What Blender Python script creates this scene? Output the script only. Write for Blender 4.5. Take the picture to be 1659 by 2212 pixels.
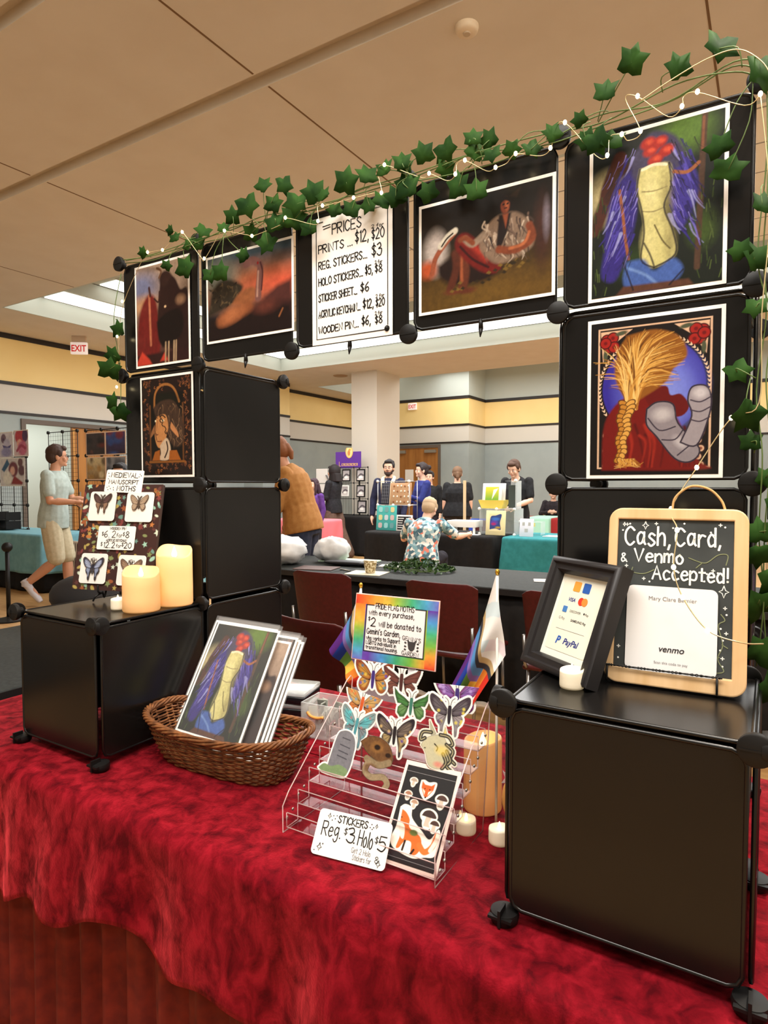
import bpy, bmesh, math, random
import numpy as np
from mathutils import Matrix, Vector, noise as mnoise

C = bpy.context.scene
for _o in list(bpy.data.objects):
    bpy.data.objects.remove(_o, do_unlink=True)

# ------------------------------------------------------------------ camera
def _cam():
    a, b, c = 0.548036, -0.0421328, -0.0018
    ca, sa, cb, sb, cc, sc = math.cos(a), math.sin(a), math.cos(b), math.sin(b), math.cos(c), math.sin(c)
    f = Vector((-sa*cb, ca*cb, sb)); r = Vector((ca, sa, 0)); u = r.cross(f)
    r2 = cc*r+sc*u; u2 = -sc*r+cc*u
    m = Matrix((r2, u2, -f)).transposed().to_4x4()
    m.translation = (1.5254, -1.1314, 1.3517)
    cd = bpy.data.cameras.new('camera'); co = bpy.data.objects.new('camera', cd)
    C.collection.objects.link(co); co.matrix_world = m
    cd.sensor_fit = 'VERTICAL'; cd.sensor_height = 24.0
    cd.lens = 1371.165/2212*24.0
    cd.clip_start = 0.02; cd.clip_end = 100
    C.camera = co
_cam()

# ------------------------------------------------------------------ world, lights, exposure
W = bpy.data.worlds.new('world'); C.world = W; W.use_nodes = True
_nt = W.node_tree; _bg = _nt.nodes['Background']       # the rest of the hall: warm floor below, dim walls and ceiling above
_tc = _nt.nodes.new('ShaderNodeTexCoord'); _sx = _nt.nodes.new('ShaderNodeSeparateXYZ'); _mr = _nt.nodes.new('ShaderNodeMapRange'); _cr = _nt.nodes.new('ShaderNodeValToRGB')
_nt.links.new(_tc.outputs['Generated'], _sx.inputs[0]); _nt.links.new(_sx.outputs['Z'], _mr.inputs['Value']); _mr.inputs['From Min'].default_value = -0.3; _mr.inputs['From Max'].default_value = 0.3
_nt.links.new(_mr.outputs[0], _cr.inputs[0]); _cr.color_ramp.elements[0].color = (0.84, 0.72, 0.56, 1); _cr.color_ramp.elements[0].position = .35; _cr.color_ramp.elements[1].color = (0.26, 0.215, 0.16, 1); _cr.color_ramp.elements[1].position = .6
_nt.links.new(_cr.outputs[0], _bg.inputs[0]); _bg.inputs[1].default_value = 0.9
C.view_settings.view_transform = 'Standard'; C.view_settings.look = 'None'
C.view_settings.exposure = 0.35; C.view_settings.gamma = 1.0; C.view_settings.use_curve_mapping = False
C.cycles.transparent_max_bounces = 64; C.cycles.max_bounces = 8; C.cycles.diffuse_bounces = 4

def area_light(name, loc, target, sx, sy, power, col):
    l = bpy.data.lights.new(name, 'AREA'); l.shape = 'RECTANGLE'; l.size = sx; l.size_y = sy
    l.energy = power; l.color = col
    o = bpy.data.objects.new(name, l); C.collection.objects.link(o)
    o.location = loc
    o.rotation_euler = (Vector(target)-Vector(loc)).to_track_quat('-Z', 'Y').to_euler()
    return o
# daylight-white lamps up inside the big ceiling coffer, a warm light up right, and added fill lights near the booth
area_light('coffer_lamp', (-1.2, 6.2, 3.75), (-1.2, 6.2, 0), 9.5, 4.6, 560, (0.97, 0.99, 1.0))
area_light('coffer_lamp', (-2.0, 12.8, 4.3), (-2.0, 12.8, 0), 8.0, 2.2, 215, (1.0, 0.98, 0.94))
area_light('booth_fill', (1.1, -1.15, 3.62), (1.1, -1.1, 0), 2.4, 0.7, 102, (1.0, 0.96, 0.89))  # unseen fill, added to brighten the prints and the table top
area_light('aisle_area_light', (2.05, 0.35, 3.66), (1.0, -0.15, 0.75), 0.35, 0.35, 125, (1.0, 0.90, 0.76))
area_light('aisle_area_light', (2.6, -2.4, 3.66), (1.2, -0.3, 1.0), 0.9, 0.9, 60, (1.0, 0.92, 0.80))  # unseen light added at front right to lift the near floor and ceiling

# ------------------------------------------------------------------ helpers
def s2l(v):
    v = v/255.0
    return v/12.92 if v <= 0.04045 else ((v+0.055)/1.055)**2.4
def rgb(r, g, b): return (s2l(r), s2l(g), s2l(b), 1.0)

MATS = {}
def mat(name, col, rough=0.6, metal=0.0, spec=0.5, emit=None, es=0.0, alpha=1.0, trans=0.0, ior=1.45, sss=0.0, sheen=0.0, coat=0.0):
    if name in MATS: return MATS[name]
    m = bpy.data.materials.new(name); m.use_nodes = True
    b = m.node_tree.nodes['Principled BSDF']
    c = rgb(*col) if len(col) == 3 else col
    b.inputs['Base Color'].default_value = c
    b.inputs['Roughness'].default_value = rough; b.inputs['Metallic'].default_value = metal
    b.inputs['Specular IOR Level'].default_value = spec; b.inputs['IOR'].default_value = ior
    b.inputs['Transmission Weight'].default_value = trans; b.inputs['Alpha'].default_value = alpha
    if emit:
        b.inputs['Emission Color'].default_value = rgb(*emit); b.inputs['Emission Strength'].default_value = es
    if sss:
        b.inputs['Subsurface Weight'].default_value = sss; b.inputs['Subsurface Radius'].default_value = (0.03, 0.015, 0.008)
    if sheen: b.inputs['Sheen Weight'].default_value = sheen
    if coat: b.inputs['Coat Weight'].default_value = coat
    MATS[name] = m
    return m
def noisy(name, c1, c2, scale, rough=0.8, lo=0.35, hi=0.65, detail=4, bump=0.0, stretch=(1, 1, 1), dist=0.0, spec=0.4, sheen=0.0, bscale=None):
    """two-colour noise material on object coordinates"""
    if name in MATS: return MATS[name]
    m = mat(name, c1, rough, spec=spec, sheen=sheen); nt = m.node_tree; b = nt.nodes['Principled BSDF']
    tc = nt.nodes.new('ShaderNodeTexCoord'); mp = nt.nodes.new('ShaderNodeMapping'); mp.inputs['Scale'].default_value = stretch
    nt.links.new(tc.outputs['Object'], mp.inputs[0])
    n = nt.nodes.new('ShaderNodeTexNoise'); n.inputs['Scale'].default_value = scale; n.inputs['Detail'].default_value = detail
    n.inputs['Distortion'].default_value = dist
    nt.links.new(mp.outputs[0], n.inputs['Vector'])
    r = nt.nodes.new('ShaderNodeValToRGB'); r.color_ramp.elements[0].position = lo; r.color_ramp.elements[1].position = hi
    r.color_ramp.elements[0].color = rgb(*c1); r.color_ramp.elements[1].color = rgb(*c2)
    nt.links.new(n.outputs['Fac'], r.inputs[0]); nt.links.new(r.outputs[0], b.inputs['Base Color'])
    if bump:
        bp = nt.nodes.new('ShaderNodeBump'); bp.inputs['Strength'].default_value = bump; bp.inputs['Distance'].default_value = 0.01
        src = n
        if bscale:
            src = nt.nodes.new('ShaderNodeTexNoise'); src.inputs['Scale'].default_value = bscale; nt.links.new(mp.outputs[0], src.inputs['Vector'])
        nt.links.new(src.outputs['Fac'], bp.inputs['Height']); nt.links.new(bp.outputs[0], b.inputs['Normal'])
    return m
def attr_mat(name, rough=0.35, spec=0.4, metal=0.0, coat=0.0):
    if name in MATS: return MATS[name]
    m = mat(name, (200, 200, 200), rough, metal, spec, coat=coat); nt = m.node_tree
    a = nt.nodes.new('ShaderNodeAttribute'); a.attribute_name = 'Col'
    nt.links.new(a.outputs['Color'], nt.nodes['Principled BSDF'].inputs['Base Color'])
    return m

class MB:
    """collects shapes, then links them as ONE mesh object"""
    def __init__(s): s.v = []; s.f = []
    def add(s, vs, fs):
        n = len(s.v); s.v.extend([tuple(v) for v in vs]); s.f.extend([tuple(i+n for i in f) for f in fs]); return s
    def box(s, x0, x1, y0, y1, z0, z1, M=None):
        vs = [Vector(q) for q in ((x0,y0,z0),(x1,y0,z0),(x1,y1,z0),(x0,y1,z0),(x0,y0,z1),(x1,y0,z1),(x1,y1,z1),(x0,y1,z1))]
        if M: vs = [M @ q for q in vs]
        return s.add(vs, [(0,3,2,1),(4,5,6,7),(0,1,5,4),(1,2,6,5),(2,3,7,6),(3,0,4,7)])
    def rbox(s, x0, x1, y0, y1, z0, z1, r=0.005, seg=3, M=None):
        bm = bmesh.new(); bmesh.ops.create_cube(bm, size=1)
        for q in bm.verts: q.co = ((x0+x1)/2+q.co.x*(x1-x0), (y0+y1)/2+q.co.y*(y1-y0), (z0+z1)/2+q.co.z*(z1-z0))
        bmesh.ops.bevel(bm, geom=bm.edges[:], offset=r, segments=seg, affect='EDGES', profile=0.5)
        return s.bm(bm, M)
    def bm(s, bm, M=None):
        bm.verts.index_update()
        vs = [(M @ q.co if M else q.co.copy()) for q in bm.verts]; fs = [tuple(q.index for q in f.verts) for f in bm.faces]
        bm.free(); return s.add(vs, fs)
    def prism(s, pts, y0, y1, M=None):
        """polygon in x,z extruded from y0 to y1"""
        n = len(pts); vs = [Vector((a, y0, b)) for a, b in pts]+[Vector((a, y1, b)) for a, b in pts]
        if M: vs = [M @ q for q in vs]
        return s.add(vs, [tuple(range(n)), tuple(range(2*n-1, n-1, -1))]+[(i, i+n, (i+1) % n+n, (i+1) % n) for i in range(n)])
    def tube(s, pts, r, seg=8, closed=False, caps=True):
        pts = [Vector(q) for q in pts]; n = len(pts)
        rs = r if hasattr(r, '__len__') else [r]*n
        up = None; rings = []
        for i in range(n):
            a = pts[(i-1) % n] if (closed or i > 0) else pts[0]; b = pts[(i+1) % n] if (closed or i < n-1) else pts[-1]
            t = (b-a)
            if t.length < 1e-9: t = Vector((0, 0, 1))
            t.normalize()
            if up is None:
                up = Vector((0, 0, 1)) if abs(t.z) < 0.9 else Vector((1, 0, 0))
            x = up.cross(t)
            if x.length < 1e-6: x = Vector((1, 0, 0)).cross(t)
            x.normalize(); y = t.cross(x); up = y
            rr = rs[i]; rx, ry = (rr if hasattr(rr, '__len__') else (rr, rr))
            rings.append([pts[i]+x*(rx*math.cos(2*math.pi*k/seg))+y*(ry*math.sin(2*math.pi*k/seg)) for k in range(seg)])
        vs = [q for ring in rings for q in ring]; fs = []
        for i in range(n if closed else n-1):
            j = (i+1) % n
            for k in range(seg):
                fs.append((i*seg+k, i*seg+(k+1) % seg, j*seg+(k+1) % seg, j*seg+k))
        if caps and not closed:
            fs.append(tuple(range(seg-1, -1, -1))); fs.append(tuple((n-1)*seg+k for k in range(seg)))
        return s.add(vs, fs)
    def lathe(s, prof, c=(0, 0, 0), seg=24, M=None, wob=None):
        vs = []; fs = []; n = len(prof)
        for i, (r, z) in enumerate(prof):
            for k in range(seg):
                a = 2*math.pi*k/seg; zz = z+(wob(a, i) if wob else 0)
                q = Vector((r*math.cos(a), r*math.sin(a), zz))
                vs.append((M @ q if M else q)+Vector(c))
        for i in range(n-1):
            for k in range(seg): fs.append((i*seg+k, i*seg+(k+1) % seg, (i+1)*seg+(k+1) % seg, (i+1)*seg+k))
        fs.append(tuple(range(seg-1, -1, -1))); fs.append(tuple((n-1)*seg+k for k in range(seg)))
        return s.add(vs, fs)
    def ball(s, c, r, seg=12, M=None):
        rx, ry, rz = r if hasattr(r, '__len__') else (r, r, r)
        vs = []; fs = []; R_ = max(6, seg//2+1)
        for i in range(1, R_):
            t = math.pi*i/R_
            for k in range(seg):
                a = 2*math.pi*k/seg; vs.append(Vector((rx*math.sin(t)*math.cos(a), ry*math.sin(t)*math.sin(a), rz*math.cos(t))))
        vs.append(Vector((0, 0, rz))); vs.append(Vector((0, 0, -rz)))
        n = (R_-1)*seg
        for i in range(R_-2):
            for k in range(seg): fs.append((i*seg+k, (i+1)*seg+k, (i+1)*seg+(k+1) % seg, i*seg+(k+1) % seg))
        for k in range(seg):
            fs.append((n, k, (k+1) % seg)); fs.append((n+1, (R_-2)*seg+(k+1) % seg, (R_-2)*seg+k))
        vs = [(M @ q if M else q)+Vector(c) for q in vs]
        return s.add(vs, fs)
    def cyl(s, p0, p1, r0, r1=None, seg=16):
        return s.tube([p0, p1], [r0, r0 if r1 is None else r1], seg)
    def build(s, name, m, parent=None, smooth=False, world=None, bevel=0):
        me = bpy.data.meshes.new(name)
        v = s.v
        if world is not None:
            Mi = world.inverted(); v = [tuple(Mi @ Vector(q)) for q in v]
        me.from_pydata(v, [], s.f); me.validate(); me.update()
        if smooth:
            me.polygons.foreach_set('use_smooth', [True]*len(me.polygons))
            if smooth == 'auto':
                try: me.set_sharp_from_angle(angle=math.radians(40))
                except Exception: pass
        o = bpy.data.objects.new(name, me); C.collection.objects.link(o)
        if m: me.materials.append(m)
        if parent: o.parent = parent
        if bevel:
            b = o.modifiers.new('bevel', 'BEVEL'); b.width = bevel; b.segments = 2; b.limit_method = 'ANGLE'
        return o

def tag(o, label, cat, group=None):
    o['label'] = label; o['category'] = cat
    if group: o['group'] = group
    return o
XF = {}
def thing(name, label, cat, M=None, group=None):
    o = bpy.data.objects.new(name, None); C.collection.objects.link(o); o.empty_display_size = 0.05
    M = M if M is not None else Matrix.Identity(4)
    if not isinstance(M, Matrix): M = Matrix.Translation(Vector(M))
    o.matrix_world = M; XF[o.name] = M.copy()
    return tag(o, label, cat, group)
def struct(o): o['kind'] = 'structure'; return o
def frameM(o, yaw=0.0, lean=0.0):
    """x to the right along the foot edge, z up the leaning face, y away from the viewer"""
    y, l = math.radians(yaw), math.radians(lean)
    ux = Vector((math.cos(y), math.sin(y), 0)); n = Vector((-math.sin(y), math.cos(y), 0))
    uz = Vector((0, 0, 1))*math.cos(l)+n*math.sin(l); uy = uz.cross(ux)
    m = Matrix((ux, uy, uz)).transposed().to_4x4(); m.translation = Vector(o); return m
def rrect(x0, x1, z0, z1, r, seg=5):
    pts = []
    for cx, cz, a0 in ((x1-r, z0+r, -90), (x1-r, z1-r, 0), (x0+r, z1-r, 90), (x0+r, z0+r, 180)):
        for k in range(seg+1):
            a = math.radians(a0+90*k/seg); pts.append((cx+r*math.cos(a), cz+r*math.sin(a)))
    return pts
def catmull(P, n=8):
    P = [Vector(q) for q in P]
    if len(P) < 3: return P
    out = []
    for i in range(len(P)-1):
        a, b, c, d = P[max(i-1, 0)], P[i], P[i+1], P[min(i+2, len(P)-1)]
        for k in range(n):
            t = k/n
            out.append(0.5*((2*b)+(c-a)*t+(2*a-5*b+4*c-d)*t*t+(3*b-a-3*c+d)*t**3))
    out.append(P[-1]); return out

# ---- hand lettering: glyphs as strokes on a 4 x 6 grid ('~' = smooth curve)
G = {'A':'0,0 2,6 4,0;.8,2.2 3.2,2.2','B':'0,0 0,6;~0,6 3,5.6 3,3.6 0,3.2;~0,3.2 3.8,2.8 3.6,.4 0,0','C':'~3.8,5 2,6.1 .2,4.4 .2,1.6 2,-.1 3.8,1','D':'0,0 0,6;~0,6 3.4,5.2 3.8,2.4 2.6,.4 0,0','E':'3.6,6 0,6 0,0 3.7,0;0,3.1 3,3.1','F':'3.6,6 0,6 0,0;0,3.1 3,3.1','G':'~3.8,5 2,6.1 .2,4.4 .2,1.6 2,-.1 3.8,1.2;2.2,2.6 3.9,2.6 3.9,0','H':'0,0 0,6;4,0 4,6;0,3 4,3','I':'.5,0 .5,6','J':'~3,6 3,1.6 1.6,-.1 .2,1.2','K':'0,0 0,6;3.6,6 0,2.6 3.8,0','L':'0,6 0,0 3.6,0','M':'0,0 .5,6 2.2,2 3.9,6 4.4,0','N':'0,0 0,6 3.8,0 3.8,6','O':'~2,6 .1,4.4 .1,1.6 2,0 3.9,1.6 3.9,4.4 2,6','P':'0,0 0,6;~0,6 3.4,5.8 3.4,3.2 0,2.8','R':'0,0 0,6;~0,6 3.4,5.8 3.2,3.4 0,3;1.2,3 3.8,0','S':'~3.6,5.2 2,6.1 .3,4.8 1.8,3.2 3.7,1.6 2,-.1 .1,1','T':'0,6 4.2,6;2.1,6 2.1,0','U':'~0,6 .1,1.6 2,-.1 3.8,1.6 3.9,6','V':'0,6 2,0 4,6','W':'0,6 1.1,0 2.3,4.4 3.5,0 4.6,6','Y':'0,6 2,3 4,6;2,3 2,0','Q':'~2,6 .1,4.4 .1,1.6 2,0 3.9,1.6 3.9,4.4 2,6;2.6,1.4 4,-.4','X':'0,0 4,6;0,6 4,0',
 'a':'~3,3.4 1.4,4 .2,2.4 .8,.2 2.2,.6 3,2.6;~3,4 3,1 3.6,0','b':'0,6 0,0;~0,2.6 1.6,4 3,2.6 2.4,.2 0,.4','c':'~3,3.4 1.4,4.1 .1,2.4 1,0 3,.6','d':'3,6.2 3,0;~3,2.8 1.4,4.1 .1,2.2 1,0 3,.9','e':'~.2,2.2 2.9,2.4 2.4,3.9 1,3.8 .1,1.8 1.2,0 3,.7','f':'~3,5.6 1.8,6.1 1.2,4.6 1.2,0;.1,3.6 2.6,3.6','g':'~3,3.4 1.4,4.1 .2,2.4 1.2,.6 3,2;~3,4 3,-1 1.4,-2.2 .2,-1.2','h':'0,6 0,0;~0,2.6 1.6,4 2.8,3 2.9,0','i':'.4,3.8 .4,0;.4,5.2 .4,5.4','k':'0,6 0,0;2.6,3.8 0,1.6 2.8,0','l':'.4,6 .4,0','m':'0,4 0,0;~0,2.8 1.2,4.1 2,3 2,0;~2,2.8 3.2,4.1 4,3 4,0','n':'0,4 0,0;~0,2.6 1.6,4.1 2.8,3 2.8,0','o':'~1.5,4 .1,2.6 .6,.2 2.2,.1 2.9,2.2 1.5,4','p':'0,4 0,-2;~0,2.6 1.6,4 3,2.6 2.4,.2 0,.4','r':'0,4 0,0;~0,2.4 1.2,3.9 2.6,3.6','s':'~2.6,3.5 1.2,4.1 .3,3 1.6,2 2.7,1 1.2,-.1 .1,.6','t':'1.2,5.6 1.2,0 2.4,.1;0,3.9 2.6,3.9','u':'~0,4 .2,.8 1.4,-.1 2.8,1.4 2.8,4;2.8,2 2.9,0','v':'0,4 1.5,0 3,4','w':'0,4 1,0 2,3.2 3,0 4,4','y':'0,4 1.6,.6;3.2,4 .6,-2.2',
 '0':'~2,6 .2,4.2 .2,1.8 2,0 3.8,1.8 3.8,4.2 2,6','1':'.3,5 1.3,6 1.3,0','2':'~.2,4.8 2,6.1 3.6,4.6 2.4,2.4 .1,0;.1,0 3.9,0','3':'~.2,5.4 2.4,6.1 3.2,4.4 1.4,3.3;~1.4,3.3 3.8,2.8 3.2,.2 1.4,-.1 0,.8','5':'3.6,6 .6,6 .4,3.4;~.4,3.4 2.6,3.9 3.8,2 2.4,0 .1,.6','6':'~3,6 .8,4 .2,1.6 2,0 3.6,1.6 2.2,3 .4,1.8','8':'~2,3.2 .4,4.6 2,6 3.6,4.6 2,3.2 .1,1.4 2,0 3.9,1.4 2,3.2',
 '$':'~3.4,4.8 2,5.5 .5,4.4 2,3.1 3.5,1.8 2,.6 .4,1.4;2,6.6 2,-.4','.':'.4,0 .7,.1','!':'.6,6 .6,1.8;.6,.1 .6,.3',"'":'.6,6 .4,4.8','-':'.2,3 3,3','&':'~3.6,0 .6,4.4 1.6,5.6 2.4,4.6 .3,2 1,0 3,1.4',',':'.8,.4 .3,-1','(':'1.6,6 1.6,0','+':'0,3 3,3;1.5,1.5 1.5,4.5','/':'0,0 3,6'}
def text_width(t, size, sp=1.0):
    w = 0
    for ch in t:
        if ch == ' ': w += 2.6
        elif ch in G:
            xs = [float(p.split(',')[0]) for st in G[ch].split(';') for p in st.lstrip('~').split(' ')]
            w += max(xs)+1.25*sp
    return w*size/6
def ribbon(mb, pts, w, y=-0.001, h=0.0004):
    """flat marker stroke in the x,z plane"""
    pts = [Vector((q[0], q[1])) for q in pts]
    n = len(pts); L = []; R_ = []
    for i in range(n):
        t = pts[min(i+1, n-1)]-pts[max(i-1, 0)]
        if t.length < 1e-9: t = Vector((1, 0))
        t.normalize(); nn = Vector((-t.y, t.x))*w/2
        e = t*(-w*0.35 if i == 0 else (w*0.35 if i == n-1 else 0))
        L.append(pts[i]+nn+e); R_.append(pts[i]-nn+e)
    vs = [(q.x, y, q.y) for q in L]+[(q.x, y, q.y) for q in R_]
    mb.add(vs, [(i, i+n, i+1+n, i+1) for i in range(n-1)])
    for q, k in ((pts[0], 0), (pts[-1], 1)):
        c = len(mb.v); m = 8
        mb.add([(q.x+w/2*math.cos(2*math.pi*j/m), y-0.00005, q.y+w/2*math.sin(2*math.pi*j/m)) for j in range(m)], [tuple(range(m))])
def write(mb, t, x, z, size, w=None, y=-0.001, slope=0.0, slant=0.0, fit=None, rnd=None):
    """lettering along +x; fit = total width"""
    w = w or size*0.13; sx = 1.0
    if fit: sx = fit/max(text_width(t, size), 1e-6)
    cx = 0.0; u = size/6
    for ch in t:
        if ch == ' ': cx += 2.6*u*sx; continue
        if ch not in G: continue
        mx = 0; dz = (rnd.uniform(-.25, .25)*u if rnd else 0)
        for st in G[ch].split(';'):
            sm = st[0] == '~'; P = [tuple(map(float, q.split(','))) for q in st.lstrip('~').split(' ')]
            mx = max(mx, max(q[0] for q in P))
            Q = [Vector((q[0], q[1], 0)) for q in P]
            if sm: Q = catmull(Q, 5)
            R2 = []
            for q in Q:
                px = cx+(q.x+slant*q.y)*u*sx; pz = q.y*u+dz
                R2.append((x+px, z+pz+slope*px))
            ribbon(mb, R2, w, y)
        cx += (mx+1.25)*u*sx
def star4(mb, x, z, r, w, y=-0.001):
    pts = [(x, z+r), (x+r*.25, z+r*.25), (x+r*.75, z), (x+r*.25, z-r*.25), (x, z-r), (x-r*.25, z-r*.25), (x-r*.75, z), (x-r*.25, z+r*.25), (x, z+r)]
    ribbon(mb, pts, w, y)
def dot(mb, x, z, r, y=-0.001, seg=10):
    mb.add([(x+r*math.cos(2*math.pi*j/seg), y, z+r*math.sin(2*math.pi*j/seg)) for j in range(seg)], [tuple(range(seg))])
def printed(name, t, x, z, size, m, parent, y=-0.001, align='CENTER', M=None, shear=0.0, bold=0.0, sx=1.0):
    """machine-set lettering with the built-in font, turned into a mesh"""
    cu = bpy.data.curves.new(name, 'FONT'); cu.body = t; cu.size = size; cu.align_x = align; cu.shear = shear; cu.offset = bold
    o = bpy.data.objects.new(name+'_tmp', cu); C.collection.objects.link(o)
    dg = bpy.context.evaluated_depsgraph_get(); me = bpy.data.meshes.new_from_object(o.evaluated_get(dg))
    bpy.data.objects.remove(o, do_unlink=True)
    R_ = Matrix(((sx, 0, 0, x), (0, 0, 1, y), (0, 1, 0, z), (0, 0, 0, 1)))
    me.transform((M @ R_) if M else R_)
    r = bpy.data.objects.new(name, me); C.collection.objects.link(r); me.materials.clear(); me.materials.append(m); r.parent = parent
    return r

# ---- painted pictures: colours worked out on a fine grid of vertices
class Art:
    def __init__(s, w, h, nx):
        s.w, s.h = w, h; s.nx = nx; s.ny = max(2, int(nx*h/w))
        s.X, s.Z = np.meshgrid(np.linspace(0, 1, s.nx), np.linspace(0, h/w, s.ny)); s.a = h/w
        s.img = np.ones((s.ny, s.nx, 3)); s.sd = None; s.px = 1.0/s.nx
    def col(s, c): return np.array([s2l(v) for v in c])
    def _mix(s, m, c):
        m = np.clip(m, 0, 1)[..., None]; s.img = s.img*(1-m)+s.col(c)*m
    def bg(s, c0, c1=None):
        t = (s.Z/s.a)[..., None]; s.img = s.col(c0)*(1-t)+s.col(c1 or c0)*t; return s
    def _d_poly(s, P):
        P = np.array(P, float); P[:, 1] *= s.a; n = len(P)
        d = np.full(s.X.shape, 1e9); ins = np.zeros(s.X.shape, bool)
        for i in range(n):
            ax, ay = P[i]; bx, by = P[(i+1) % n]; ex, ey = bx-ax, by-ay; L = ex*ex+ey*ey+1e-12
            t = np.clip(((s.X-ax)*ex+(s.Z-ay)*ey)/L, 0, 1)
            d = np.minimum(d, (s.X-ax-t*ex)**2+(s.Z-ay-t*ey)**2)
            if ay != by:
                c = ((ay > s.Z) != (by > s.Z)) & (s.X < (bx-ax)*(s.Z-ay)/(by-ay)+ax); ins ^= c
        d = np.sqrt(d); return np.where(ins, -d, d)
    def _d_line(s, P, smooth=True):
        if smooth and len(P) > 2: P = [(q.x, q.y) for q in catmull([Vector((a, b, 0)) for a, b in P], 5)]
        P = np.array(P, float); P[:, 1] *= s.a; d = np.full(s.X.shape, 1e9); T = np.zeros(s.X.shape); n = len(P)-1
        for i in range(n):
            ax, ay = P[i]; bx, by = P[i+1]; ex, ey = bx-ax, by-ay; L = ex*ex+ey*ey+1e-12
            t = np.clip(((s.X-ax)*ex+(s.Z-ay)*ey)/L, 0, 1); q = (s.X-ax-t*ex)**2+(s.Z-ay-t*ey)**2
            T = np.where(q < d, (i+t)/n, T); d = np.minimum(d, q)
        return np.sqrt(d), T
    def _d_ell(s, x, z, rx, rz, rot=0):
        a = math.radians(rot); dx, dz = s.X-x, s.Z-z*s.a
        u, v = dx*math.cos(a)+dz*math.sin(a), -dx*math.sin(a)+dz*math.cos(a)
        k = np.sqrt((u/rx)**2+(v/rz)**2); return (k-1)*min(rx, rz)
    def put(s, d, c, feather=0.0, alpha=1.0, c2=None, sil=False):
        f = max(feather, s.px); m = np.clip(0.5-d/f, 0, 1)*alpha
        if c2 is None: s._mix(m, c)
        else:
            t = (s.Z/s.a)[..., None]; cc = s.col(c)*(1-t)+s.col(c2)*t; s.img = s.img*(1-m[..., None])+cc*m[..., None]
        if sil: s.sd = d if s.sd is None else np.minimum(s.sd, d)
        return s
    def poly(s, P, c, feather=0.0, alpha=1.0, smooth=False, sil=False, c2=None, edge=None, ew=0.006):
        if smooth:
            Q = [Vector((a, b, 0)) for a, b in P]; Q = catmull(Q+[Q[0]], 5)[:-1]; P = [(q.x, q.y) for q in Q]
        d = s._d_poly(P); s.put(d, c, feather, alpha, c2, sil)
        if edge: s.put(np.abs(d)-ew, edge)
        return s
    def ell(s, x, z, rx, rz, c, feather=0.0, alpha=1.0, rot=0, sil=False, edge=None, ew=0.005):
        d = s._d_ell(x, z, rx, rz, rot); s.put(d, c, feather, alpha, None, sil)
        if edge: s.put(np.abs(d)-ew, edge)
        return s
    def line(s, P, w, c, feather=0.0, alpha=1.0, taper=False, smooth=True, sil=False):
        d, T = s._d_line(P, smooth); ww = w*(1-T*0.85) if taper else w
        return s.put(d-ww, c, feather, alpha, None, sil)
    def grain(s, amp=0.12, sc=30, seed=1, lo=0):
        r = np.random.RandomState(seed)
        def up(k):
            g = r.rand(k+2, k+2); x = s.X*k; z = s.Z*k/max(s.a, 1)
            i = np.clip(x.astype(int), 0, k); j = np.clip(z.astype(int), 0, k); fx, fz = x-i, z-j
            fx, fz = fx*fx*(3-2*fx), fz*fz*(3-2*fz); j = np.clip(j, 0, k); i = np.clip(i, 0, k)
            return (g[j, i]*(1-fx)+g[j, i+1]*fx)*(1-fz)+(g[j+1, i]*(1-fx)+g[j+1, i+1]*fx)*fz
        n = up(int(sc))*0.6+up(int(sc*2.3))*0.4-0.5
        s.img = np.clip(s.img*(1+amp*2*n[..., None]), 0, 1); return s
    def diecut(s, border, white=(246, 244, 240)):
        m = np.clip(0.5+s.sd/s.px, 0, 1)[..., None]; s.img = s.img*(1-m)+s.col(white)*m
        s.mask = s.sd < border; return s
    def mesh(s, name, m, parent=None, x0=0.0, z0=0.0, y=-0.001, thick=0.0):
        nx, ny = s.nx, s.ny
        co = np.zeros((ny*nx, 3), np.float32); co[:, 0] = (s.X*s.w).ravel()+x0; co[:, 1] = y; co[:, 2] = (s.Z*s.w).ravel()+z0
        I = np.arange(ny*nx).reshape(ny, nx)
        F = np.stack([I[:-1, :-1], I[:-1, 1:], I[1:, 1:], I[1:, :-1]], -1).reshape(-1, 4)
        cols = s.img.reshape(-1, 3)
        if s.sd is not None and hasattr(s, 'mask'):
            mk = s.mask.ravel(); F = F[mk[F].all(1)]
            used = np.unique(F); rm = np.zeros(ny*nx, int); rm[used] = np.arange(len(used)); F = rm[F]; co = co[used]; cols = cols[used]
        me = bpy.data.meshes.new(name); me.vertices.add(len(co)); me.vertices.foreach_set('co', co.ravel())
        me.loops.add(F.size); me.loops.foreach_set('vertex_index', F.ravel().astype(np.int32))
        me.polygons.add(len(F)); me.polygons.foreach_set('loop_start', np.arange(0, F.size, 4, dtype=np.int32))
        try: me.polygons.foreach_set('loop_total', np.full(len(F), 4, np.int32))
        except Exception: pass
        at = me.color_attributes.new('Col', 'FLOAT_COLOR', 'POINT')
        at.data.foreach_set('color', np.concatenate([cols, np.ones((len(cols), 1))], 1).astype(np.float32).ravel())
        me.update(calc_edges=True); me.validate(); me.materials.append(m)
        o = bpy.data.objects.new(name, me); C.collection.objects.link(o)
        if parent: o.parent = parent
        if thick:
            q = o.modifiers.new('thickness', 'SOLIDIFY'); q.thickness = thick; q.offset = 0
        return o
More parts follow.
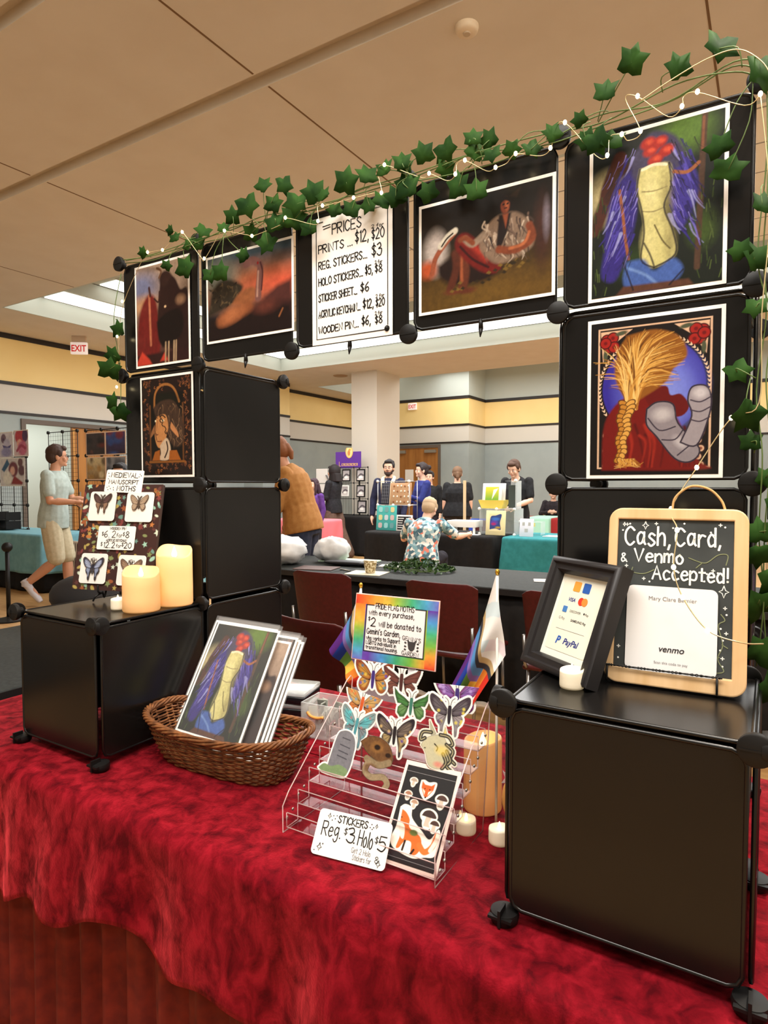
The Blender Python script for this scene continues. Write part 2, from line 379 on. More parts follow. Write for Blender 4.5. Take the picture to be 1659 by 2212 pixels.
# ================================================================== THE ROOM
ZC = 3.68; XL = -8.48; YB = 14.1
M_ceil = noisy('ceiling_paint', (212, 203, 188), (216, 208, 194), 3, 0.9)
M_white = mat('white_paint', (186, 194, 188), 0.85)
M_grey = noisy('grey_wall_paint', (150, 160, 160), (158, 168, 167), 2, 0.85)
M_cream = mat('cream_wall_paint', (206, 202, 192), 0.85)
M_yel = noisy('yellow_wall_paint', (240, 212, 146), (244, 218, 154), 1.5, 0.85)
M_trim = mat('dark_trim', (34, 26, 22), 0.5)
M_col = mat('column_paint', (206, 198, 184), 0.85)
M_led = mat('cove_diffuser', (255, 255, 250), 0.5, emit=(255, 253, 244), es=1.7)
M_floor = noisy('maple_floor', (176, 132, 84), (200, 158, 106), 3, 0.35, stretch=(1, 9, 1))
def tile_mat():
    m = mat('ceiling_tile', (232, 230, 222), 0.9); nt = m.node_tree
    tc = nt.nodes.new('ShaderNodeTexCoord'); br = nt.nodes.new('ShaderNodeTexBrick')
    br.offset = 0; br.inputs['Scale'].default_value = 1.0; br.inputs['Brick Width'].default_value = 1.2; br.inputs['Row Height'].default_value = 0.6
    br.inputs['Mortar Size'].default_value = 0.012
    br.inputs['Color1'].default_value = br.inputs['Color2'].default_value = rgb(234, 228, 216); br.inputs['Mortar'].default_value = rgb(150, 145, 138)
    nt.links.new(tc.outputs['Object'], br.inputs['Vector']); nt.links.new(br.outputs['Color'], nt.nodes['Principled BSDF'].inputs['Base Color'])
    return m
M_tile = tile_mat()

struct(MB().box(-12, 6, -5, 16, -0.1, 0).build('floor', M_floor))
b = MB()
for x0, x1, y0, y1 in ((XL, 5, -4.5, 0.62), (XL, 5, 0.71, 1.65), (XL, 5, 1.76, 3.43), (XL, -7.1, 3.43, 8.95), (XL, 5, 8.95, 10.95), (XL, -7.7, 10.95, 15.2), (4.5, 5, 3.43, 8.95)):
    b.box(x0, x1, y0, y1, ZC, ZC+0.2)
for y0, y1 in ((0.62, 0.71), (1.65, 1.76)): b.box(XL, 5, y0, y1, ZC+0.07, ZC+0.2)      # recessed slots
struct(b.build('ceiling', M_ceil))
b = MB().box(-8.3, 5.6, 3.0, 9.4, 4.32, 4.4).box(-8.3, 5.6, 10.6, 15.3, 4.62, 4.7)
struct(b.build('ceiling', M_tile))
# white stepped sides of the two coffers
b = MB()
def ring(b, x0, x1, y0, y1, z0, z1, t):
    b.box(x0, x0+t, y0, y1, z0, z1); b.box(x1-t, x1, y0, y1, z0, z1); b.box(x0+t, x1-t, y0, y0+t, z0, z1); b.box(x0+t, x1-t, y1-t, y1, z0, z1)
ring(b, -7.1, 4.5, 3.43, 8.95, ZC+0.001, 3.93, 0.02)
ring(b, -7.08, 4.48, 3.45, 8.93, 3.945, 4.14, 0.53)
ring(b, -6.55, 3.95, 3.98, 8.40, 4.15, 4.325, 0.42)
b.box(-7.7, -7.68, 10.95, 14.09, ZC+0.001, 4.63).box(-7.68, 5, 10.95, 10.97, ZC+0.001, 4.63)
struct(b.build('trim_1', M_white))
# luminous cove strips under each step
def cove(label, x0, x1, y0, y1, z):
    o = MB().box(x0, x1, y0, y1, z-0.012, z).build('cove_light', M_led); tag(o, label, 'ceiling light', 'coffer cove lights')
cove('long white light strip along the far edge of the big ceiling recess', -7.05, 4.45, 8.45, 8.90, 3.943)
cove('white light strip along the left edge of the big ceiling recess', -7.05, -6.60, 3.98, 8.40, 3.943)
cove('white light strip along the near edge of the big ceiling recess', -7.05, 4.45, 3.48, 3.93, 3.943)
cove('white light strip on the upper far step of the big ceiling recess', -6.5, 3.9, 8.0, 8.36, 4.148)
cove('white light strip on the upper left step of the big ceiling recess', -6.5, -6.14, 4.45, 7.95, 4.148)
cove('white light strip high in the rear ceiling recess by the exit door', -7.66, -7.3, 11.1, 14.0, 4.615)

# fine joints between ceiling boards, and the ceiling fittings
b = MB()
for x in (-5.51, -3.27, -1.03, 1.21):
    for y0, y1 in ((-4.4, 0.61), (0.72, 1.64), (1.77, 3.42)): b.box(x-0.006, x+0.006, y0, y1, ZC-0.0015, ZC+0.001)
struct(b.build('trim_2', mat('ceiling_joint', (120, 92, 62), 0.9)))
def detector(x, y, label):
    t = thing('smoke_detector', label, 'smoke detector', (x, y, ZC))
    MB().lathe([(0.005, -0.034), (0.045, -0.034), (0.056, -0.026), (0.06, -0.012), (0.06, 0)], seg=28).build('housing', mat('detector_plastic', (222, 205, 178), 0.5), t, 'auto')
    MB().lathe([(0.002, -0.04), (0.018, -0.04), (0.02, -0.033)], seg=18).build('sensor_cap', mat('detector_grill', (190, 172, 146), 0.5), t, 'auto')
detector(0.155, 1.93, 'round white smoke detector on the tan ceiling near the top of the photo')
t = thing('ceiling_speaker', 'small round ceiling fitting on the soffit left of the column top', 'ceiling fitting', (-6.35, 10.0, ZC))
MB().lathe([(0.01, -0.012), (0.14, -0.012), (0.16, 0)], seg=28).build('grille', mat('speaker_grille', (170, 140, 105), 0.7), t, 'auto')

# walls with their colour bands
def wall(name, p0, p1, top, zs=((0, 2.46, 'g'), (2.46, 2.9, 'c'), (2.9, 3.62, 'y')), thick=0.12, z0=0.0, nrm=None):
    p0 = Vector((p0[0], p0[1], 0)); p1 = Vector((p1[0], p1[1], 0)); d = (p1-p0).normalized(); n = Vector((-d.y, d.x, 0))*thick
    me = bpy.data.meshes.new(name); vs = []; fs = []; mi = []
    bands = [(max(a, z0), min(c, top), k) for a, c, k in zs if c > z0 and a < top]
    if top > 3.62: bands.append((max(3.62, z0), top, 'w'))
    for a, c, k in bands:
        q = len(vs)
        for z in (a, c): vs += [p0+Vector((0, 0, z)), p1+Vector((0, 0, z)), p1+n+Vector((0, 0, z)), p0+n+Vector((0, 0, z))]
        fs += [(q, q+1, q+5, q+4), (q+1, q+2, q+6, q+5), (q+2, q+3, q+7, q+6), (q+3, q, q+4, q+7), (q+3, q+2, q+1, q), (q+4, q+5, q+6, q+7)]
        mi += [{'g': 0, 'c': 1, 'y': 2, 'w': 3}[k]]*6
    me.from_pydata([tuple(v) for v in vs], [], fs)
    for m in (M_grey, M_cream, M_yel, M_white): me.materials.append(m)
    me.polygons.foreach_set('material_index', mi); me.update()
    o = bpy.data.objects.new(name, me); C.collection.objects.link(o); struct(o)
TR = MB()
def trim_run(p0, p1, zz=((2.455, 2.495), (2.90, 2.95), (3.60, 3.675))):
    p0 = Vector((p0[0], p0[1])); p1 = Vector((p1[0], p1[1])); d = (p1-p0).normalized(); n = Vector((d.y, -d.x))*0.018; e = d*0.0
    for a, c in zz:
        q = [p0-e, p1+e, p1+e+n, p0-e+n]
        TR.add([(v.x, v.y, a) for v in q]+[(v.x, v.y, c) for v in q], [(0, 3, 2, 1), (4, 5, 6, 7), (0, 1, 5, 4), (1, 2, 6, 5), (2, 3, 7, 6), (3, 0, 4, 7)])
DY0, DY1, DZ = 4.40, 6.12, 2.40
wall('wall_left', (XL, -4.5), (XL, DY0), ZC)
wall('wall_left', (XL, DY0), (XL, DY1), ZC, z0=DZ)
wall('wall_left', (XL, DY1), (XL, 9.3), ZC)
trim_run((XL, -4.5), (XL, 9.3))
wall('wall_left', (-7.93, 9.3), (-7.93, 10.22), ZC, thick=0.55); trim_run((-7.93, 9.3), (-7.93, 10.22))
wall('wall_left', (XL, 10.22), (XL, YB), 4.62); trim_run((XL, 10.22), (XL, YB))
BX0, BX1 = -7.52, -6.0
wall('wall_back', (XL, YB), (BX0, YB), 4.62); wall('wall_back', (BX0, YB), (BX1, YB), 4.62, z0=2.43); wall('wall_back', (BX1, YB), (-5.2, YB), 4.62)
trim_run((XL, YB), (-5.2, YB))
wall('wall_back', (-5.2, YB+.1205), (-5.2, 15.2), 4.62, thick=0.1); trim_run((-5.2, YB), (-5.2, 15.2))
wall('wall_back', (-5.2, 15.2), (5, 15.2), 4.62); trim_run((-5.2, 15.2), (5, 15.2))
struct(TR.build('trim_3', M_trim))
# bright corridor seen through the open half of the left door
b = MB().box(-11.6, -11.5, 3.2, 8.2, 0, 3.0).box(-11.5, -8.61, 8.1, 8.2, 0, 3.0).box(-11.5, -8.61, 3.2, 3.3, 0, 3.0).box(-11.5, -8.61, 3.2, 8.2, 2.9, 3.0)
struct(b.build('wall_corridor', M_white))
area_light('corridor_lamp', (-10.2, 5.6, 2.86), (-10.2, 5.6, 0), 1.6, 3.0, 75, (1.0, 0.98, 0.92))
# column
struct(MB().box(-5.95, -5.33, 9.83, 10.75, 0, ZC).build('trim_4', M_col))

# doors
M_wood = noisy('door_veneer', (148, 96, 44), (172, 118, 60), 4, 0.4, stretch=(2, 2, 0.25), detail=6)
M_frame = mat('door_frame_metal', (96, 84, 74), 0.5); M_steel = mat('brushed_steel', (180, 176, 168), 0.35, 0.9)
M_paper = mat('white_paper', (240, 238, 232), 0.7)
def door_frame_left():
    f = MB().box(XL-0.1, XL+0.03, DY0, DY0+0.07, 0, DZ).box(XL-0.1, XL+0.03, DY1-0.07, DY1, 0, DZ).box(XL-0.1, XL+0.03, DY0+0.07, DY1-0.07, DZ-0.07, DZ)
    d = struct(f.build('door_1', M_frame))
    l = MB().box(XL-0.06, XL-0.015, 5.26, DY1-0.075, 0.01, DZ-0.075).build('door_leaf', M_wood, d)
    MB().box(XL-0.015, XL-0.007, 5.27, 5.31, 0.05, DZ-0.1).build('edge_guard', mat('brass_edge', (190, 140, 80), 0.4, 0.6), l)
    MB().box(XL-0.015, XL+0.05, 5.6, 5.95, DZ-0.24, DZ-0.16).build('door_closer', M_steel, l)
    MB().box(XL-0.014, XL-0.011, 5.55, 5.95, 1.62, 1.84).build('notice_sheet', M_paper, l)
    MB().tube([(XL+0.03, 5.36, 0.95), (XL+0.03, 5.36, 1.25)], 0.012).cyl((XL-0.014, 5.36, 0.97), (XL+0.03, 5.36, 0.97), .009).cyl((XL-0.014, 5.36, 1.23), (XL+0.03, 5.36, 1.23), .009).build('pull_handle', M_steel, l)
door_frame_left()
def door_back():
    f = MB().box(BX0, BX0+0.07, YB-0.03, YB+0.1, 0, 2.43).box(BX1-0.07, BX1, YB-0.03, YB+0.1, 0, 2.43).box(BX0+.07, BX1-.07, YB-0.03, YB+0.1, 2.36, 2.43)
    d = struct(f.build('door_2', M_frame)); xm = (BX0+BX1)/2
    for a, c, sx in ((BX0+.072, xm-.003, -1), (xm+.003, BX1-.072, 1)):
        l = MB().box(a, c, YB, YB+.045, .01, 2.355).build('door_leaf', M_wood, d)
        MB().box((a+c)/2-.17+sx*.12, (a+c)/2+.17+sx*.12, YB-.06, YB, 2.22, 2.30).build('door_closer', M_steel, l)
        MB().box((a+c)/2-.13-sx*.15, (a+c)/2+.13-sx*.15, YB-.004, YB-.001, 1.45, 1.78).build('notice_sheet', M_paper, l)
        MB().tube([(xm+sx*.1, YB-.05, .95), (xm+sx*.1, YB-.05, 1.2)], .012).build('pull_handle', M_steel, l)
door_back()

# exit signs
def exit_sign(loc, yaw, label, hang):
    M = frameM(loc, yaw, 0); t = thing('exit_sign', label, 'exit sign', M)
    MB().rbox(-.125, .125, -.025, .025, 0, .185, .01).build('housing', mat('exit_housing', (238, 228, 222), 0.4, emit=(255, 240, 235), es=0.25), t, 'auto')
    if hang: MB().box(-.1, .1, -.03, .03, .19, ZC-loc[2]).build('canopy', mat('exit_canopy', (190, 165, 140), .5), t)
    printed('lettering', 'EXIT', 0, .042, .14, mat('exit_red', (190, 40, 40), 0.5, emit=(200, 30, 30), es=.3), t, y=-.027, bold=.003, sx=.78)
exit_sign((-7.74, 4.93, 3.40), 38, 'white EXIT sign hanging by the left wall above the walking person', True)
exit_sign((-6.83, 14.05, 3.39), 4, 'small far EXIT sign above the double doors in the back wall', False)
# ================================================================== TABLES AND CLOTHS
def velvet():
    m = mat('crushed_velvet', (150, 20, 40), 0.8, spec=0.1, sheen=1.0); nt = m.node_tree; b = nt.nodes['Principled BSDF']
    tc = nt.nodes.new('ShaderNodeTexCoord'); mp = nt.nodes.new('ShaderNodeMapping'); mp.inputs['Scale'].default_value = (1, 1, 0.55); nt.links.new(tc.outputs['Object'], mp.inputs[0])
    n = nt.nodes.new('ShaderNodeTexNoise'); n.inputs['Scale'].default_value = 30; n.inputs['Detail'].default_value = 5; n.inputs['Distortion'].default_value = .5; n.inputs['Roughness'].default_value = .6
    nt.links.new(mp.outputs[0], n.inputs['Vector'])
    r = nt.nodes.new('ShaderNodeValToRGB'); e = r.color_ramp.elements; e[0].position = .33; e[0].color = rgb(70, 1, 10); e[1].position = .66; e[1].color = rgb(136, 14, 30)
    q = e.new(.5); q.color = rgb(108, 5, 19)
    nt.links.new(n.outputs['Fac'], r.inputs[0]); nt.links.new(r.outputs[0], b.inputs['Base Color'])
    rs_ = nt.nodes.new('ShaderNodeMapRange'); nt.links.new(n.outputs['Fac'], rs_.inputs['Value']); rs_.inputs['From Min'].default_value = .36; rs_.inputs['From Max'].default_value = .64; rs_.inputs['To Min'].default_value = .12; rs_.inputs['To Max'].default_value = .72; nt.links.new(rs_.outputs[0], b.inputs['Sheen Weight'])
    b.inputs['Sheen Tint'].default_value = rgb(255, 84, 92); b.inputs['Sheen Roughness'].default_value = .45
    n2 = nt.nodes.new('ShaderNodeTexNoise'); n2.inputs['Scale'].default_value = 260; nt.links.new(tc.outputs['Object'], n2.inputs['Vector'])
    bp = nt.nodes.new('ShaderNodeBump'); bp.inputs['Strength'].default_value = .35; bp.inputs['Distance'].default_value = .003
    nt.links.new(n2.outputs['Fac'], bp.inputs['Height']); nt.links.new(bp.outputs[0], b.inputs['Normal'])
    return m
def drape(x0, x1, y0, y1, z, drop, amp=0.02, waves=9, r=0.03, rows=14, n=220, seed=1, hem=None, topamp=0.0, flare=0.0):
    """cloth lying on a rectangular top: a flat part, a rounded edge and a folded drop"""
    L = [(x0, y0), (x1, y0), (x1, y1), (x0, y1)]; per = []
    W_, D_ = x1-x0, y1-y0; tot = 2*(W_+D_); cr = 0.04
    def pt(s):
        s %= tot
        if s < W_: return Vector((x0+s, y0)), Vector((0, -1))
        s -= W_
        if s < D_: return Vector((x1, y0+s)), Vector((1, 0))
        s -= D_
        if s < W_: return Vector((x1-s, y1)), Vector((0, 1))
        s -= W_; return Vector((x0, y1-s)), Vector((-1, 0))
    P = []
    for i in range(n):
        s = tot*i/n; p, nr = pt(s)
        a = pt(s-cr)[1]; b_ = pt(s+cr)[1]; nn = (a+b_+nr); nn = nn.normalized()
        cut = 0.0
        if (a-nr).length > .1 or (b_-nr).length > .1: cut = 0.012
        P.append((p-nn*cut, nn, s))
    vs = []; fs = []; K = 0
    def row(f):
        for p, nn, s in P: vs.append(f(p, nn, s))
    cx, cy = (x0+x1)/2, (y0+y1)/2
    ins = (0.97, 0.8, 0.5, 0.25, 0.1, 0.03)
    nv = lambda v, sc, o: mnoise.noise(Vector((v.x*sc+o, v.y*sc, seed*3.1)))
    for k in ins[::-1][:0]: pass
    for k in ins:
        def f(p, nn, s, k=k):
            m_ = min(W_, D_)/2; q = Vector((cx+(p.x-cx)*(1-k*m_/(W_/2)*0.99), cy+(p.y-cy)*(1-k*m_/(D_/2)*0.99)))
            return (q.x, q.y, z+topamp*nv(q, 9, 1)*min(1, k*6))
        row(f)
    for a in (0, 30, 60, 90):
        a = math.radians(a)
        row(lambda p, nn, s, a=a: (p.x+nn.x*r*math.sin(a)-nn.x*r*0, p.y+nn.y*r*math.sin(a), z-r*(1-math.cos(a))))
    for k in range(1, rows+1):
        t = k/rows
        def f(p, nn, s, t=t):
            h = hem(p, s) if hem else drop
            w_ = amp*min(1, t*1.6)*(math.sin(s*waves+2.3*mnoise.noise(Vector((s*1.7, seed, 0)))*2+seed)+.5*math.sin(s*waves*2.3+seed*2+t*1.5))
            q = p+nn*(r+max(w_, -r*.8)+flare*t)
            return (q.x, q.y, z-r-(h-r)*t)
        row(f)
    R_ = len(ins)+4+rows
    for i in range(R_-1):
        for k in range(n): fs.append((i*n+k, i*n+(k+1) % n, (i+1)*n+(k+1) % n, (i+1)*n+k))
    fs.append(tuple(range(n-1, -1, -1)))
    return vs, fs
def cloth(name, m, label, cat, *a, group=None, **k):
    vs, fs = drape(*a, **k); o = MB().add(vs, fs).build(name, m, None, True)
    s = o.modifiers.new('thickness', 'SOLIDIFY'); s.thickness = .003; s.offset = -1
    return tag(o, label, cat, group)
M_velvet = velvet()
ZT = 0.735
t = thing('folding_table', 'long folding table wearing the red velvet cloth and maroon skirt', 'table', (0.9, 0, 0))
Mw = Matrix.Translation((0.9, 0, 0)); M_leg = mat('table_leg_steel', (70, 70, 72), .4, .8)
MB().rbox(-.33, 2.1, -.36, .37, .70, ZT-.005, .008).build('tabletop', mat('table_laminate', (120, 112, 104), .5), t, 'auto', world=Mw)
for x in (-.2, 1.98):
    for y in (-.28, .3): MB().cyl((x, y, 0), (x, y, .7), .016).build('leg', M_leg, t, True, world=Mw)
def hem(p, s):
    if p.y < -.2 and p.x > -.3:
        x = p.x
        return (.262+.02*math.sin(x*9.5+.4)-.035*min(1, max(0, (x-.1)/.5))+.02*math.sin(x*23))
    return .26
cloth('tablecloth', M_velvet, 'crushed red velvet cloth draped over the vendor table in front', 'tablecloth', -.345, 2.11, -.372, .385, ZT, .26, amp=.016, waves=16, r=.026, rows=18, n=520, seed=4, hem=hem, topamp=.0035, flare=.012)
# pleated skirt clipped under the velvet
b = MB(); n = 420; rows = 8; vs = []
for k in range(rows):
    z = .69-(.69-.012)*k/(rows-1)
    for i in range(n):
        x = -.36+2.48*i/(n-1); a = (.008+.012*k/rows)
        vs.append((x, -.362-.0+a*math.sin(i*.42+1.2*math.sin(i*.05))+.004*math.sin(i*1.1), z))
b.add(vs, [(i+k*n, i+1+k*n, i+1+(k+1)*n, i+(k+1)*n) for k in range(rows-1) for i in range(n-1)])
o = b.build('table_skirt', noisy('skirt_cloth', (92, 18, 10), (116, 30, 16), 30, .85), None, True); q = o.modifiers.new('t', 'SOLIDIFY'); q.thickness = .002
tag(o, 'dark maroon pleated skirt hanging below the red velvet cloth', 'table skirt')

# tables further back
def plain_table(label, x0, x1, y0, y1, z, top, edge=None, group='tables in the hall'):
    cx, cy = (x0+x1)/2, (y0+y1)/2; Mw = Matrix.Translation((cx, cy, 0))
    t = thing('folding_table', label, 'table', (cx, cy, 0), group)
    MB().rbox(x0, x1, y0, y1, z-.035, z, .006).build('tabletop', top, t, 'auto', world=Mw)
    MB().box(x0-.004, x1+.004, y0-.004, y0, z-.04, z-.004).box(x0-.004, x1+.004, y1, y1+.004, z-.04, z-.004).box(x0-.004, x0, y0, y1, z-.04, z-.004).box(x1, x1+.004, y0, y1, z-.04, z-.004).build('edge_band', edge or mat('black_edge', (26, 24, 24), .5), t, world=Mw)
    for x in (x0+.12, x1-.12):
        for y in (y0+.1, y1-.1): MB().cyl((x, y, 0), (x, y, z-.035), .016).build('leg', M_leg, t, True, world=Mw)
M_gtop = noisy('grey_laminate', (46, 49, 48), (55, 58, 57), 60, .7, spec=.2)
M_black = noisy('black_cloth', (16, 14, 14), (24, 21, 20), 20, .9); M_teal = noisy('teal_cloth', (34, 112, 116), (42, 124, 128), 18, .85)
M_blue = noisy('blue_cloth', (112, 164, 178), (124, 176, 188), 14, .85)
plain_table('grey table behind the maroon chairs holding the leaf pile and glass', -1.10, 1.7, 2.42, 3.24, .74, M_gtop)
plain_table('grey table left of the leaf pile, under the white plastic bags', -1.98, -1.11, 2.42, 3.24, .74, M_gtop)
plain_table('grey side table beyond the left end of the red table', -1.31, -.44, -.9, .98, .735, M_gtop)
cloth('tablecloth', M_black, 'black floor-length cloth on the table where the floral-shirt person sits', 'tablecloth', -3.0, -1.25, 5.83, 6.6, .75, .72, amp=.02, waves=14, n=300, seed=2, group='cloths on hall tables')
plain_table('table under the teal cloth', -1.05, .89, 5.85, 6.58, .745, M_gtop)
plain_table('table under the pink cloth', -5.95, -4.95, 7.4, 7.9, .752, M_gtop)
plain_table('table under the second pale blue cloth beside the striped panel', -5.67, -4.25, 3.65, 4.25, .738, M_gtop)
cloth('tablecloth', M_teal, 'teal cloth covering the table beside the black one', 'tablecloth', -1.1, .94, 5.80, 6.63, .753, .42, amp=.012, waves=8, n=300, seed=7, r=.028, group='cloths on hall tables', flare=.02)
cloth('tablecloth', M_black, 'black cloth on the far table of framed prints by the column', 'tablecloth', -6.55, -4.5, 8.95, 9.65, .75, .73, amp=.02, waves=12, n=260, seed=3, group='cloths on hall tables')
cloth('tablecloth', M_blue, 'pale blue cloth on the table behind the walking person', 'tablecloth', -8.1, -6.2, 3.36, 4.05, .745, .50, amp=.02, waves=9, n=260, seed=6, group='cloths on hall tables')
cloth('tablecloth', M_black, 'black under-cloth showing below the pale blue cover', 'tablecloth', -8.06, -6.24, 3.40, 4.01, .735, .72, amp=.012, waves=9, n=220, seed=8, group='cloths on hall tables')
cloth('tablecloth', M_blue, 'second pale blue cloth, on the table half hidden behind the moth board', 'tablecloth', -5.72, -4.2, 3.6, 4.3, .745, .56, amp=.02, waves=9, n=220, seed=9, group='cloths on hall tables')
cloth('tablecloth', mat('pink_cloth', (226, 120, 130), .85), 'pink cloth on the small table behind the mustard top', 'tablecloth', -6.0, -4.9, 7.35, 7.95, .76, .35, amp=.012, waves=9, n=160, seed=11, group='cloths on hall tables')
cloth('tablecloth', mat('red_cloth', (140, 26, 26), .85), 'dark red cloth on the farthest table at right', 'tablecloth', -2.6, .6, 10.15, 10.9, .75, .73, amp=.02, waves=9, n=200, seed=12, group='cloths on hall tables')
cloth('table_runner', mat('mint_cloth', (156, 206, 184), .85), 'mint runner hanging over the dark red far table', 'table runner', -2.32, -1.86, 10.07, 10.93, .758, .45, amp=.006, waves=9, n=120, seed=13, r=.02)

def skirt(label, x0, x1, y, z1):
    b = MB(); n = 160; vs = []
    for k in range(5):
        for i in range(n): x = x0+(x1-x0)*i/(n-1); vs.append((x, y+(.004+.010*k/4)*math.sin(x*42), z1-(z1-.02)*k/4))
    b.add(vs, [(i+k*n, i+1+k*n, i+1+(k+1)*n, i+(k+1)*n) for k in range(4) for i in range(n-1)])
    o = b.build('table_skirt', M_black, None, True); q = o.modifiers.new('t', 'SOLIDIFY'); q.thickness = .002; tag(o, label, 'table skirt')
skirt('black skirt hanging under the grey table behind the maroon chairs', -1.09, 1.69, 2.465, .70)
skirt('black skirt hanging under the grey table with the plastic bags', -1.97, -1.12, 2.465, .70)
# ================================================================== BLACK CUBE DISPLAY
PZ = .753; PI_ = .30
M_pan = noisy('black_plastic_sheet', (13, 12, 12), (18, 16, 15), 6, .25, spec=.45)
M_rim = mat('black_wire_rim', (12, 11, 11), .3); M_con = mat('black_connector', (15, 14, 14), .5, spec=.35)
def panel_mesh():
    h = .1415; c = .016
    pts = []
    for sx, sz in ((1, -1), (1, 1), (-1, 1), (-1, -1)):
        a = [(sx*h, sz*(h-c)), (sx*(h-c*.3), sz*(h-c*.3)), (sx*(h-c), sz*h)]
        pts += a if (sx*sz > 0) else a[::-1]
    plate = MB().prism([(x*.985, z*.985) for x, z in pts], -.0012, .0012)
    rim = MB().tube([(x, 0, z) for x, z in pts], .0032, 6, closed=True)
    return plate, rim
_pl, _ri = panel_mesh()
P0 = _pl.build('panel', M_pan); R0 = _ri.build('panel_frame', M_rim, P0, True)
def add_panel(parent, loc, rot, first=[True]):
    if first[0]: a, r = P0, R0; first[0] = False
    else:
        a = P0.copy(); C.collection.objects.link(a); r = R0.copy(); C.collection.objects.link(r); r.parent = a
    a.parent = parent; a.location = loc; a.rotation_euler = rot; return a
_c = MB(); _c.tube([(0, 0, 0), (0, -.004, 0), (0, -.0095, 0), (0, -.011, 0)], [.0185, .0195, .0195, .0175], 28).cyl((0, 0, 0), (0, .012, 0), .011, .009, 14).box(-.017, .017, -.0118, -.0105, -.0012, .0012)
C0 = _c.build('connector', M_con, None, 'auto')
def add_con(parent, loc, rot=(0, 0, 0), first=[True], mesh=None):
    if first[0]: a = C0; first[0] = False
    else: a = C0.copy(); C.collection.objects.link(a)
    a.parent = parent; a.location = loc; a.rotation_euler = rot; return a
_f = MB()
_f.lathe([(.004, -.017), (.014, -.0165), (.019, -.012), (.0205, -.004), (.019, .002), (.006, .004)], seg=26).box(-.002, .002, -.0225, .0, -.012, .012).box(-.017, .017, -.021, -.014, -.003, .001)
F0 = _f.build('foot', M_con, None, 'auto')
def add_foot(parent, loc, rz=0, first=[True]):
    if first[0]: a = F0; first[0] = False
    else: a = F0.copy(); C.collection.objects.link(a)
    a.parent = parent; a.location = loc; a.rotation_euler = (0, 0, rz); return a
H = math.pi/2
disp = thing('cube_display', 'tall black panel archway of two towers and a bridge, hung with prints and ivy', 'display stand', (0, 0, PZ))
g = PI_
for j in range(4):
    add_panel(disp, (.5*g, 0, (j+.5)*g), (0, 0, 0)); add_panel(disp, (4.5*g, 0, (j+.5)*g), (0, 0, 0))
for i in (1, 2, 3): add_panel(disp, ((i+.5)*g, 0, 3.5*g), (0, 0, 0))
for j in range(3):
    for x in (0, 1, 4, 5): add_panel(disp, (x*g, .5*g, (j+.5)*g), (0, 0, H))
for x in (.5, 4.5):
    for j in (0,): add_panel(disp, (x*g, g, (j+.5)*g), (0, 0, 0))
for x in (4.5, .5): add_panel(disp, (x*g, .5*g, 3*g), (H, 0, 0))
for j in range(1, 5):
    for i in (0, 1, 4, 5): add_con(disp, (i*g, -.006, j*g))
for i in (2, 3):
    for j in (3, 4): add_con(disp, (i*g, -.006, j*g))
for j in range(1, 4):
    for i in (0, 1, 4, 5): add_con(disp, (i*g, g+.006, j*g), (0, 0, math.pi))
for j in (1, 2, 3): add_con(disp, (1*g+.0055, g, j*g), (0, 0, H)); add_con(disp, (0-.0055, .0, j*g), (0, 0, -H))
for i, y in ((0, 0), (1, 0), (4, 0), (5, 0), (0, 1), (1, 1), (4, 1), (5, 1)): add_foot(disp, (i*g, y*g, 0))
for i in (1.5, 2.5, 3.5):      # little clips under the bridge
    MB().cyl((i*g, 0, 3*g+.012), (i*g, 0, 3*g-.006), .004, .005, 8).cyl((i*g, 0, 3*g-.006), (i*g, -.003, 3*g-.022), .005, .001, 8).build('clip', M_con, disp, True)

def pedestal(label, x0, y0):
    t = thing('storage_cube', label, 'storage cube', (x0, y0, PZ), 'black storage cubes in front of the towers')
    add_panel(t, (g/2, 0, g/2), (0, 0, 0)); add_panel(t, (0, g/2, g/2), (0, 0, H)); add_panel(t, (g, g/2, g/2), (0, 0, H))
    a = add_panel(t, (g/2, g/2, g), (H, 0, 0)); a.scale = (1.035, 1, 1.035)
    for i in (0, 1):
        add_con(t, (i*g, -.006, g)); add_foot(t, (i*g, 0, 0)); add_foot(t, (i*g, g-.03, 0))
    add_con(t, (-.006, 0, g), (0, 0, -H)); add_con(t, (g+.0055, 0, g), (0, 0, H))
    return t
pedestal('black storage cube at left carrying the moth board and candles', 0.0, -.302)
pedestal('large black storage cube at right front carrying the chalkboard and frame', 1.2165, -.302)
ZP = PZ+.30+.004

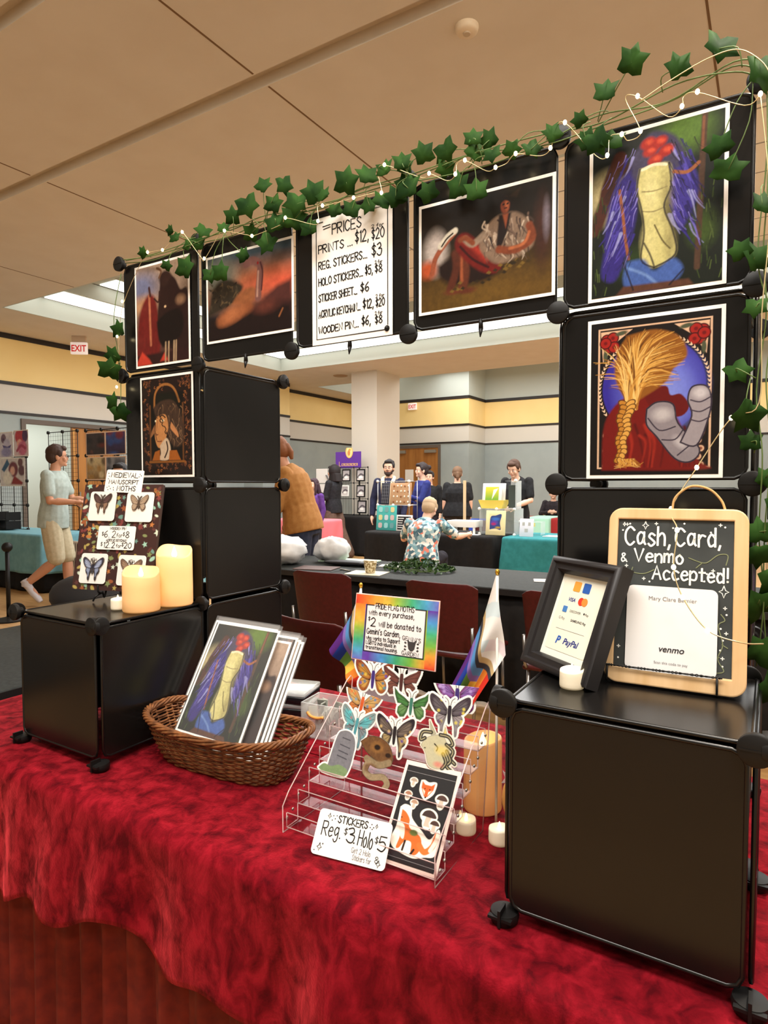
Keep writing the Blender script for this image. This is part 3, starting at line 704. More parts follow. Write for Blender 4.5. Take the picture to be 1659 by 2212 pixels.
# ================================================================== PICTURES
M_art = attr_mat('print_ink', .38, .35); M_gloss = attr_mat('sticker_ink', .22, .5, coat=.3); M_card = mat('white_card', (242, 238, 232), .6)
M_ink = mat('black_marker', (18, 16, 18), .7)
def irises(nx):
    A = Art(.9, 1.18, nx).bg((24, 32, 22), (30, 34, 30))
    A.ell(.72, .93*1, .2, .16, (92, 122, 46), .16).ell(.13, .63, .16, .2, (176, 164, 122), .12).ell(.3, .2, .2, .12, (44, 62, 26), .12).ell(.85, .33, .1, .14, (66, 86, 34), .1)
    A.line([(.02, .44), (.1, .6), (.13, .7), (.22, .86)], .055, (78, 40, 26), .02).line([(.12, .62), (.2, .74), (.3, .8)], .03, (66, 34, 24), .02)
    A.line([(.86, 1), (.84, .6), (.82, .1)], .022, (86, 62, 46), .012).line([(.853, .98), (.845, .8)], .01, (130, 84, 58), .008)
    rs = random.Random(5)
    A.poly([(.36, .8), (.2, .7), (.12, .5), (.1, .3), (.08, .13), (.2, .1), (.3, .3), (.36, .5)], (58, 46, 128), .03, smooth=True)
    A.poly([(.6, .78), (.78, .7), (.82, .56), (.76, .42), (.7, .36), (.62, .5), (.58, .66)], (66, 54, 142), .03, smooth=True)
    A.poly([(.3, .82), (.42, .95), (.52, .97), (.66, .9), (.72, .74), (.5, .7), (.34, .7)], (70, 64, 92), .03, smooth=True)
    for k in range(46):
        L = rs.random() < .55; x0 = rs.uniform(.14, .36) if L else rs.uniform(.6, .78); z0 = rs.uniform(.3, .88); d = -1 if L else 1
        c = rs.choice([(92, 80, 178), (120, 110, 196), (40, 30, 96), (150, 150, 200), (60, 48, 134)])
        A.line([(x0, z0), (x0+d*.03, z0-.06), (x0+d*rs.uniform(.05, .11), z0-rs.uniform(.1, .17))], rs.uniform(.006, .016), c, .01, taper=True)
    A.poly([(.38, .76), (.6, .76), (.62, .62), (.57, .5), (.64, .34), (.66, .2), (.5, .14), (.4, .2), (.42, .36), (.4, .5), (.36, .64)], (202, 194, 132), .03, smooth=True)
    A.ell(.46, .6, .06, .14, (216, 208, 150), .08).ell(.46, .3, .05, .12, (210, 202, 142), .08).ell(.59, .56, .04, .18, (150, 140, 92), .06, .7).ell(.62, .28, .04, .12, (140, 130, 84), .06, .7).line([(.4, .5), (.49, .485), (.58, .5)], .005, (150, 140, 96), .006).line([(.4, .62), (.49, .61), (.59, .62)], .005, (150, 140, 96), .006).line([(.5, .4), (.56, .3), (.62, .24)], .006, (110, 100, 62), .006)
    A.poly([(.28, .2), (.42, .2), (.5, .12), (.64, .18), (.72, .1), (.62, .02), (.34, .0), (.26, .08)], (76, 104, 170), .03, smooth=True).line([(.3, .16), (.44, .1), (.54, .02)], .01, (120, 150, 204), .02)
    A.poly([(.2, .0), (.8, .0), (.76, .04), (.26, .05)], (96, 62, 46), .02)
    for a, b in ((.46, .86), (.53, .9), (.58, .84), (.5, .8), (.44, .91)):
        A.ell(a, b, .06, .045, (166, 44, 34), .02, rot=20).ell(a+.01, b+.005, .028, .02, (206, 84, 56), .02)
    A.line([(.4, .755), (.49, .77), (.58, .755)], .012, (232, 224, 190), .008)
    A.line([(.22, .66), (.25, .5), (.27, .36), (.3, .22)], .012, (150, 92, 58), .01).line([(.64, .7), (.74, .68), (.82, .72)], .014, (156, 98, 62), .01)
    ink = (30, 22, 34)
    for P in ([(.38, .76), (.36, .64), (.4, .5), (.42, .36), (.4, .2), (.5, .14)], [(.6, .76), (.62, .62), (.57, .5), (.64, .34), (.66, .2), (.5, .14)], [(.42, .3), (.47, .22), (.5, .15)], [(.26, .2), (.34, .02)], [(.72, .1), (.62, .02)]): A.line(P, .007, ink, .008, alpha=.8)
    for k in range(120):
        L = rs.random() < .55; x0 = rs.uniform(.14, .37) if L else rs.uniform(.6, .8); z0 = rs.uniform(.2, .9) if L else rs.uniform(.4, .9); d = -1 if L else 1
        A.line([(x0, z0), (x0+d*.02, z0-.04), (x0+d*rs.uniform(.03, .07), z0-rs.uniform(.06, .11))], rs.uniform(.002, .005), rs.choice([ink, (140, 130, 200), (48, 38, 104), (44, 36, 90)]), .005, taper=True)
    for k in range(60): x, z = rs.choice([rs.uniform(0, .12), rs.uniform(.84, 1)]), rs.uniform(0, .6); A.line([(x, z), (x+rs.uniform(-.02, .02), z+.05)], .004, rs.choice([(60, 76, 34), (34, 44, 22), (84, 100, 50)]), .005)
    return A.grain(.2, 60, 3)
def wheat(nx):
    A = Art(.9, 1.16, nx).bg((22, 16, 16))
    A.poly([(.06, .04), (.94, .04), (.94, .96), (.06, .96)], (226, 190, 160)).poly([(.075, .05), (.925, .05), (.925, .95), (.075, .95)], (30, 22, 20))
    for sx in (0, 1):
        X = lambda x: x if sx == 0 else 1-x
        A.poly([(X(.08), .94), (X(.34), .94), (X(.2), .86), (X(.1), .74)], (224, 186, 156), .004)
        for dx, dz in ((0, 0), (.05, .01), (.02, -.05), (.06, -.05), (-.01, -.02)): A.ell(X(.13+dx), .885+dz, .045, .045, (168, 40, 32), .01, edge=(84, 14, 16)).ell(X(.13+dx), .885+dz, .015, .015, (120, 20, 22), .01)
        A.ell(X(.25), .92, .05, .018, (86, 92, 70), .01, rot=10).ell(X(.12), .78, .018, .05, (86, 92, 70), .01)
        for k in range(5): A.ell(X(.13+.02*(k % 2)), .26-.05*k, .03, .03, (214, 176, 146), .005, edge=(60, 40, 34)).ell(X(.13+.02*(k % 2)), .26-.05*k, .012, .012, (150, 92, 70), .005)
    A.ell(.5, .56, .43, .43, (30, 22, 24)).ell(.5, .56, .40, .40, (62, 52, 160), .01).ell(.55, .55, .3, .3, (112, 118, 214), .22).ell(.62, .48, .14, .2, (136, 150, 226), .2)
    for k in range(54):
        a = math.radians(-30+k*240/53); r = .425; x, z = .5+r*math.cos(a), .56*A.a+r*math.sin(a); s_ = 1 if k < 27 else -1; dx, dz = -math.sin(a)*.022*s_, math.cos(a)*.022*s_
        for q in (.35, -.35):
            ex, ez = dx*math.cos(q*1.8)-dz*math.sin(q*1.8), dx*math.sin(q*1.8)+dz*math.cos(q*1.8)
            A.line([(x, z/A.a), (x+ex, (z+ez)/A.a)], .007, (236, 206, 176), .004, taper=True)
    A.poly([(.1, .03), (.12, .34), (.28, .5), (.5, .5), (.66, .4), (.84, .1), (.9, .03)], (124, 26, 20), .02, smooth=True)
    A.poly([(.42, .54), (.6, .56), (.64, .5), (.72, .5), (.78, .42), (.7, .36), (.5, .42)], (110, 22, 20), .01, smooth=True)
    rs = random.Random(2)
    for k in range(16): x = rs.uniform(.15, .75); A.line([(x, .34-.1*rs.random()), (x+.05, .2), (x+.1*rs.random(), .05)], .01, rs.choice([(168, 50, 34), (88, 14, 14)]), .02, taper=True)
    # golden wheat sheaf
    A.poly([(.3, .9), (.52, .92), (.7, .86), (.76, .74), (.66, .66), (.6, .58), (.44, .5), (.34, .46), (.28, .5), (.2, .64), (.22, .8)], (150, 96, 34), .02, smooth=True)
    for k in range(260):
        x1, z1 = rs.uniform(.2, .76), rs.uniform(.56, .93); cx_ = .34+(x1-.34)*.35
        if (x1-.48)**2/.085+(z1-.72)**2/.05 > 1: continue
        A.line([(.33+rs.uniform(-.04, .06), .5), (cx_, z1*.7+.17), (x1, z1)], rs.uniform(.003, .01), rs.choice([(190, 136, 58), (216, 166, 84), (140, 90, 34), (96, 58, 20), (232, 190, 112)]), .006, taper=True)
    for k in range(90):
        a = rs.uniform(-.9, 1.15); L = rs.uniform(.2, .46); x0, z0 = .34+rs.uniform(-.05, .05), .46+rs.uniform(-.04, .05)
        c = rs.choice([(206, 152, 70), (226, 178, 96), (176, 118, 46), (120, 74, 24), (240, 202, 128)])
        A.line([(x0, z0), (x0+.5*L*math.sin(a*.6), z0+.55*L), (x0+L*math.sin(a), z0+L*math.cos(a)*.95)], rs.uniform(.004, .012), c, .006, taper=True)
    for k in range(14):
        z = .46-k*.028; w_ = .075-.003*k; x = .3+.012*math.sin(k*1.3)-.004*k
        A.ell(x-w_*.35, z, w_*.62, .026, (196, 138, 56), .01, rot=-35, edge=(96, 56, 18), ew=.003).ell(x+w_*.35, z, w_*.62, .026, (222, 170, 86), .01, rot=35, edge=(96, 56, 18), ew=.003)
    for k in range(24): x = .3+rs.uniform(-.06, .1); A.line([(x, .1), (x+rs.uniform(-.04, .06), .06), (x+rs.uniform(-.08, .1), .04+rs.uniform(0, .05))], .006, rs.choice([(214, 160, 76), (170, 112, 44), (236, 196, 120)]), .006, taper=True)
    # pewter jug with a crooked handle
    A.poly([(.46, .42), (.54, .46), (.66, .44), (.7, .32), (.86, .16), (.8, .08), (.68, .1), (.54, .24), (.46, .32)], (150, 142, 148), .015, smooth=True, edge=(56, 48, 62))
    A.ell(.58, .38, .07, .05, (196, 190, 192), .05).ell(.72, .2, .06, .035, (190, 184, 188), .04, rot=-45)
    for P in ([(.47, .36), (.56, .28), (.68, .3)], [(.58, .22), (.68, .22), (.74, .28)], [(.7, .12), (.76, .16), (.82, .2)]): A.line(P, .005, (64, 54, 70), .004)
    A.poly([(.72, .2), (.84, .18), (.92, .34), (.94, .46), (.9, .54), (.8, .54), (.77, .46), (.8, .36)], (164, 156, 162), .015, smooth=True, edge=(60, 50, 66))
    for z in (.34, .4, .46): A.line([(.79, z), (.86, z-.015), (.93, z+.01)], .005, (72, 62, 78), .004)
    A.ell(.86, .5, .05, .04, (206, 200, 204), .04)
    return A.grain(.06, 60, 8)
def recline(nx):
    A = Art(1.16, .86, nx).bg((86, 64, 26), (26, 18, 12)); A.ell(.5, .95, .6, .3, (28, 20, 14), .3).ell(.62, .08, .5, .12, (112, 84, 34), .2)
    A.ell(.12, .55, .09, .14, (188, 176, 168), .08).ell(.06, .4, .07, .06, (178, 84, 46), .06).ell(.93, .55, .05, .2, (70, 40, 30), .06).ell(.96, .65, .02, .1, (130, 120, 130), .03)
    A.line([(.09, .36), (.12, .5), (.2, .62), (.27, .7)], .02, (150, 84, 58), .01).line([(.16, .6), (.22, .68), (.28, .72)], .022, (206, 198, 180), .012).line([(.17, .6), (.21, .66), (.26, .7)], .006, (40, 26, 20), .006)
    rs = random.Random(3)
    A.poly([(.14, .42), (.3, .5), (.5, .46), (.66, .3), (.5, .2), (.3, .2), (.16, .3)], (38, 20, 14), .04, smooth=True)
    A.line([(.36, .56), (.34, .46), (.36, .32), (.34, .17)], .036, (104, 54, 34), .02).line([(.345, .54), (.33, .4), (.335, .24)], .012, (156, 88, 56), .014)
    A.line([(.28, .5), (.29, .36), (.24, .18)], .03, (92, 46, 30), .02).ell(.27, .15, .07, .02, (110, 58, 36), .02).ell(.38, .14, .06, .02, (100, 52, 32), .02)
    A.poly([(.64, .36), (.52, .5), (.38, .67), (.3, .66), (.28, .56), (.36, .42), (.5, .28), (.62, .26)], (112, 28, 22), .02, smooth=True).line([(.34, .62), (.42, .54), (.52, .4)], .02, (160, 54, 40), .03).line([(.32, .56), (.42, .42), (.54, .32)], .008, (56, 14, 14), .01)
    A.poly([(.5, .66), (.58, .75), (.68, .78), (.78, .74), (.86, .6), (.87, .44), (.76, .36), (.62, .33), (.53, .4), (.47, .52)], (134, 112, 94), .02, smooth=True)
    for k in range(70): x, z = rs.uniform(.5, .85), rs.uniform(.42, .74); A.line([(x, z), (x+rs.uniform(-.02, .04), z-.05), (x+rs.uniform(-.03, .05), z-.1)], rs.uniform(.003, .009), rs.choice([(196, 178, 158), (74, 58, 50), (108, 88, 76), (170, 150, 132), (58, 44, 40)]), .008, taper=True)
    A.poly([(.62, .77), (.71, .77), (.68, .6), (.63, .46), (.6, .5)], (34, 20, 18), .015).poly([(.645, .77), (.69, .77), (.67, .64)], (140, 76, 48), .012)
    A.line([(.84, .62), (.86, .5), (.74, .43), (.62, .46)], .026, (128, 68, 42), .015).line([(.84, .56), (.8, .47), (.7, .45)], .01, (178, 106, 68), .012).line([(.5, .62), (.42, .56), (.36, .62)], .024, (150, 130, 112), .015).line([(.42, .57), (.36, .63), (.32, .62)], .018, (136, 74, 46), .012)
    A.ell(.665, .87, .056, .072, (26, 16, 14), .02).ell(.665, .845, .034, .055, (122, 62, 40), .012).ell(.678, .85, .014, .036, (168, 98, 64), .016).line([(.65, .855), (.656, .858)], .006, (30, 18, 16), .005).line([(.68, .855), (.686, .858)], .006, (30, 18, 16), .005).line([(.66, .82), (.676, .82)], .005, (70, 30, 24), .005).line([(.62, .88), (.66, .91), (.71, .88)], .014, (24, 14, 12), .01)
    A.poly([(.7, .92), (.78, .98), (.75, .89)], (50, 36, 26), .015)
    for k in range(30): x = rs.uniform(.25, .9); z = .14+.3*max(0, x-.3)+rs.uniform(-.02, .08); A.poly([(x-.02, z), (x, z+.02), (x+.02, z), (x+.004, z-.014)], rs.choice([(70, 54, 24), (124, 98, 44), (52, 40, 20)]), .008)
    return A.grain(.2, 40, 5)
def sunset(nx):
    A = Art(1.16, .86, nx).bg((30, 18, 18), (66, 82, 92)); A.ell(.5, .6, .9, .16, (166, 112, 80), .2).ell(.9, .56, .4, .1, (206, 98, 72), .16).ell(.15, .75, .2, .16, (120, 120, 108), .15)
    A.poly([(.62, .3), (.7, .42), (.85, .52), (1, .56), (1, .2), (.6, .2)], (86, 48, 44), .05).poly([(.0, 0), (1, 0), (1, .3), (.6, .34), (.3, .24), (0, .3)], (36, 22, 22), .08)
    A.poly([(.0, .3), (.06, .6), (.2, .72), (.36, .66), (.44, .58), (.36, .44), (.2, .36)], (58, 50, 40), .04, smooth=True)
    rs = random.Random(9)
    for k in range(40): x, z = rs.uniform(.04, .4), rs.uniform(.4, .68); A.line([(x, z), (x+rs.uniform(-.05, .05), z+rs.uniform(-.06, .04))], .008, rs.choice([(80, 70, 54), (36, 30, 26), (104, 86, 62)]), .01, taper=True)
    A.poly([(.3, .4), (.4, .52), (.56, .56), (.6, .46), (.5, .36)], (150, 96, 62), .03, smooth=True).poly([(.12, .26), (.3, .34), (.5, .4), (.56, .3), (.3, .18), (.14, .16)], (142, 86, 54), .05, smooth=True).ell(.3, .28, .14, .06, (176, 112, 74), .08, rot=16).ell(.7, .3, .12, .05, (104, 56, 46), .07)
    A.line([(.62, .42), (.63, .56), (.645, .7), (.64, .8), (.56, .86), (.48, .84)], .036, (122, 84, 78), .016).line([(.61, .44), (.615, .56), (.625, .72)], .01, (176, 138, 122), .012).line([(.66, .5), (.675, .7), (.65, .82)], .008, (80, 44, 46), .01)
    A.ell(.62, .82, .01, .012, (140, 20, 26), .008).line([(.86, .16), (.9, .24)], .008, (150, 96, 60), .01)
    return A.grain(.16, 30, 6)
def cloaked(nx):
    A = Art(.9, 1.16, nx).bg((66, 26, 24), (176, 152, 132)); A.ell(.1, .8, .3, .18, (126, 130, 160), .2).ell(.15, .62, .2, .1, (196, 150, 110), .15)
    A.poly([(.0, .1), (.05, .5), (.22, .7), (.4, .62), (.45, .1)], (116, 34, 32), .05, smooth=True).line([(.26, .7), (.27, .45), (.28, .2)], .02, (186, 116, 86), .02).line([(.26, .78), (.28, .7)], .02, (74, 38, 36), .02)
    A.poly([(.5, .16), (.42, .4), (.46, .7), (.5, .84), (.62, .88), (.76, .82), (.86, .7), (1, .66), (1, .1), (.7, .12)], (48, 26, 24), .03, smooth=True)
    A.ell(.58, .84, .12, .1, (56, 34, 30), .04).poly([(.4, .42), (.6, .5), (.86, .5), (.9, .3), (.7, .18), (.46, .2)], (26, 14, 14), .04, smooth=True).ell(.86, .6, .08, .06, (150, 116, 90), .06)
    A.line([(.42, .96), (.5, .92), (.46, .86)], .016, (110, 78, 56), .012).line([(.36, .66), (.44, .62), (.46, .72)], .012, (60, 30, 30), .01).ell(.57, .56, .02, .015, (224, 190, 150), .015)
    A.poly([(.0, 0), (1, 0), (1, .12), (0, .1)], (54, 26, 26), .04).poly([(.0, .04), (.1, .14), (.24, .06), (.3, .0), (0, 0)], (196, 70, 52), .03).poly([(.46, .02), (.54, .1), (.62, .02)], (196, 70, 52), .03)
    for x in (.56, .62, .72, .76): A.line([(x, .0), (x+.01, .2)], .014, (176, 150, 120), .014)
    return A.grain(.2, 26, 7)
def lady(nx):
    A = Art(.86, 1.2, nx).bg((40, 24, 20)); rs = random.Random(11)
    for k in range(150):
        e = rs.random()
        x, z = (rs.choice([rs.uniform(.03, .15), rs.uniform(.85, .97)]), rs.uniform(.02, .98)) if e < .65 else (rs.uniform(.05, .95), rs.choice([rs.uniform(.02, .12), rs.uniform(.88, .98)]))
        a = rs.uniform(0, 6.28); A.line([(x, z), (x+.03*math.cos(a), z+.02*math.sin(a)), (x+.03*math.cos(a+1), z+.025*math.sin(a+1))], .007, rs.choice([(120, 74, 48), (96, 58, 42), (146, 92, 52)]), .006)
    A.poly([(.16, .13), (.84, .13), (.84, .84), (.16, .84)], (22, 16, 12), .02); A.line([(.17, .14), (.17, .72)], .014, (112, 72, 40), .02).line([(.83, .14), (.83, .72)], .014, (112, 72, 40), .02).line([(.15, .135), (.85, .135)], .014, (150, 96, 40), .02)
    A.line([(.26, .7), (.28, .84), (.4, .92), (.56, .92), (.68, .86), (.76, .74)], .018, (166, 112, 60), .014).ell(.52, .76, .2, .12, (26, 26, 16), .08)
    A.poly([(.24, .7), (.4, .76), (.62, .76), (.76, .66), (.84, .5), (.84, .34), (.7, .28), (.56, .36), (.52, .56), (.3, .6)], (74, 54, 42), .03, smooth=True)
    for k in range(90):
        x, z = rs.uniform(.28, .82), rs.uniform(.34, .74)
        if x < .52 and z < .58: continue
        A.line([(x, z), (x+.04*rs.uniform(-1, 1), z-.03), (x+.06*rs.uniform(-1, 1), z-.08)], .007, rs.choice([(116, 88, 66), (54, 38, 30), (142, 112, 84), (90, 66, 50)]), .008, taper=True)
    A.poly([(.3, .6), (.48, .62), (.54, .5), (.5, .4), (.44, .3), (.34, .28), (.28, .34), (.26, .44)], (196, 140, 88), .015, smooth=True)
    A.poly([(.6, .54), (.72, .44), (.74, .38), (.66, .42), (.58, .48)], (196, 138, 92), .012, smooth=True).poly([(.26, .52), (.2, .46), (.17, .39), (.23, .42), (.27, .46)], (150, 104, 68), .012, smooth=True).line([(.285, .58), (.27, .46), (.3, .36)], .006, (70, 44, 30), .006)
    A.ell(.28, .56, .014, .016, (240, 226, 190), .006).ell(.43, .56, .03, .016, (240, 226, 190), .006).ell(.43, .56, .011, .014, (40, 26, 20), .006).line([(.27, .6), (.32, .59)], .007, (50, 32, 26), .006).line([(.37, .6), (.42, .615), (.48, .59)], .009, (50, 32, 26), .006)
    A.line([(.285, .43), (.3, .415), (.325, .42)], .007, (110, 60, 44), .006).line([(.31, .35), (.36, .345), (.4, .35)], .006, (110, 44, 36), .006).line([(.32, .56), (.3, .46)], .006, (150, 98, 60), .008)
    for a, b in ((.4, .58), (.46, .5), (.5, .44), (.36, .62)): A.line([(a, b), (a+.03, b-.03), (a+.01, b-.06), (a+.04, b-.08)], .008, (40, 24, 20), .006)
    A.poly([(.36, .3), (.5, .38), (.58, .28), (.54, .16), (.34, .16), (.38, .22)], (206, 184, 158), .015, smooth=True).line([(.5, .34), (.52, .26), (.46, .18)], .012, (50, 30, 24), .008)
    A.poly([(.2, .15), (.26, .24), (.36, .26), (.36, .15)], (166, 98, 36), .015).poly([(.54, .15), (.56, .25), (.7, .25), (.78, .15)], (166, 98, 36), .015)
    return A.grain(.12, 50, 12)
def art_print(name, label, A, ow, oh, bw, M, group, cat='art print', pic_first=None):
    t = thing(name, label, cat, M, group)
    MB().box(0, ow, -.0005, .0005, 0, oh).build('paper', M_card, t)
    k = (ow-2*bw)/A.w; A.w *= k
    o = A.mesh('picture', M_art, t, bw, bw, -.0009); return t, o
def wall_print(label, A, x0, x1, z0, z1, bw=.006, gap=.0045):
    M = frameM((x0, -gap, z0)); aw, ah = x1-x0-2*bw, z1-z0-2*bw
    t = thing('art_print', label, 'art print', M, 'prints on the black panels')
    MB().box(0, x1-x0, -.0005, .0005, 0, z1-z0).build('paper', M_card, t)
    A.w = aw; A.img = A.img**1.12*.8
    o = A.mesh('picture', M_art, t, bw, bw, -.0009)
    sz = ah/(A.a*aw); o.scale = (1, 1, sz); o.location = (0, 0, bw*(1-sz))
    for q in ((.004, .004), (x1-x0-.004, z1-z0-.004)): pass
    return t
wall_print('dark red and brown cloaked-figure print at the top left corner of the arch', cloaked(150), .056, .267, 1.666, 1.934)
wall_print('landscape print with a sunset sky and a curved grey neck, second on the bridge', sunset(220), .326, .602, 1.70, 1.910)
wall_print('dark brown landscape print of a reclining man in a white shirt', recline(260), .920, 1.192, 1.687, 1.900)
wall_print('tall print of purple, cream and blue with white border at top right', irises(260), 1.2495, 1.459, 1.663, 1.936)
wall_print('print with a royal blue oval, golden strands and red roses, on the right tower', wheat(280), 1.250, 1.4595, 1.3625, 1.632)
wall_print('ornate sepia portrait print of a curly-haired woman on the left tower', lady(180), .071, .274, 1.374, 1.640)

# price list
t = thing('price_list', 'white hand-lettered PRICES sheet hanging in the middle of the bridge', 'price sign', frameM((.654, -.0045, 1.659)), None)
MB().box(0, .205, -.0005, .0005, 0, .272).build('sheet', M_card, t)
b = MB(); w_ = .0022
for P in ([(.012, .25), (.012, .012), (.186, .012)], [(.194, .022), (.194, .262), (.15, .262)], [(.012, .25), (.012, .262), (.03, .262)]): ribbon(b, P, w_)
for P in ([(.03, .252), (.05, .253)], [(.032, .246), (.05, .248)]): ribbon(b, P, .002)
dot(b, .192, .014, .0065)
rn = random.Random(4)
write(b, 'PRICES', .055, .232, .021, .0026, fit=.078, rnd=rn)
for i, (l, lw, r, rx, rw, hi, hx, hw, big) in enumerate((('PRINTS ...', .092, '$12,', .114, .036, '20', .155, .033, 1), ('REG. STICKERS...', .128, '$3', .155, .028, '', 0, 0, 1), ('HOLO STICKERS...', .117, '$5,', .139, .020, '8', .163, .020, 0), ('STICKER SHEET...', .102, '$6', .127, .024, '', 0, 0, 0), ('ACRYLIC KEYCHAIN...', .110, '$12,', .133, .028, '20', .165, .023, 0), ('WOODEN PIN...', .106, '$6,', .130, .024, '8', .163, .020, 0))):
    z = .196-.0345*i
    write(b, l, .018, z, .0165-.001*i*.5, .0025, fit=lw, rnd=rn, slope=.03)
    write(b, r, rx, z+.004, .024 if big else .018, .0026, fit=rw, rnd=rn)
    if hi:
        write(b, '$'+hi, hx, z+.004, .021 if i == 0 else .016, .0023, fit=hw, rnd=rn); write(b, '2 for', hx, z+.0265 if i == 0 else z+.0215, .007, .0012, fit=hw*.95, rnd=rn)
b.build('lettering', M_ink, t)
MB().ball((.012, -.003, .262), (.004, .003, .004), 10).ball((.192, -.003, .014), (.004, .003, .004), 10).build('push_pin', M_con, t, True)
# ================================================================== IVY AND FAIRY LIGHTS
M_leaf = noisy('ivy_leaf', (20, 44, 14), (42, 72, 26), 22, .75, spec=.08); M_stem = mat('ivy_stem', (86, 108, 54), .6)
LEAF = [(0.148,1.945,.026),(0.231,1.989,.023),(0.261,1.96,.025),(0.294,1.94,.03),(0.326,1.939,.034),(0.352,1.958,.031),(0.279,1.889,.05),(0.233,1.897,.023),(0.441,1.978,.037),(0.425,1.949,.024),(0.506,1.98,.046),(0.553,2.013,.035),(0.609,2.002,.037),(0.575,1.971,.037),(0.635,1.961,.042),(0.683,1.971,.044),(0.718,1.954,.027),(0.494,1.931,.038),(0.546,1.895,.044),(0.577,1.93,.041),(0.624,1.932,.047),(0.67,1.902,.038),(0.77,1.971,.048),(0.818,1.972,.038),(0.779,1.915,.034),(0.813,1.921,.032),(0.864,1.973,.035),(0.901,1.976,.034),(0.859,1.91,.033),(0.901,1.939,.04),(0.479,1.881,.03),(0.4,1.857,.042),(0.362,1.857,.033),(0.904,1.97,.031),(0.949,1.978,.036),(0.993,1.977,.037),(1.049,1.96,.034),(1.047,1.984,.031),(1.074,1.979,.035),(0.986,1.949,.03),(1.014,1.91,.045),(1.054,1.888,.039),(0.914,1.925,.045),(1.089,1.939,.03),(1.25,1.926,.033),(1.269,1.914,.038),(1.287,1.916,.035),(1.243,1.953,.023),(1.282,1.988,.038),(1.322,2.021,.04),(1.389,1.991,.036),(1.444,2.009,.042),(1.5,1.948,.048),(1.449,1.854,.031),(1.46,1.824,.039),(0.727,1.929,.029),(0.884,1.916,.037),(0.956,1.908,.035),(1.156,1.933,.029),(1.122,1.942,.028),(1.196,1.945,.032)]
RIGHT = [(1.479,1.695,.028),(1.496,1.681,.039),(1.505,1.756,.034),(1.5,1.611,.028),(1.477,1.522,.032),(1.49,1.455,.043),(1.497,1.415,.028),(1.511,1.282,.035),(1.51,1.248,.035),(1.511,1.173,.042),(1.516,1.105,.042),(1.517,1.361,.028),(1.53,1.32,.04),(1.535,1.21,.045),(1.53,1.05,.04)]
LEFT = [(.012,1.774,.04),(0.0,1.703,.045),(-.011,1.667,.051),(.002,1.578,.043),(.021,1.551,.043)]
IVY = [(0, .52), (.17, .27), (.5, .24), (.37, -.02), (.42, -.32), (.16, -.36), (0, -.28), (-.16, -.36), (-.42, -.32), (-.37, -.02), (-.5, .24), (-.17, .27)]
def ivy_leaf(b, c, s, rot, tilt, yaw, fold=.35, nar=1.0):
    M = Matrix.Rotation(yaw, 4, 'Z') @ Matrix.Rotation(tilt, 4, 'X') @ Matrix.Rotation(rot, 4, 'Y')
    P = [(0, 0, 0.0)]
    for x, z in IVY: P.append((x*nar, -abs(x)*fold-.12*z*z, z))
    P = [M @ (Vector(q)*s) + Vector(c) for q in P]; n = len(IVY)
    b.add(P, [(0, i+1, (i+1) % n+1) for i in range(n)])
def garland(label, path, leaves, seed, yb, stem_r=.0011, strands=3):
    rs = random.Random(seed); t = thing('ivy_garland', label, 'ivy garland', path[0], 'artificial ivy on the arch'); Mw = Matrix.Translation(path[0])
    st = MB()
    for k in range(strands): st.tube(catmull([(x+rs.uniform(-.008, .008), y+rs.uniform(-.01, .01), z+rs.uniform(-.012, .012)) for x, y, z in path], 6), stem_r, 6)
    fo = MB()
    for x, z, s in leaves:
        y = yb+rs.uniform(-.018, .012); rot = rs.uniform(-.6, .6)+(math.pi if rs.random() < .3 else 0); sc = s*1.35
        ivy_leaf(fo, (x, y, z), sc, rot, rs.uniform(-.35, .35), rs.uniform(-.1, .8), rs.uniform(.15, .4), rs.uniform(.75, 1.05))
        q = min(path, key=lambda p: (p[0]-x)**2+(p[2]-z)**2); q = (q[0]+rs.uniform(-.02, .02), q[1], q[2]+rs.uniform(-.01, .01))
        mid = ((x+q[0])/2+rs.uniform(-.012, .012), (y+q[1])/2-.006, (z+q[2])/2+rs.uniform(0, .012))
        st.tube(catmull([q, mid, (x, y, z)], 4), .0009, 5)
    st.build('stem', M_stem, t, True, world=Mw); f = fo.build('foliage', M_leaf, t, True, world=Mw)
    m = f.modifiers.new('t', 'SOLIDIFY'); m.thickness = .0006
garland('green ivy garland lying along the top edge of the black arch', [(.03,-.01,1.955),(.15,-.02,1.945),(.3,-.025,1.95),(.42,-.02,1.945),(.55,-.03,1.945),(.68,-.02,1.945),(.8,-.02,1.95),(.92,-.03,1.948),(1.05,-.02,1.95),(1.17,-.02,1.955),(1.27,-.02,1.96),(1.38,-.025,1.965),(1.46,-.02,1.975),(1.505,-.02,1.955)], LEAF, 3, -.03)
garland('green ivy vine trailing down the right edge of the right tower', [(1.512,-.02,1.94),(1.508,-.022,1.8),(1.5,-.026,1.69),(1.514,-.03,1.6),(1.508,-.034,1.5),(1.517,-.035,1.4),(1.512,-.035,1.28),(1.525,-.03,1.17),(1.518,-.028,1.08)], RIGHT, 8, -.036, strands=2)
garland('short ivy vine hanging down the left edge of the left tower', [(-.004,-.012,1.93),(-.008,-.012,1.8),(-.006,-.014,1.68),(.0,-.014,1.54)], LEFT, 6, -.026, strands=1)
BULB = [(0.165,1.942),(0.221,1.937),(0.293,1.966),(0.367,1.889),(0.434,1.94),(0.519,1.911),(0.616,1.93),(0.704,1.904),(0.716,1.933),(0.794,1.931),(0.86,1.925),(0.867,1.977),(0.965,1.936),(1.019,1.921),(1.038,1.941),(1.097,1.913),(1.134,1.927),(1.195,1.92),(1.219,1.955),(1.288,1.883),(1.31,1.91),(1.338,1.907),(1.333,1.962),(1.397,1.927),(1.418,1.942),(1.5,1.913)]
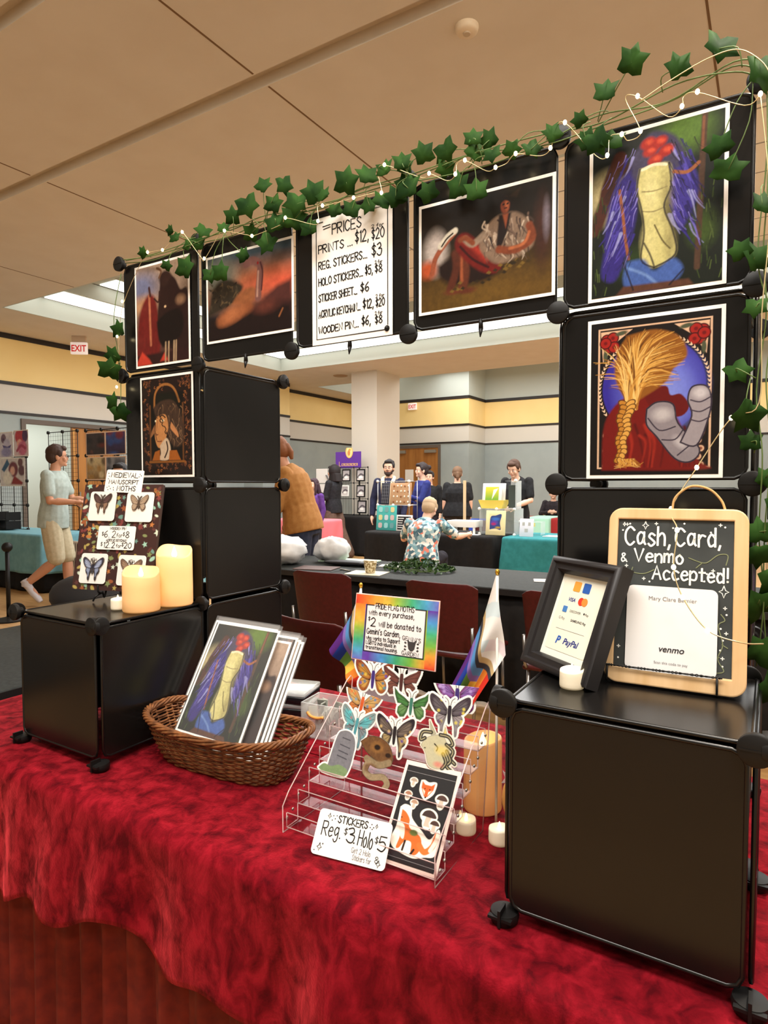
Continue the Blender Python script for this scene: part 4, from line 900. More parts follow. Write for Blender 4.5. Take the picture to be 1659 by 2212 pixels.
t = thing('fairy_lights', 'copper-wire fairy lights strung through the ivy and down past the chalkboard', 'string lights', (0, 0, PZ)); Mw = Matrix.Translation((0, 0, PZ))
M_wire = mat('copper_wire', (214, 196, 150), .35, .5); M_bulb = mat('warm_led', (255, 240, 200), .3, emit=(255, 232, 176), es=9)
rs = random.Random(5); pth = [(.0, -.02, 1.62), (.006, -.02, 1.755), (.03, -.02, 1.845)]; bl = [(.0, -.024, 1.62), (.006, -.024, 1.755), (.03, -.024, 1.845)]
for i, (x, z) in enumerate(BULB):
    q = (x, -.047, z); pth.append((x-.02, -.04, z+rs.uniform(-.008, .01))); pth.append(q); bl.append(q)
st = MB().tube(catmull(pth, 5), .0007, 5)
HANG = [(1.508,-.05,1.6),(1.507,-.05,1.471),(1.472,-.05,1.451),(1.427,-.05,1.378),(1.395,-.075,1.315),(1.413,-.154,1.288),(1.411,-.168,1.237),(1.424,-.176,1.197),(1.456,-.186,1.157),(1.495,-.19,1.146),(1.52,-.15,1.139)]
st.tube(catmull([(1.5, -.047, 1.913), (1.515, -.05, 1.75)]+HANG, 6), .0009, 5)
# loose loop over the top right corner
st.tube(catmull([(1.338, -.047, 1.955), (1.38, -.05, 1.97), (1.43, -.05, 1.985), (1.47, -.05, 1.985), (1.5, -.047, 1.96), (1.515, -.047, 1.93)], 6), .0009, 5)
st.build('wire', M_wire, t, True, world=Mw)
bl += HANG[2:9]
_b = MB().ball((0, 0, 0), (.0032, .0032, .004), 10); B0 = None
for q in bl:
    if B0 is None: B0 = _b.build('bulb', M_bulb, t, True); o = B0
    else: o = B0.copy(); C.collection.objects.link(o); o.parent = t
    o.location = (q[0], q[1]-.002, q[2]-PZ)
# ================================================================== WINGED STICKERS / PINS
def bfly(A, cx, cz, s, up, lo, body, ink=(26, 20, 24), tail=0, veins=True, sil=False, rag=0, rot=0, spots=None, seed=1):
    rs = random.Random(seed); k = 1/A.a; ca, sa = math.cos(math.radians(rot)), math.sin(math.radians(rot))
    def T(P, m): return [((cx+s*(m*x*ca-z*sa)), cz+s*(m*x*sa+z*ca)*k) for x, z in P]
    U = [(.05, .12), (.2, .3), (.42, .44), (.5, .4), (.49, .26), (.4, .1), (.3, .02), (.08, -.02)]
    L = [(.05, .04), (.26, .04), (.36, -.06), (.37, -.2), (.28, -.3), (.17, -.28), (.1, -.16)]
    if tail: L = [(.05, .04), (.26, .02), (.33, -.08), (.29, -.2), (.22, -.28), (.2, -.46), (.15, -.48), (.13, -.28), (.09, -.14)]
    if rag:
        U = [(.05, .1), (.2, .2), (.36, .28), (.5, .42), (.47, .24), (.42, .12), (.38, .03), (.28, .03), (.08, -.04)]
    for m in (-1, 1):
        A.poly(T(L, m), lo[0], .02, smooth=not rag, sil=sil, edge=ink, ew=.008*s); A.poly(T([(x*.72+.06, z*.72) for x, z in L], m), lo[1], .05*s, smooth=True, alpha=.85)
        A.poly(T(U, m), up[0], .02, smooth=not rag, sil=sil, edge=ink, ew=.008*s); A.poly(T([(x*.7+.06, z*.7+.03) for x, z in U], m), up[1], .07*s, smooth=True, alpha=.85)
        if veins:
            for e in ((.44, .4), (.46, .3), (.42, .16)): A.line(T([(.08, .08), e], m), .006*s, ink, .006, alpha=.7, smooth=False)
            for e in ((.33, -.08), (.32, -.2), (.2, -.26)): A.line(T([(.07, .0), e], m), .006*s, ink, .006, alpha=.7, smooth=False)
        if spots:
            for _ in range(7): x, z = T([(rs.uniform(.14, .42), rs.uniform(-.2, .34))], m)[0]; A.ell(x, z, .035*s, .035*s, rs.choice(spots), .03*s, .8)
        A.line(T([(.02, .2), (.05, .32), (.12, .38)], m), .009*s, ink, .006, sil=sil)
    A.poly(T([(-.04, .2), (.04, .2), (.05, .04), (.03, -.2), (-.03, -.2), (-.05, .04)], 1), body, .015, smooth=True, sil=sil)
    return A
# ================================================================== LEFT CUBE: MOTH BOARD AND CANDLES
BM = frameM((-.031, -.150, 1.083), 15, 12); BW, BH = .242, .278
t = thing('display_board', 'small board wrapped in autumn leaf print cloth, leaning on the left black cube', 'display board', BM)
MB().rbox(0, BW, .0015, .012, 0, BH, .003).build('board', mat('board_edge', (62, 44, 38), .8), t, 'auto')
A = Art(BW, BH, 230).bg((62, 40, 36)); rs = random.Random(7)
for k in range(210):
    x, z = rs.random(), rs.random(); c = rs.choice([(176, 112, 62), (146, 84, 50), (124, 132, 86), (150, 190, 170), (196, 206, 186), (120, 60, 58), (92, 56, 52), (104, 140, 128), (168, 150, 84), (86, 48, 44)])
    r_ = rs.uniform(.02, .034); a = rs.uniform(0, 6.28)
    if rs.random() < .45:
        P = [(x+r_*(1.25 if i % 2 == 0 else .6)*math.cos(a+i*.6283), z+r_*(1.25 if i % 2 == 0 else .6)*math.sin(a+i*.6283)/A.a) for i in range(10)]; A.poly(P, c, .006)
    else: A.ell(x, z, r_*.62, r_*1.15, c, .006, rot=math.degrees(a))
A.mesh('leaf_print_cloth', attr_mat('printed_cotton', .85, .2), t, 0, 0, .001)
e = thing('wire_easel', 'black wire easel holding up the leaf-print board', 'easel', BM)
ez = MB()
for x in (.095, .205):
    ez.tube(catmull([(x, .016, .2), (x, .016, .0), (x, .004, -.006), (x, -.012, -.004), (x-.002, -.014, .012)], 5), .0024, 8).tube(catmull([(x, .006, -.004), (x-.006, -.012, -.016), (x-.012, -.012, -.0285)], 5), .0024, 8)
ez.tube([(.15, .016, .2), (.15, .085, -.045+.03)], .0022, 6).tube([(.095, .016, .13), (.205, .016, .13)], .002, 6).build('frame', M_con, e, True)
MC_ = mat('pin_card', (236, 230, 224), .55)
def pin_card(label, s, q, art, ring=False):
    M = BM @ Matrix.Translation((BW*s-.04, -.0025, BH*q-.038)); t = thing('pin_card', label, 'card', M, 'pin cards on the leaf-print board')
    MB().prism(rrect(0, .082, 0, .078, .008), -.0008, .0002).build('card', MC_, t)
    p_ = art.mesh('moth_pin', M_gloss, t, .012 if not ring else .008, .02-(.012 if ring else 0), -.0032, .002)
    if ring:
        b = MB().tube([(.041+.008*math.cos(a*.5236), -.004, .058+.008*math.sin(a*.5236)) for a in range(12)], .001, 6, closed=True)
        b.tube([(.036, -.004, .052), (.036, -.004, .046)], .0009, 6).cyl((.046, -.006, .05), (.052, -.006, .058), .0028, .0028, 10); b.build('clasp', M_steel, t, True)
    return t
def moth_art(w, up, lo, body, **k):
    A = Art(w, w*.92, 90).bg((200, 190, 170)); bfly(A, .5, .52, .94, up, lo, body, sil=True, **k); A.diecut(.018, (70, 56, 46)); return A
pin_card('white card with a dark brown moth pin, upper left on the leaf-print board', .27, .785, moth_art(.058, ((66, 48, 46), (96, 70, 66)), ((120, 88, 70), (150, 120, 98)), (60, 44, 38), tail=1, seed=2))
pin_card('white card with a pale tan moth pin, upper right on the leaf-print board', .745, .78, moth_art(.056, ((150, 126, 104), (172, 150, 126)), ((156, 132, 108), (176, 154, 130)), (74, 58, 48), seed=3))
pin_card('white card with a blue and black moth keychain, lower left on the board', .257, .195, moth_art(.066, ((52, 50, 66), (168, 178, 206)), ((46, 44, 60), (150, 160, 190)), (40, 40, 54), tail=1, seed=4), True)
pin_card('white card with a brown moth keychain, half hidden behind the candle', .735, .19, moth_art(.066, ((118, 92, 76), (160, 132, 108)), ((110, 86, 72), (150, 122, 98)), (70, 54, 46), seed=5), True)
def hand_card(name, label, M, w, h, r, fn, m=None, th=.001, cat='sign', mm=None):
    t = thing(name, label, cat, M); MB().prism(rrect(0, w, 0, h, r), -.0004, th).build('card', mm or M_card, t)
    b = MB(); fn(b); b.build('lettering', m or M_ink, t); return t
def f_price(b):
    write(b, 'WOODEN PIN', .036, .0525, .006, .0012, fit=.05); write(b, '$', .012, .036, .010, .0012); write(b, '6.', .02, .032, .017, .0017); write(b, '2', .044, .032, .017, .0017); write(b, 'for', .058, .033, .010, .0011); write(b, '$', .077, .036, .010, .0012); write(b, '8', .086, .032, .016, .0018)
    write(b, 'ACRYLIC KEYCHAIN', .028, .0215, .006, .0012, fit=.064); write(b, '$', .012, .009, .010, .0012); write(b, '12.', .022, .005, .0145, .0018); write(b, '2', .047, .005, .014, .0018); write(b, 'for', .06, .006, .009, .0011); write(b, '$', .077, .009, .010, .0012); write(b, '20', .085, .005, .0145, .0018)
hand_card('price_card', 'white card reading $6 2 for $8, centred on the leaf-print board', BM @ Matrix.Translation((BW*.5-.057, -.0025, BH*.49-.031)), .114, .062, .005, f_price)
def f_med(b):
    rn = random.Random(2); write(b, 'MEDIEVAL', .016, .04, .0125, .0018, fit=.086, rnd=rn); write(b, 'MANUSCRIPT', .012, .0225, .0105, .0016, fit=.094, rnd=rn); write(b, 'MOTHS', .04, .005, .0125, .0018, fit=.06, rnd=rn)
    for x, z in ((.007, .05), (.010, .042), (.008, .035), (.105, .05), (.109, .046), (.103, .043), (.008, .012), (.012, .006), (.019, .009), (.028, .012), (.029, .006), (.014, .015)): dot(b, x, z, .0013)
hand_card('sign_card', 'white hand-lettered MEDIEVAL MANUSCRIPT MOTHS card on top of the leaf-print board', BM @ Matrix.Translation((BW*.51-.058, -.003, BH-.02)) @ Matrix.Rotation(math.radians(2), 4, 'Y'), .116, .06, .004, f_med)

M_wax = mat('candle_wax', (232, 190, 138), .5, emit=(255, 176, 96), es=.30); M_wax2 = mat('pale_wax', (240, 224, 190), .5, emit=(255, 214, 150), es=.22)
M_flame = mat('led_flame', (255, 244, 200), .3, emit=(255, 232, 160), es=5); M_tea = mat('tea_wax', (236, 226, 206), .45, emit=(255, 226, 170), es=.16)
def candle(label, x, y, z, r, h, wob=.006, fl=.022, m=None, cat='candle', ph=0, group='flameless candles', tea=False, flat=0.0, fm=None):
    t = thing('tea_light' if tea else 'pillar_candle', label, 'tea light' if tea else 'candle', (x, y, z), group)
    W_ = lambda a, i: (wob*(math.sin(a+ph)*(1 if i < 7 else .25)+(.25*math.sin(3*a+ph*2) if i < 7 else 0)) if i >= 4 else 0)
    dp = fl*.62 if not tea else .0035
    MB().lathe([(r*.96, 0), (r, .003), (r, h*.3), (r*.995, h*.6), (r*.99, h-.004), (r*.95, h), (r*.86, h-.002), (r*.7, h-dp*.8), (r*.3, h-dp), (.001, h-dp)], seg=48, wob=W_).build('wax', m or M_wax, t, True)
    zb = h-dp-.001
    MB().lathe([(.0008, zb), (fl*.2, zb+fl*.2), (fl*.22, zb+fl*.4), (fl*.12, zb+fl*.75), (.0005, zb+fl)], seg=14).build('flame', fm or M_flame, t, True)
    return t
candle('tall glowing pillar candle on the left cube, touching the tower', .262, -.062, ZP, .0435, .134, .013, .030, ph=-.75)
candle('short glowing pillar candle on the left cube in front of the tall one', .256, -.156, ZP, .0425, .094, .010, .026, ph=-.9)
candle('tea light on the left cube beside the short pillar candle', .196, -.176, ZP, .0165, .026, .001, .013, M_tea, tea=True)
# ================================================================== RIGHT CUBE: CHALKBOARD, FRAME
CM = frameM((1.314, -.149, ZP+.0005), 3, 10); CW, CH = .188, .262
M_pine = noisy('pine_wood', (216, 176, 126), (232, 196, 150), 40, .5, stretch=(1, 1, .12)); M_slate = noisy('chalk_slate', (48, 52, 52), (62, 66, 66), 14, .7)
M_chalk = mat('chalk_white', (242, 242, 236), .8); M_chg = mat('chalk_green', (128, 134, 100), .9)
t = thing('chalkboard', 'wood-framed chalkboard lettered Cash, Card & Venmo Accepted! on the right cube', 'chalkboard', CM)
outer = rrect(0, CW, 0, CH, .02, 7); inner = rrect(.0135, CW-.0185, .024, CH-.017, .0006, 7)
n = len(outer); vs = [(x, y, z) for y in (-.006, .006) for P in (outer, inner) for x, z in P]
fs = []
for k in range(n):
    j = (k+1) % n
    fs += [(k, j, n+j, n+k), (2*n+j, 2*n+k, 3*n+k, 3*n+j), (j, k, 2*n+k, 2*n+j), (n+k, n+j, 3*n+j, 3*n+k)]
MB().add(vs, fs).build('frame', M_pine, t, False, bevel=.002)
MB().box(.012, CW-.017, -.002, .004, .022, CH-.015).build('slate', M_slate, t)
b = MB(); rn = random.Random(8); y = -.0026
write(b, 'Cash,', .024, .2065, .027, .0031, y, fit=.066, rnd=rn); write(b, 'Card,', .094, .2075, .0255, .003, y, fit=.062, rnd=rn); write(b, '&', .019, .180, .0135, .002, y); write(b, 'Venmo', .038, .1815, .0185, .0029, y, fit=.070, rnd=rn); write(b, 'Accepted!', .064, .157, .0195, .0028, y, fit=.102, rnd=rn)
for x, z, r in ((.052, .236, .006), (.158, .144, .0085), (.022, .237, .003)): star4(b, x, z, r, .0012, y)
for x, z in ((.024, .236), (.065, .238), (.15, .238), (.142, .172), (.158, .12), (.16, .085), (.025, .173), (.05, .155), (.156, .05), (.018, .052)): write(b, '+', x, z-.003, .008, .0013, y)
for x, z in ((.03, .238), (.02, .228), (.09, .233), (.105, .24), (.158, .236), (.14, .228), (.064, .222), (.136, .168), (.15, .17), (.162, .112), (.155, .092), (.158, .076), (.155, .062), (.158, .04), (.148, .026), (.02, .036), (.026, .166), (.06, .152)): dot(b, x, z, .0014, y)
b.build('chalk_lettering', M_chalk, t)
b = MB()
for P in ([(.122, .186), (.135, .184), (.15, .196), (.162, .196), (.16, .182)], [(.122, .186), (.112, .19)], [(.13, .184), (.122, .176)], [(.03, .166), (.05, .163), (.066, .17)], [(.032, .16), (.036, .172)], [(.155, .112), (.16, .104), (.152, .096), (.158, .07), (.152, .05), (.16, .034), (.15, .03)], [(.157, .07), (.164, .066)], [(.154, .052), (.146, .05)]): ribbon(b, [(q.x, q.y) for q in catmull([Vector((a, c, 0)) for a, c in P], 5)] if len(P) > 2 else P, .0013, y)
b.build('chalk_vines', M_chg, t)
hd = MB().tube(catmull([(.088, 0, CH-.002), (.092, .0, CH+.018), (.112, -.001, CH+.034), (.136, -.001, CH+.03), (.152, 0, CH+.014), (.158, 0, CH-.002)], 6), .0017, 8); hd.build('rope_handle', mat('jute_rope', (196, 158, 104), .9), t, True)
# payment card taped on
VM = CM @ Matrix.Translation((.030, -.0062, .0215))
t = thing('payment_card', 'white card reading venmo taped to the chalkboard', 'card', VM)
MB().prism(rrect(0, .121, 0, .124, .009, 6), 0, .0009).build('card', mat('white_laminate', (240, 238, 238), .3), t)
mg = mat('grey_print', (128, 126, 128), .5); md_ = mat('dark_print', (38, 36, 42), .5)
printed('name_line', 'Mary Clare Bernier', .062, .1035, .0082, mg, t, -.0006)
printed('app_name', 'venmo', .062, .030, .0125, md_, t, -.0006, shear=.25, bold=.00015); printed('pay_line', 'Scan this code to pay', .062, .0125, .0052, mg, t, -.0006)
# black twisted wire easel
t = thing('wire_easel', 'black twisted wire easel under the chalkboard', 'easel', CM); b = MB()
def twist(P, r, turns):
    P = catmull(P, 12); N = len(P)
    for ph in (0, math.pi): b.tube([q+Vector((0, r*math.cos(ph+turns*2*math.pi*i/N)-.0, r*math.sin(ph+turns*2*math.pi*i/N))) for i, q in enumerate(P)], r*.9, 6)
twist([(.004, -.0105, .0245), (.05, -.0105, .0245), (.1, -.0105, .0245), (.158, -.0105, .0245)], .0012, 22)
for x in (.006, .152): b.tube([(x, -.0105, .0245), (x, -.0105, .004), (x, -.0085, .0022), (x, .0085, .0022), (x, .02, .1), (x, .05, .004)], .0018, 6)
b.build('frame', M_con, t, True)
# picture frame with the payment logos
FM = frameM((1.182, -.116, ZP), -36, 21); FW, FH = .160, .184
t = thing('picture_frame', 'tilted black moulded frame showing payment logos, leaning on the chalkboard', 'picture frame', FM)
prof = [(0, .010), (0, -.012), (.004, -.016), (.009, -.0165), (.012, -.012), (.016, -.0115), (.020, -.013), (.0225, -.009), (.025, -.003), (.025, .006)]
vs = []; fs = []; m = len(prof)
for cx, cz, sx, sz in ((0, 0, 1, 1), (FW, 0, -1, 1), (FW, FH, -1, -1), (0, FH, 1, -1)):
    for d, yy in prof: vs.append((cx+sx*d, yy, cz+sz*d))
for k in range(4):
    for i in range(m-1): fs.append((k*m+i, ((k+1) % 4)*m+i, ((k+1) % 4)*m+i+1, k*m+i+1))
MB().add(vs, fs).build('moulding', mat('black_moulding', (32, 30, 32), .45), t, 'auto')
MB().box(.02, FW-.02, .004, .009, .02, FH-.02).build('backing', mat('frame_back', (40, 36, 34), .8), t)
sh = MB().box(.024, FW-.024, .0005, .002, .024, FH-.024).build('sheet', mat('sheet_paper', (236, 236, 226), .5), t)
def prn(n, tx, x, z, s, c, **k): return printed(n, tx, x, z, s, c, t, -.0004, **k)
mb = mat('logo_blue', (44, 92, 176), .5); mo = mat('logo_orange', (232, 158, 62), .5); mr = mat('logo_red', (222, 58, 40), .5); my_ = mat('logo_amber', (240, 140, 60), .5); mn = mat('logo_navy', (34, 52, 130), .5); mpk = mat('print_black', (40, 40, 44), .5)
MB().prism(rrect(.032, FW-.032, .036, FH-.032, .006), -.0001, .0004).build('panel_card', mat('card_tint', (232, 230, 214), .5), t)
MB().prism(rrect(.058, .074, .134, .15, .002), -.0006, 0).build('orange_tile', mo, t); MB().prism(rrect(.080, .096, .134, .15, .002), -.0006, 0).build('blue_tile', mb, t)
prn('tile_mark', 'P', .066, .139, .009, mpk, bold=.0003, shear=.2); prn('tile_mark', 'v', .088, .139, .010, M_card, bold=.0004, shear=.2)
prn('card_name', 'VISA', .062, .117, .0085, mn, shear=.2, bold=.0002); MB().prism([(.084+.0065*math.cos(a*.314), .120+.0065*math.sin(a*.314)) for a in range(20)], -.0006, 0).build('red_disc', mr, t); MB().prism([(.092+.0065*math.cos(a*.314), .120+.0065*math.sin(a*.314)) for a in range(20)], -.0007, 0).build('amber_disc', my_, t)
MB().prism(rrect(.048, .058, .098, .108, .001), -.0006, 0).build('blue_square', mat('logo_sky', (70, 124, 190), .5), t); prn('card_name', 'AMEX', .053, .1015, .003, M_card); prn('card_name', 'DISCOVER', .078, .100, .0055, mpk); prn('card_name', 'Pay', .105, .100, .0055, mpk); dot_ = MB(); dot(dot_, .0985, .1025, .0017, -.0005); dot_.build('fruit_mark', mpk, t)
prn('card_name', 'G Pay', .052, .086, .0062, mg); prn('card_name', 'SAMSUNG Pay', .091, .086, .0056, mpk, bold=.0001)
MB().box(.046, .112, -.0005, 0, .0705, .0709).build('rule', mg, t)
prn('brand', 'PayPal', .088, .049, .0135, mn, shear=.22, bold=.0003); prn('brand_mark', 'P', .058, .0475, .017, mb, shear=.22, bold=.0006)
candle('tea light on the right cube in front of the picture frame', 1.282, -.207, ZP, .0175, .027, .0012, .012, M_tea, tea=True, ph=1)
# ================================================================== BASKET OF PRINTS
BC = Vector((.512, -.138, ZT+.004)); BMx = Matrix.Translation(BC) @ Matrix.Rotation(math.radians(3.5), 4, 'Z')
def sup(a, b_, th, e=2.9):
    c, s_ = math.cos(th), math.sin(th)
    return a*math.copysign(abs(c)**(2/e), c), b_*math.copysign(abs(s_)**(2/e), s_)
M_wick = noisy('wicker', (90, 54, 30), (140, 90, 52), 60, .5, spec=.4)
t = thing('wicker_basket', 'oblong brown wicker basket filled with sleeved prints', 'basket', BMx)
HB = .085
def wall_pt(th, k):     # k = 0..1 up the side
    a = .158+.047*k**.8; b_ = .062+.030*k**.8; x, y = sup(a, b_, th)
    return Vector((x, y, HB*k+.016*k*(x/.2)**2))
NS = 44; b = MB()
for i in range(NS):
    th = 2*math.pi*(i+.5)/NS; b.tube([wall_pt(th, k/6) for k in range(7)], .0017, 6)
b.build('stakes', M_wick, t, True)
b = MB(); NR = 17
for r_ in range(NR):
    k = .02+.9*r_/(NR-1); P = []
    for j in range(NS*4):
        th = 2*math.pi*j/(NS*4); q = wall_pt(th, k); o = .0026*math.cos(NS/2*th*1.0+math.pi*r_); d = Vector((q.x/.2, q.y/.09*1.0, 0)).normalized(); P.append(q+d*o)
    b.tube(P, (.0024), 6, closed=True)
b.build('weave', M_wick, t, True)
b = MB(); NN = 300
for s_ in range(5):
    P = []
    for j in range(NN):
        th = 2*math.pi*j/NN; q = wall_pt(th, 1.0); d = Vector((q.x/.2, q.y/.09, 0)).normalized(); ph = 2*math.pi*s_/5+th*11
        P.append(q+d*(.0055*math.cos(ph))+Vector((0, 0, .0055*math.sin(ph))))
    b.tube(P, .0031, 6, closed=True)
b.build('braided_rim', M_wick, t, True)
b = MB()
for j in range(12):
    y = -.056+.0102*j; L = .15*(1-(abs(y)/.075)**3)
    b.tube([(x, y, .002+.001*math.sin(x*180+j*math.pi)) for x in np.linspace(-L, L, 40)], .003, 6)
b.build('base', M_wick, t, True)
M_sleeve = mat('clear_sleeve', (255, 255, 255), .12, alpha=.06, spec=.5)
P_ir = irises(190); P_cl = cloaked(150); P_re = recline(150); P_re2 = P_re
W_, H_ = .206, .272
_proto = {}
def sleeved(label, kind, dx, dy, dz, yaw=-1.0, lean=31):
    _c, _s = math.cos(math.radians(31)), math.sin(math.radians(31)); M = frameM((.338+dx, -.132+dy*_c+dz*_s, .776-dy*_s+dz*_c), yaw, lean); t = thing('sleeved_print', label, 'art print', M, 'sleeved prints in the wicker basket')
    if not _proto:
        _proto['p'] = MB().box(0, W_, -.0005, .0006, 0, H_).build('paper', M_card, t)
        _proto['s'] = MB().rbox(-.003, W_+.003, -.0016, .0016, -.004, H_+.012, .0012, 2).build('sleeve', M_sleeve, t)
    else:
        for k in ('p', 's'): o = _proto[k].copy(); C.collection.objects.link(o); o.parent = t
    if kind not in _proto:
        A = {'a': P_ir, 'b': P_cl, 'c': lady(130)}[kind]; A.w = W_-.011; A.img = A.img**1.1*.85; o = A.mesh('picture', M_art, t, .0055, .0055, -.0009)
        sz = (H_-.011)/(A.a*A.w); o.scale = (1, 1, sz); o.location = (0, 0, .0055*(1-sz)); _proto[kind] = o
    else: o = _proto[kind].copy(); C.collection.objects.link(o); o.parent = t
    return t
sleeved('front sleeved print of purple, cream and blue in the wicker basket', 'a', 0, 0, 0)
sleeved('sleeved print peeking out left, directly behind the front one in the basket', 'a', -.014, .0055, .004)
sleeved('sleeved print showing only a thin left edge, lowest at left in the basket', 'a', -.020, .011, -.010)
sleeved('sleeved dark red print showing right of the front one in the basket', 'b', .030, .0165, -.018)
sleeved('sleeved sepia print at right, taller of the two behind the front one', 'c', .040, .022, -.004)
sleeved('sleeved print showing a thin white right edge in the basket', 'b', .046, .0275, -.007)
sleeved('rearmost sleeved print at the far right of the basket', 'c', .052, .033, -.009)
# black cases and a clear tub behind the basket
M_case = mat('black_case', (20, 20, 22), .25); M_clear = mat('clear_plastic', (235, 240, 238), .08, alpha=.28, spec=.8)
for k, lb in ((0, 'lower black plastic case behind the basket prints'), (1, 'upper black plastic case on the stack behind the basket prints')):
    M = Matrix.Translation((.40, .20, ZT+.003+.034*k)) @ Matrix.Rotation(math.radians(18-4*k), 4, 'Z'); t = thing('plastic_case', lb, 'case', M, 'black cases behind the basket')
    MB().rbox(-.075, .075, -.055, .055, 0, .02, .004).build('tray', M_case, t, 'auto'); MB().rbox(-.076, .076, -.056, .056, .0205, .033, .004).build('lid', M_clear, t, 'auto')
M = Matrix.Translation((.605, .115, ZT+.003)) @ Matrix.Rotation(math.radians(6), 4, 'Z'); t = thing('plastic_tub', 'clear plastic tub of small packets between the basket and the sticker stand', 'box', M)
b = MB()
for q in ((-.055, .055, -.042, -.039, 0, .085), (-.055, .055, .039, .042, 0, .085), (-.055, -.052, -.039, .039, 0, .085), (.052, .055, -.039, .039, 0, .085), (-.052, .052, -.039, .039, 0, .003)): b.box(*q)
b.build('tub', M_clear, t)
b = MB(); rs = random.Random(3)
for k in range(26): b.rbox(-.012, .012, -.002, .002, -.016, .016, .0015, 1, M=Matrix.Translation((rs.uniform(-.035, .035), rs.uniform(-.026, .026), .02+rs.uniform(0, .045))) @ Matrix.Rotation(rs.uniform(0, 3), 4, 'Z') @ Matrix.Rotation(rs.uniform(-.6, .6), 4, 'X'))
o = b.build('packets', noisy('grey_packets', (128, 132, 126), (168, 170, 160), 40, .5), t); o['kind'] = 'stuff'
MB().tube(catmull([(-.036, -.044, .064), (-.024, -.046, .056), (-.006, -.046, .054), (.01, -.046, .058)], 4), [.004]*13 if False else .0035, 8).build('orange_tag', mat('orange_tag', (226, 158, 80), .5), t, True)
# ================================================================== ACRYLIC STICKER STAND
def acrylic():
    m = bpy.data.materials.new('clear_acrylic'); m.use_nodes = True; nt = m.node_tree; nt.nodes.clear()
    o = nt.nodes.new('ShaderNodeOutputMaterial'); mx = nt.nodes.new('ShaderNodeMixShader'); tr = nt.nodes.new('ShaderNodeBsdfTransparent'); gl = nt.nodes.new('ShaderNodeBsdfGlossy'); fr = nt.nodes.new('ShaderNodeFresnel')
    tr.inputs[0].default_value = (.95, .94, .94, 1); gl.inputs['Roughness'].default_value = .05; gl.inputs[0].default_value = (1, 1, 1, 1); fr.inputs[0].default_value = 1.33
    ge = nt.nodes.new('ShaderNodeNewGeometry'); iv = nt.nodes.new('ShaderNodeMath'); iv.operation = 'SUBTRACT'; iv.inputs[0].default_value = 1; nt.links.new(ge.outputs['Backfacing'], iv.inputs[1]); mu = nt.nodes.new('ShaderNodeMath'); mu.operation = 'MULTIPLY'; nt.links.new(fr.outputs[0], mu.inputs[0]); nt.links.new(iv.outputs[0], mu.inputs[1]); nt.links.new(mu.outputs[0], mx.inputs[0]); nt.links.new(tr.outputs[0], mx.inputs[1]); nt.links.new(gl.outputs[0], mx.inputs[2]); nt.links.new(mx.outputs[0], o.inputs[0]); return m
M_acr = acrylic(); M_edge = mat('acrylic_edge', (236, 206, 204), .15, alpha=.62, spec=.8)
SX0, SX1 = .800, 1.100; SP = Vector((.95, -.18, ZT+.004)); Mw = Matrix.Translation(SP)
t = thing('sticker_stand', 'clear acrylic tiered stand full of moth stickers on the red cloth', 'display stand', SP)
side = [(-.288, ZT+.004), (-.288, .786), (-.272, .806), (-.088, .958), (-.074, .964), (-.068, .958), (-.100, ZT+.004)]
for x in (SX0, SX1):
    b = MB(); M = Matrix(((0, 1, 0, x), (1, 0, 0, 0), (0, 0, 1, 0), (0, 0, 0, 1))); b.prism(side, -.0013, .0013, M=M); b.build('side_panel', M_acr, t, world=Mw)
    MB().tube([(x, y, z) for y, z in side], .0011, 6, closed=True).build('polished_edge', M_edge, t, True, world=Mw)
TIER = []; NT = 6
for k in range(NT):
    y0 = -.280+.0325*k; z0 = ZT+.010+.0285*k; TIER.append((y0, z0))
    b = MB(); e = MB()
    b.box(SX0+.002, SX1-.002, y0, y0+.03, z0, z0+.0018).box(SX0+.002, SX1-.002, y0, y0+.0018, z0+.0018, z0+.026).box(SX0+.002, SX1-.002, y0+.03, y0+.0318, z0, z0+.03)
    for zz, yy in ((z0+.026, y0+.0009), (z0+.0005, y0), (z0+.0302, y0+.031)): e.tube([(SX0+.002, yy, zz), (SX1-.002, yy, zz)], .0009, 6)
    for x in (SX0+.002, SX1-.002): e.tube([(x, y0, z0+.026), (x, y0, z0), (x, y0+.031, z0), (x, y0+.031, z0+.03)], .0008, 6)
    f = b.build('tier', M_acr, t, world=Mw); e.build('polished_edge', M_edge, f, True, world=Mw)
    for x in (SX0, SX1):
        sx = -1 if x == SX0 else 1
        for yy in (y0+.006, y0+.022): MB().ball((x+sx*.002, yy, z0+.011+(yy-y0)*.5), (.0022, .003, .003), 10).build('screw_cap', M_steel, t, True, world=Mw)
def sticker(label, A, x, y, z, w, yaw=6, lean=22, th=.0007, roll=0, k=1.12, name='moth_sticker', cat='sticker', group='stickers on the acrylic stand', wob=0):
    w *= k; A.w = w; M = frameM((x, y, z), yaw, lean) @ Matrix.Rotation(math.radians(roll), 4, 'Y')
    o = A.mesh(name, M_gloss, None, -w/2, 0, 0, th); o.matrix_world = M; return tag(o, label, cat, group)
def mk(w, h, up, lo, body, **k):
    A = Art(1, h/w, 120).bg((230, 228, 224)); bfly(A, .5, .54, k.pop('s', .92), up, lo, body, sil=True, **k); A.diecut(.05); return A
sticker('rainbow butterfly sticker, top left on the acrylic stand', mk(76, 62, ((134, 62, 40), (190, 140, 60)), ((160, 90, 44), (206, 160, 80)), (64, 44, 120), spots=[(60, 150, 160), (90, 70, 170), (214, 190, 80), (40, 110, 150)], seed=3), .873, -.112, .938, .078, 5, 12)
sticker('dark brown moth sticker at top centre of the acrylic stand', mk(77, 50, ((96, 50, 46), (116, 66, 58)), ((104, 58, 50), (122, 74, 62)), (78, 40, 38), seed=4, rag=1), .933, -.104, .946, .080, 4, 10)
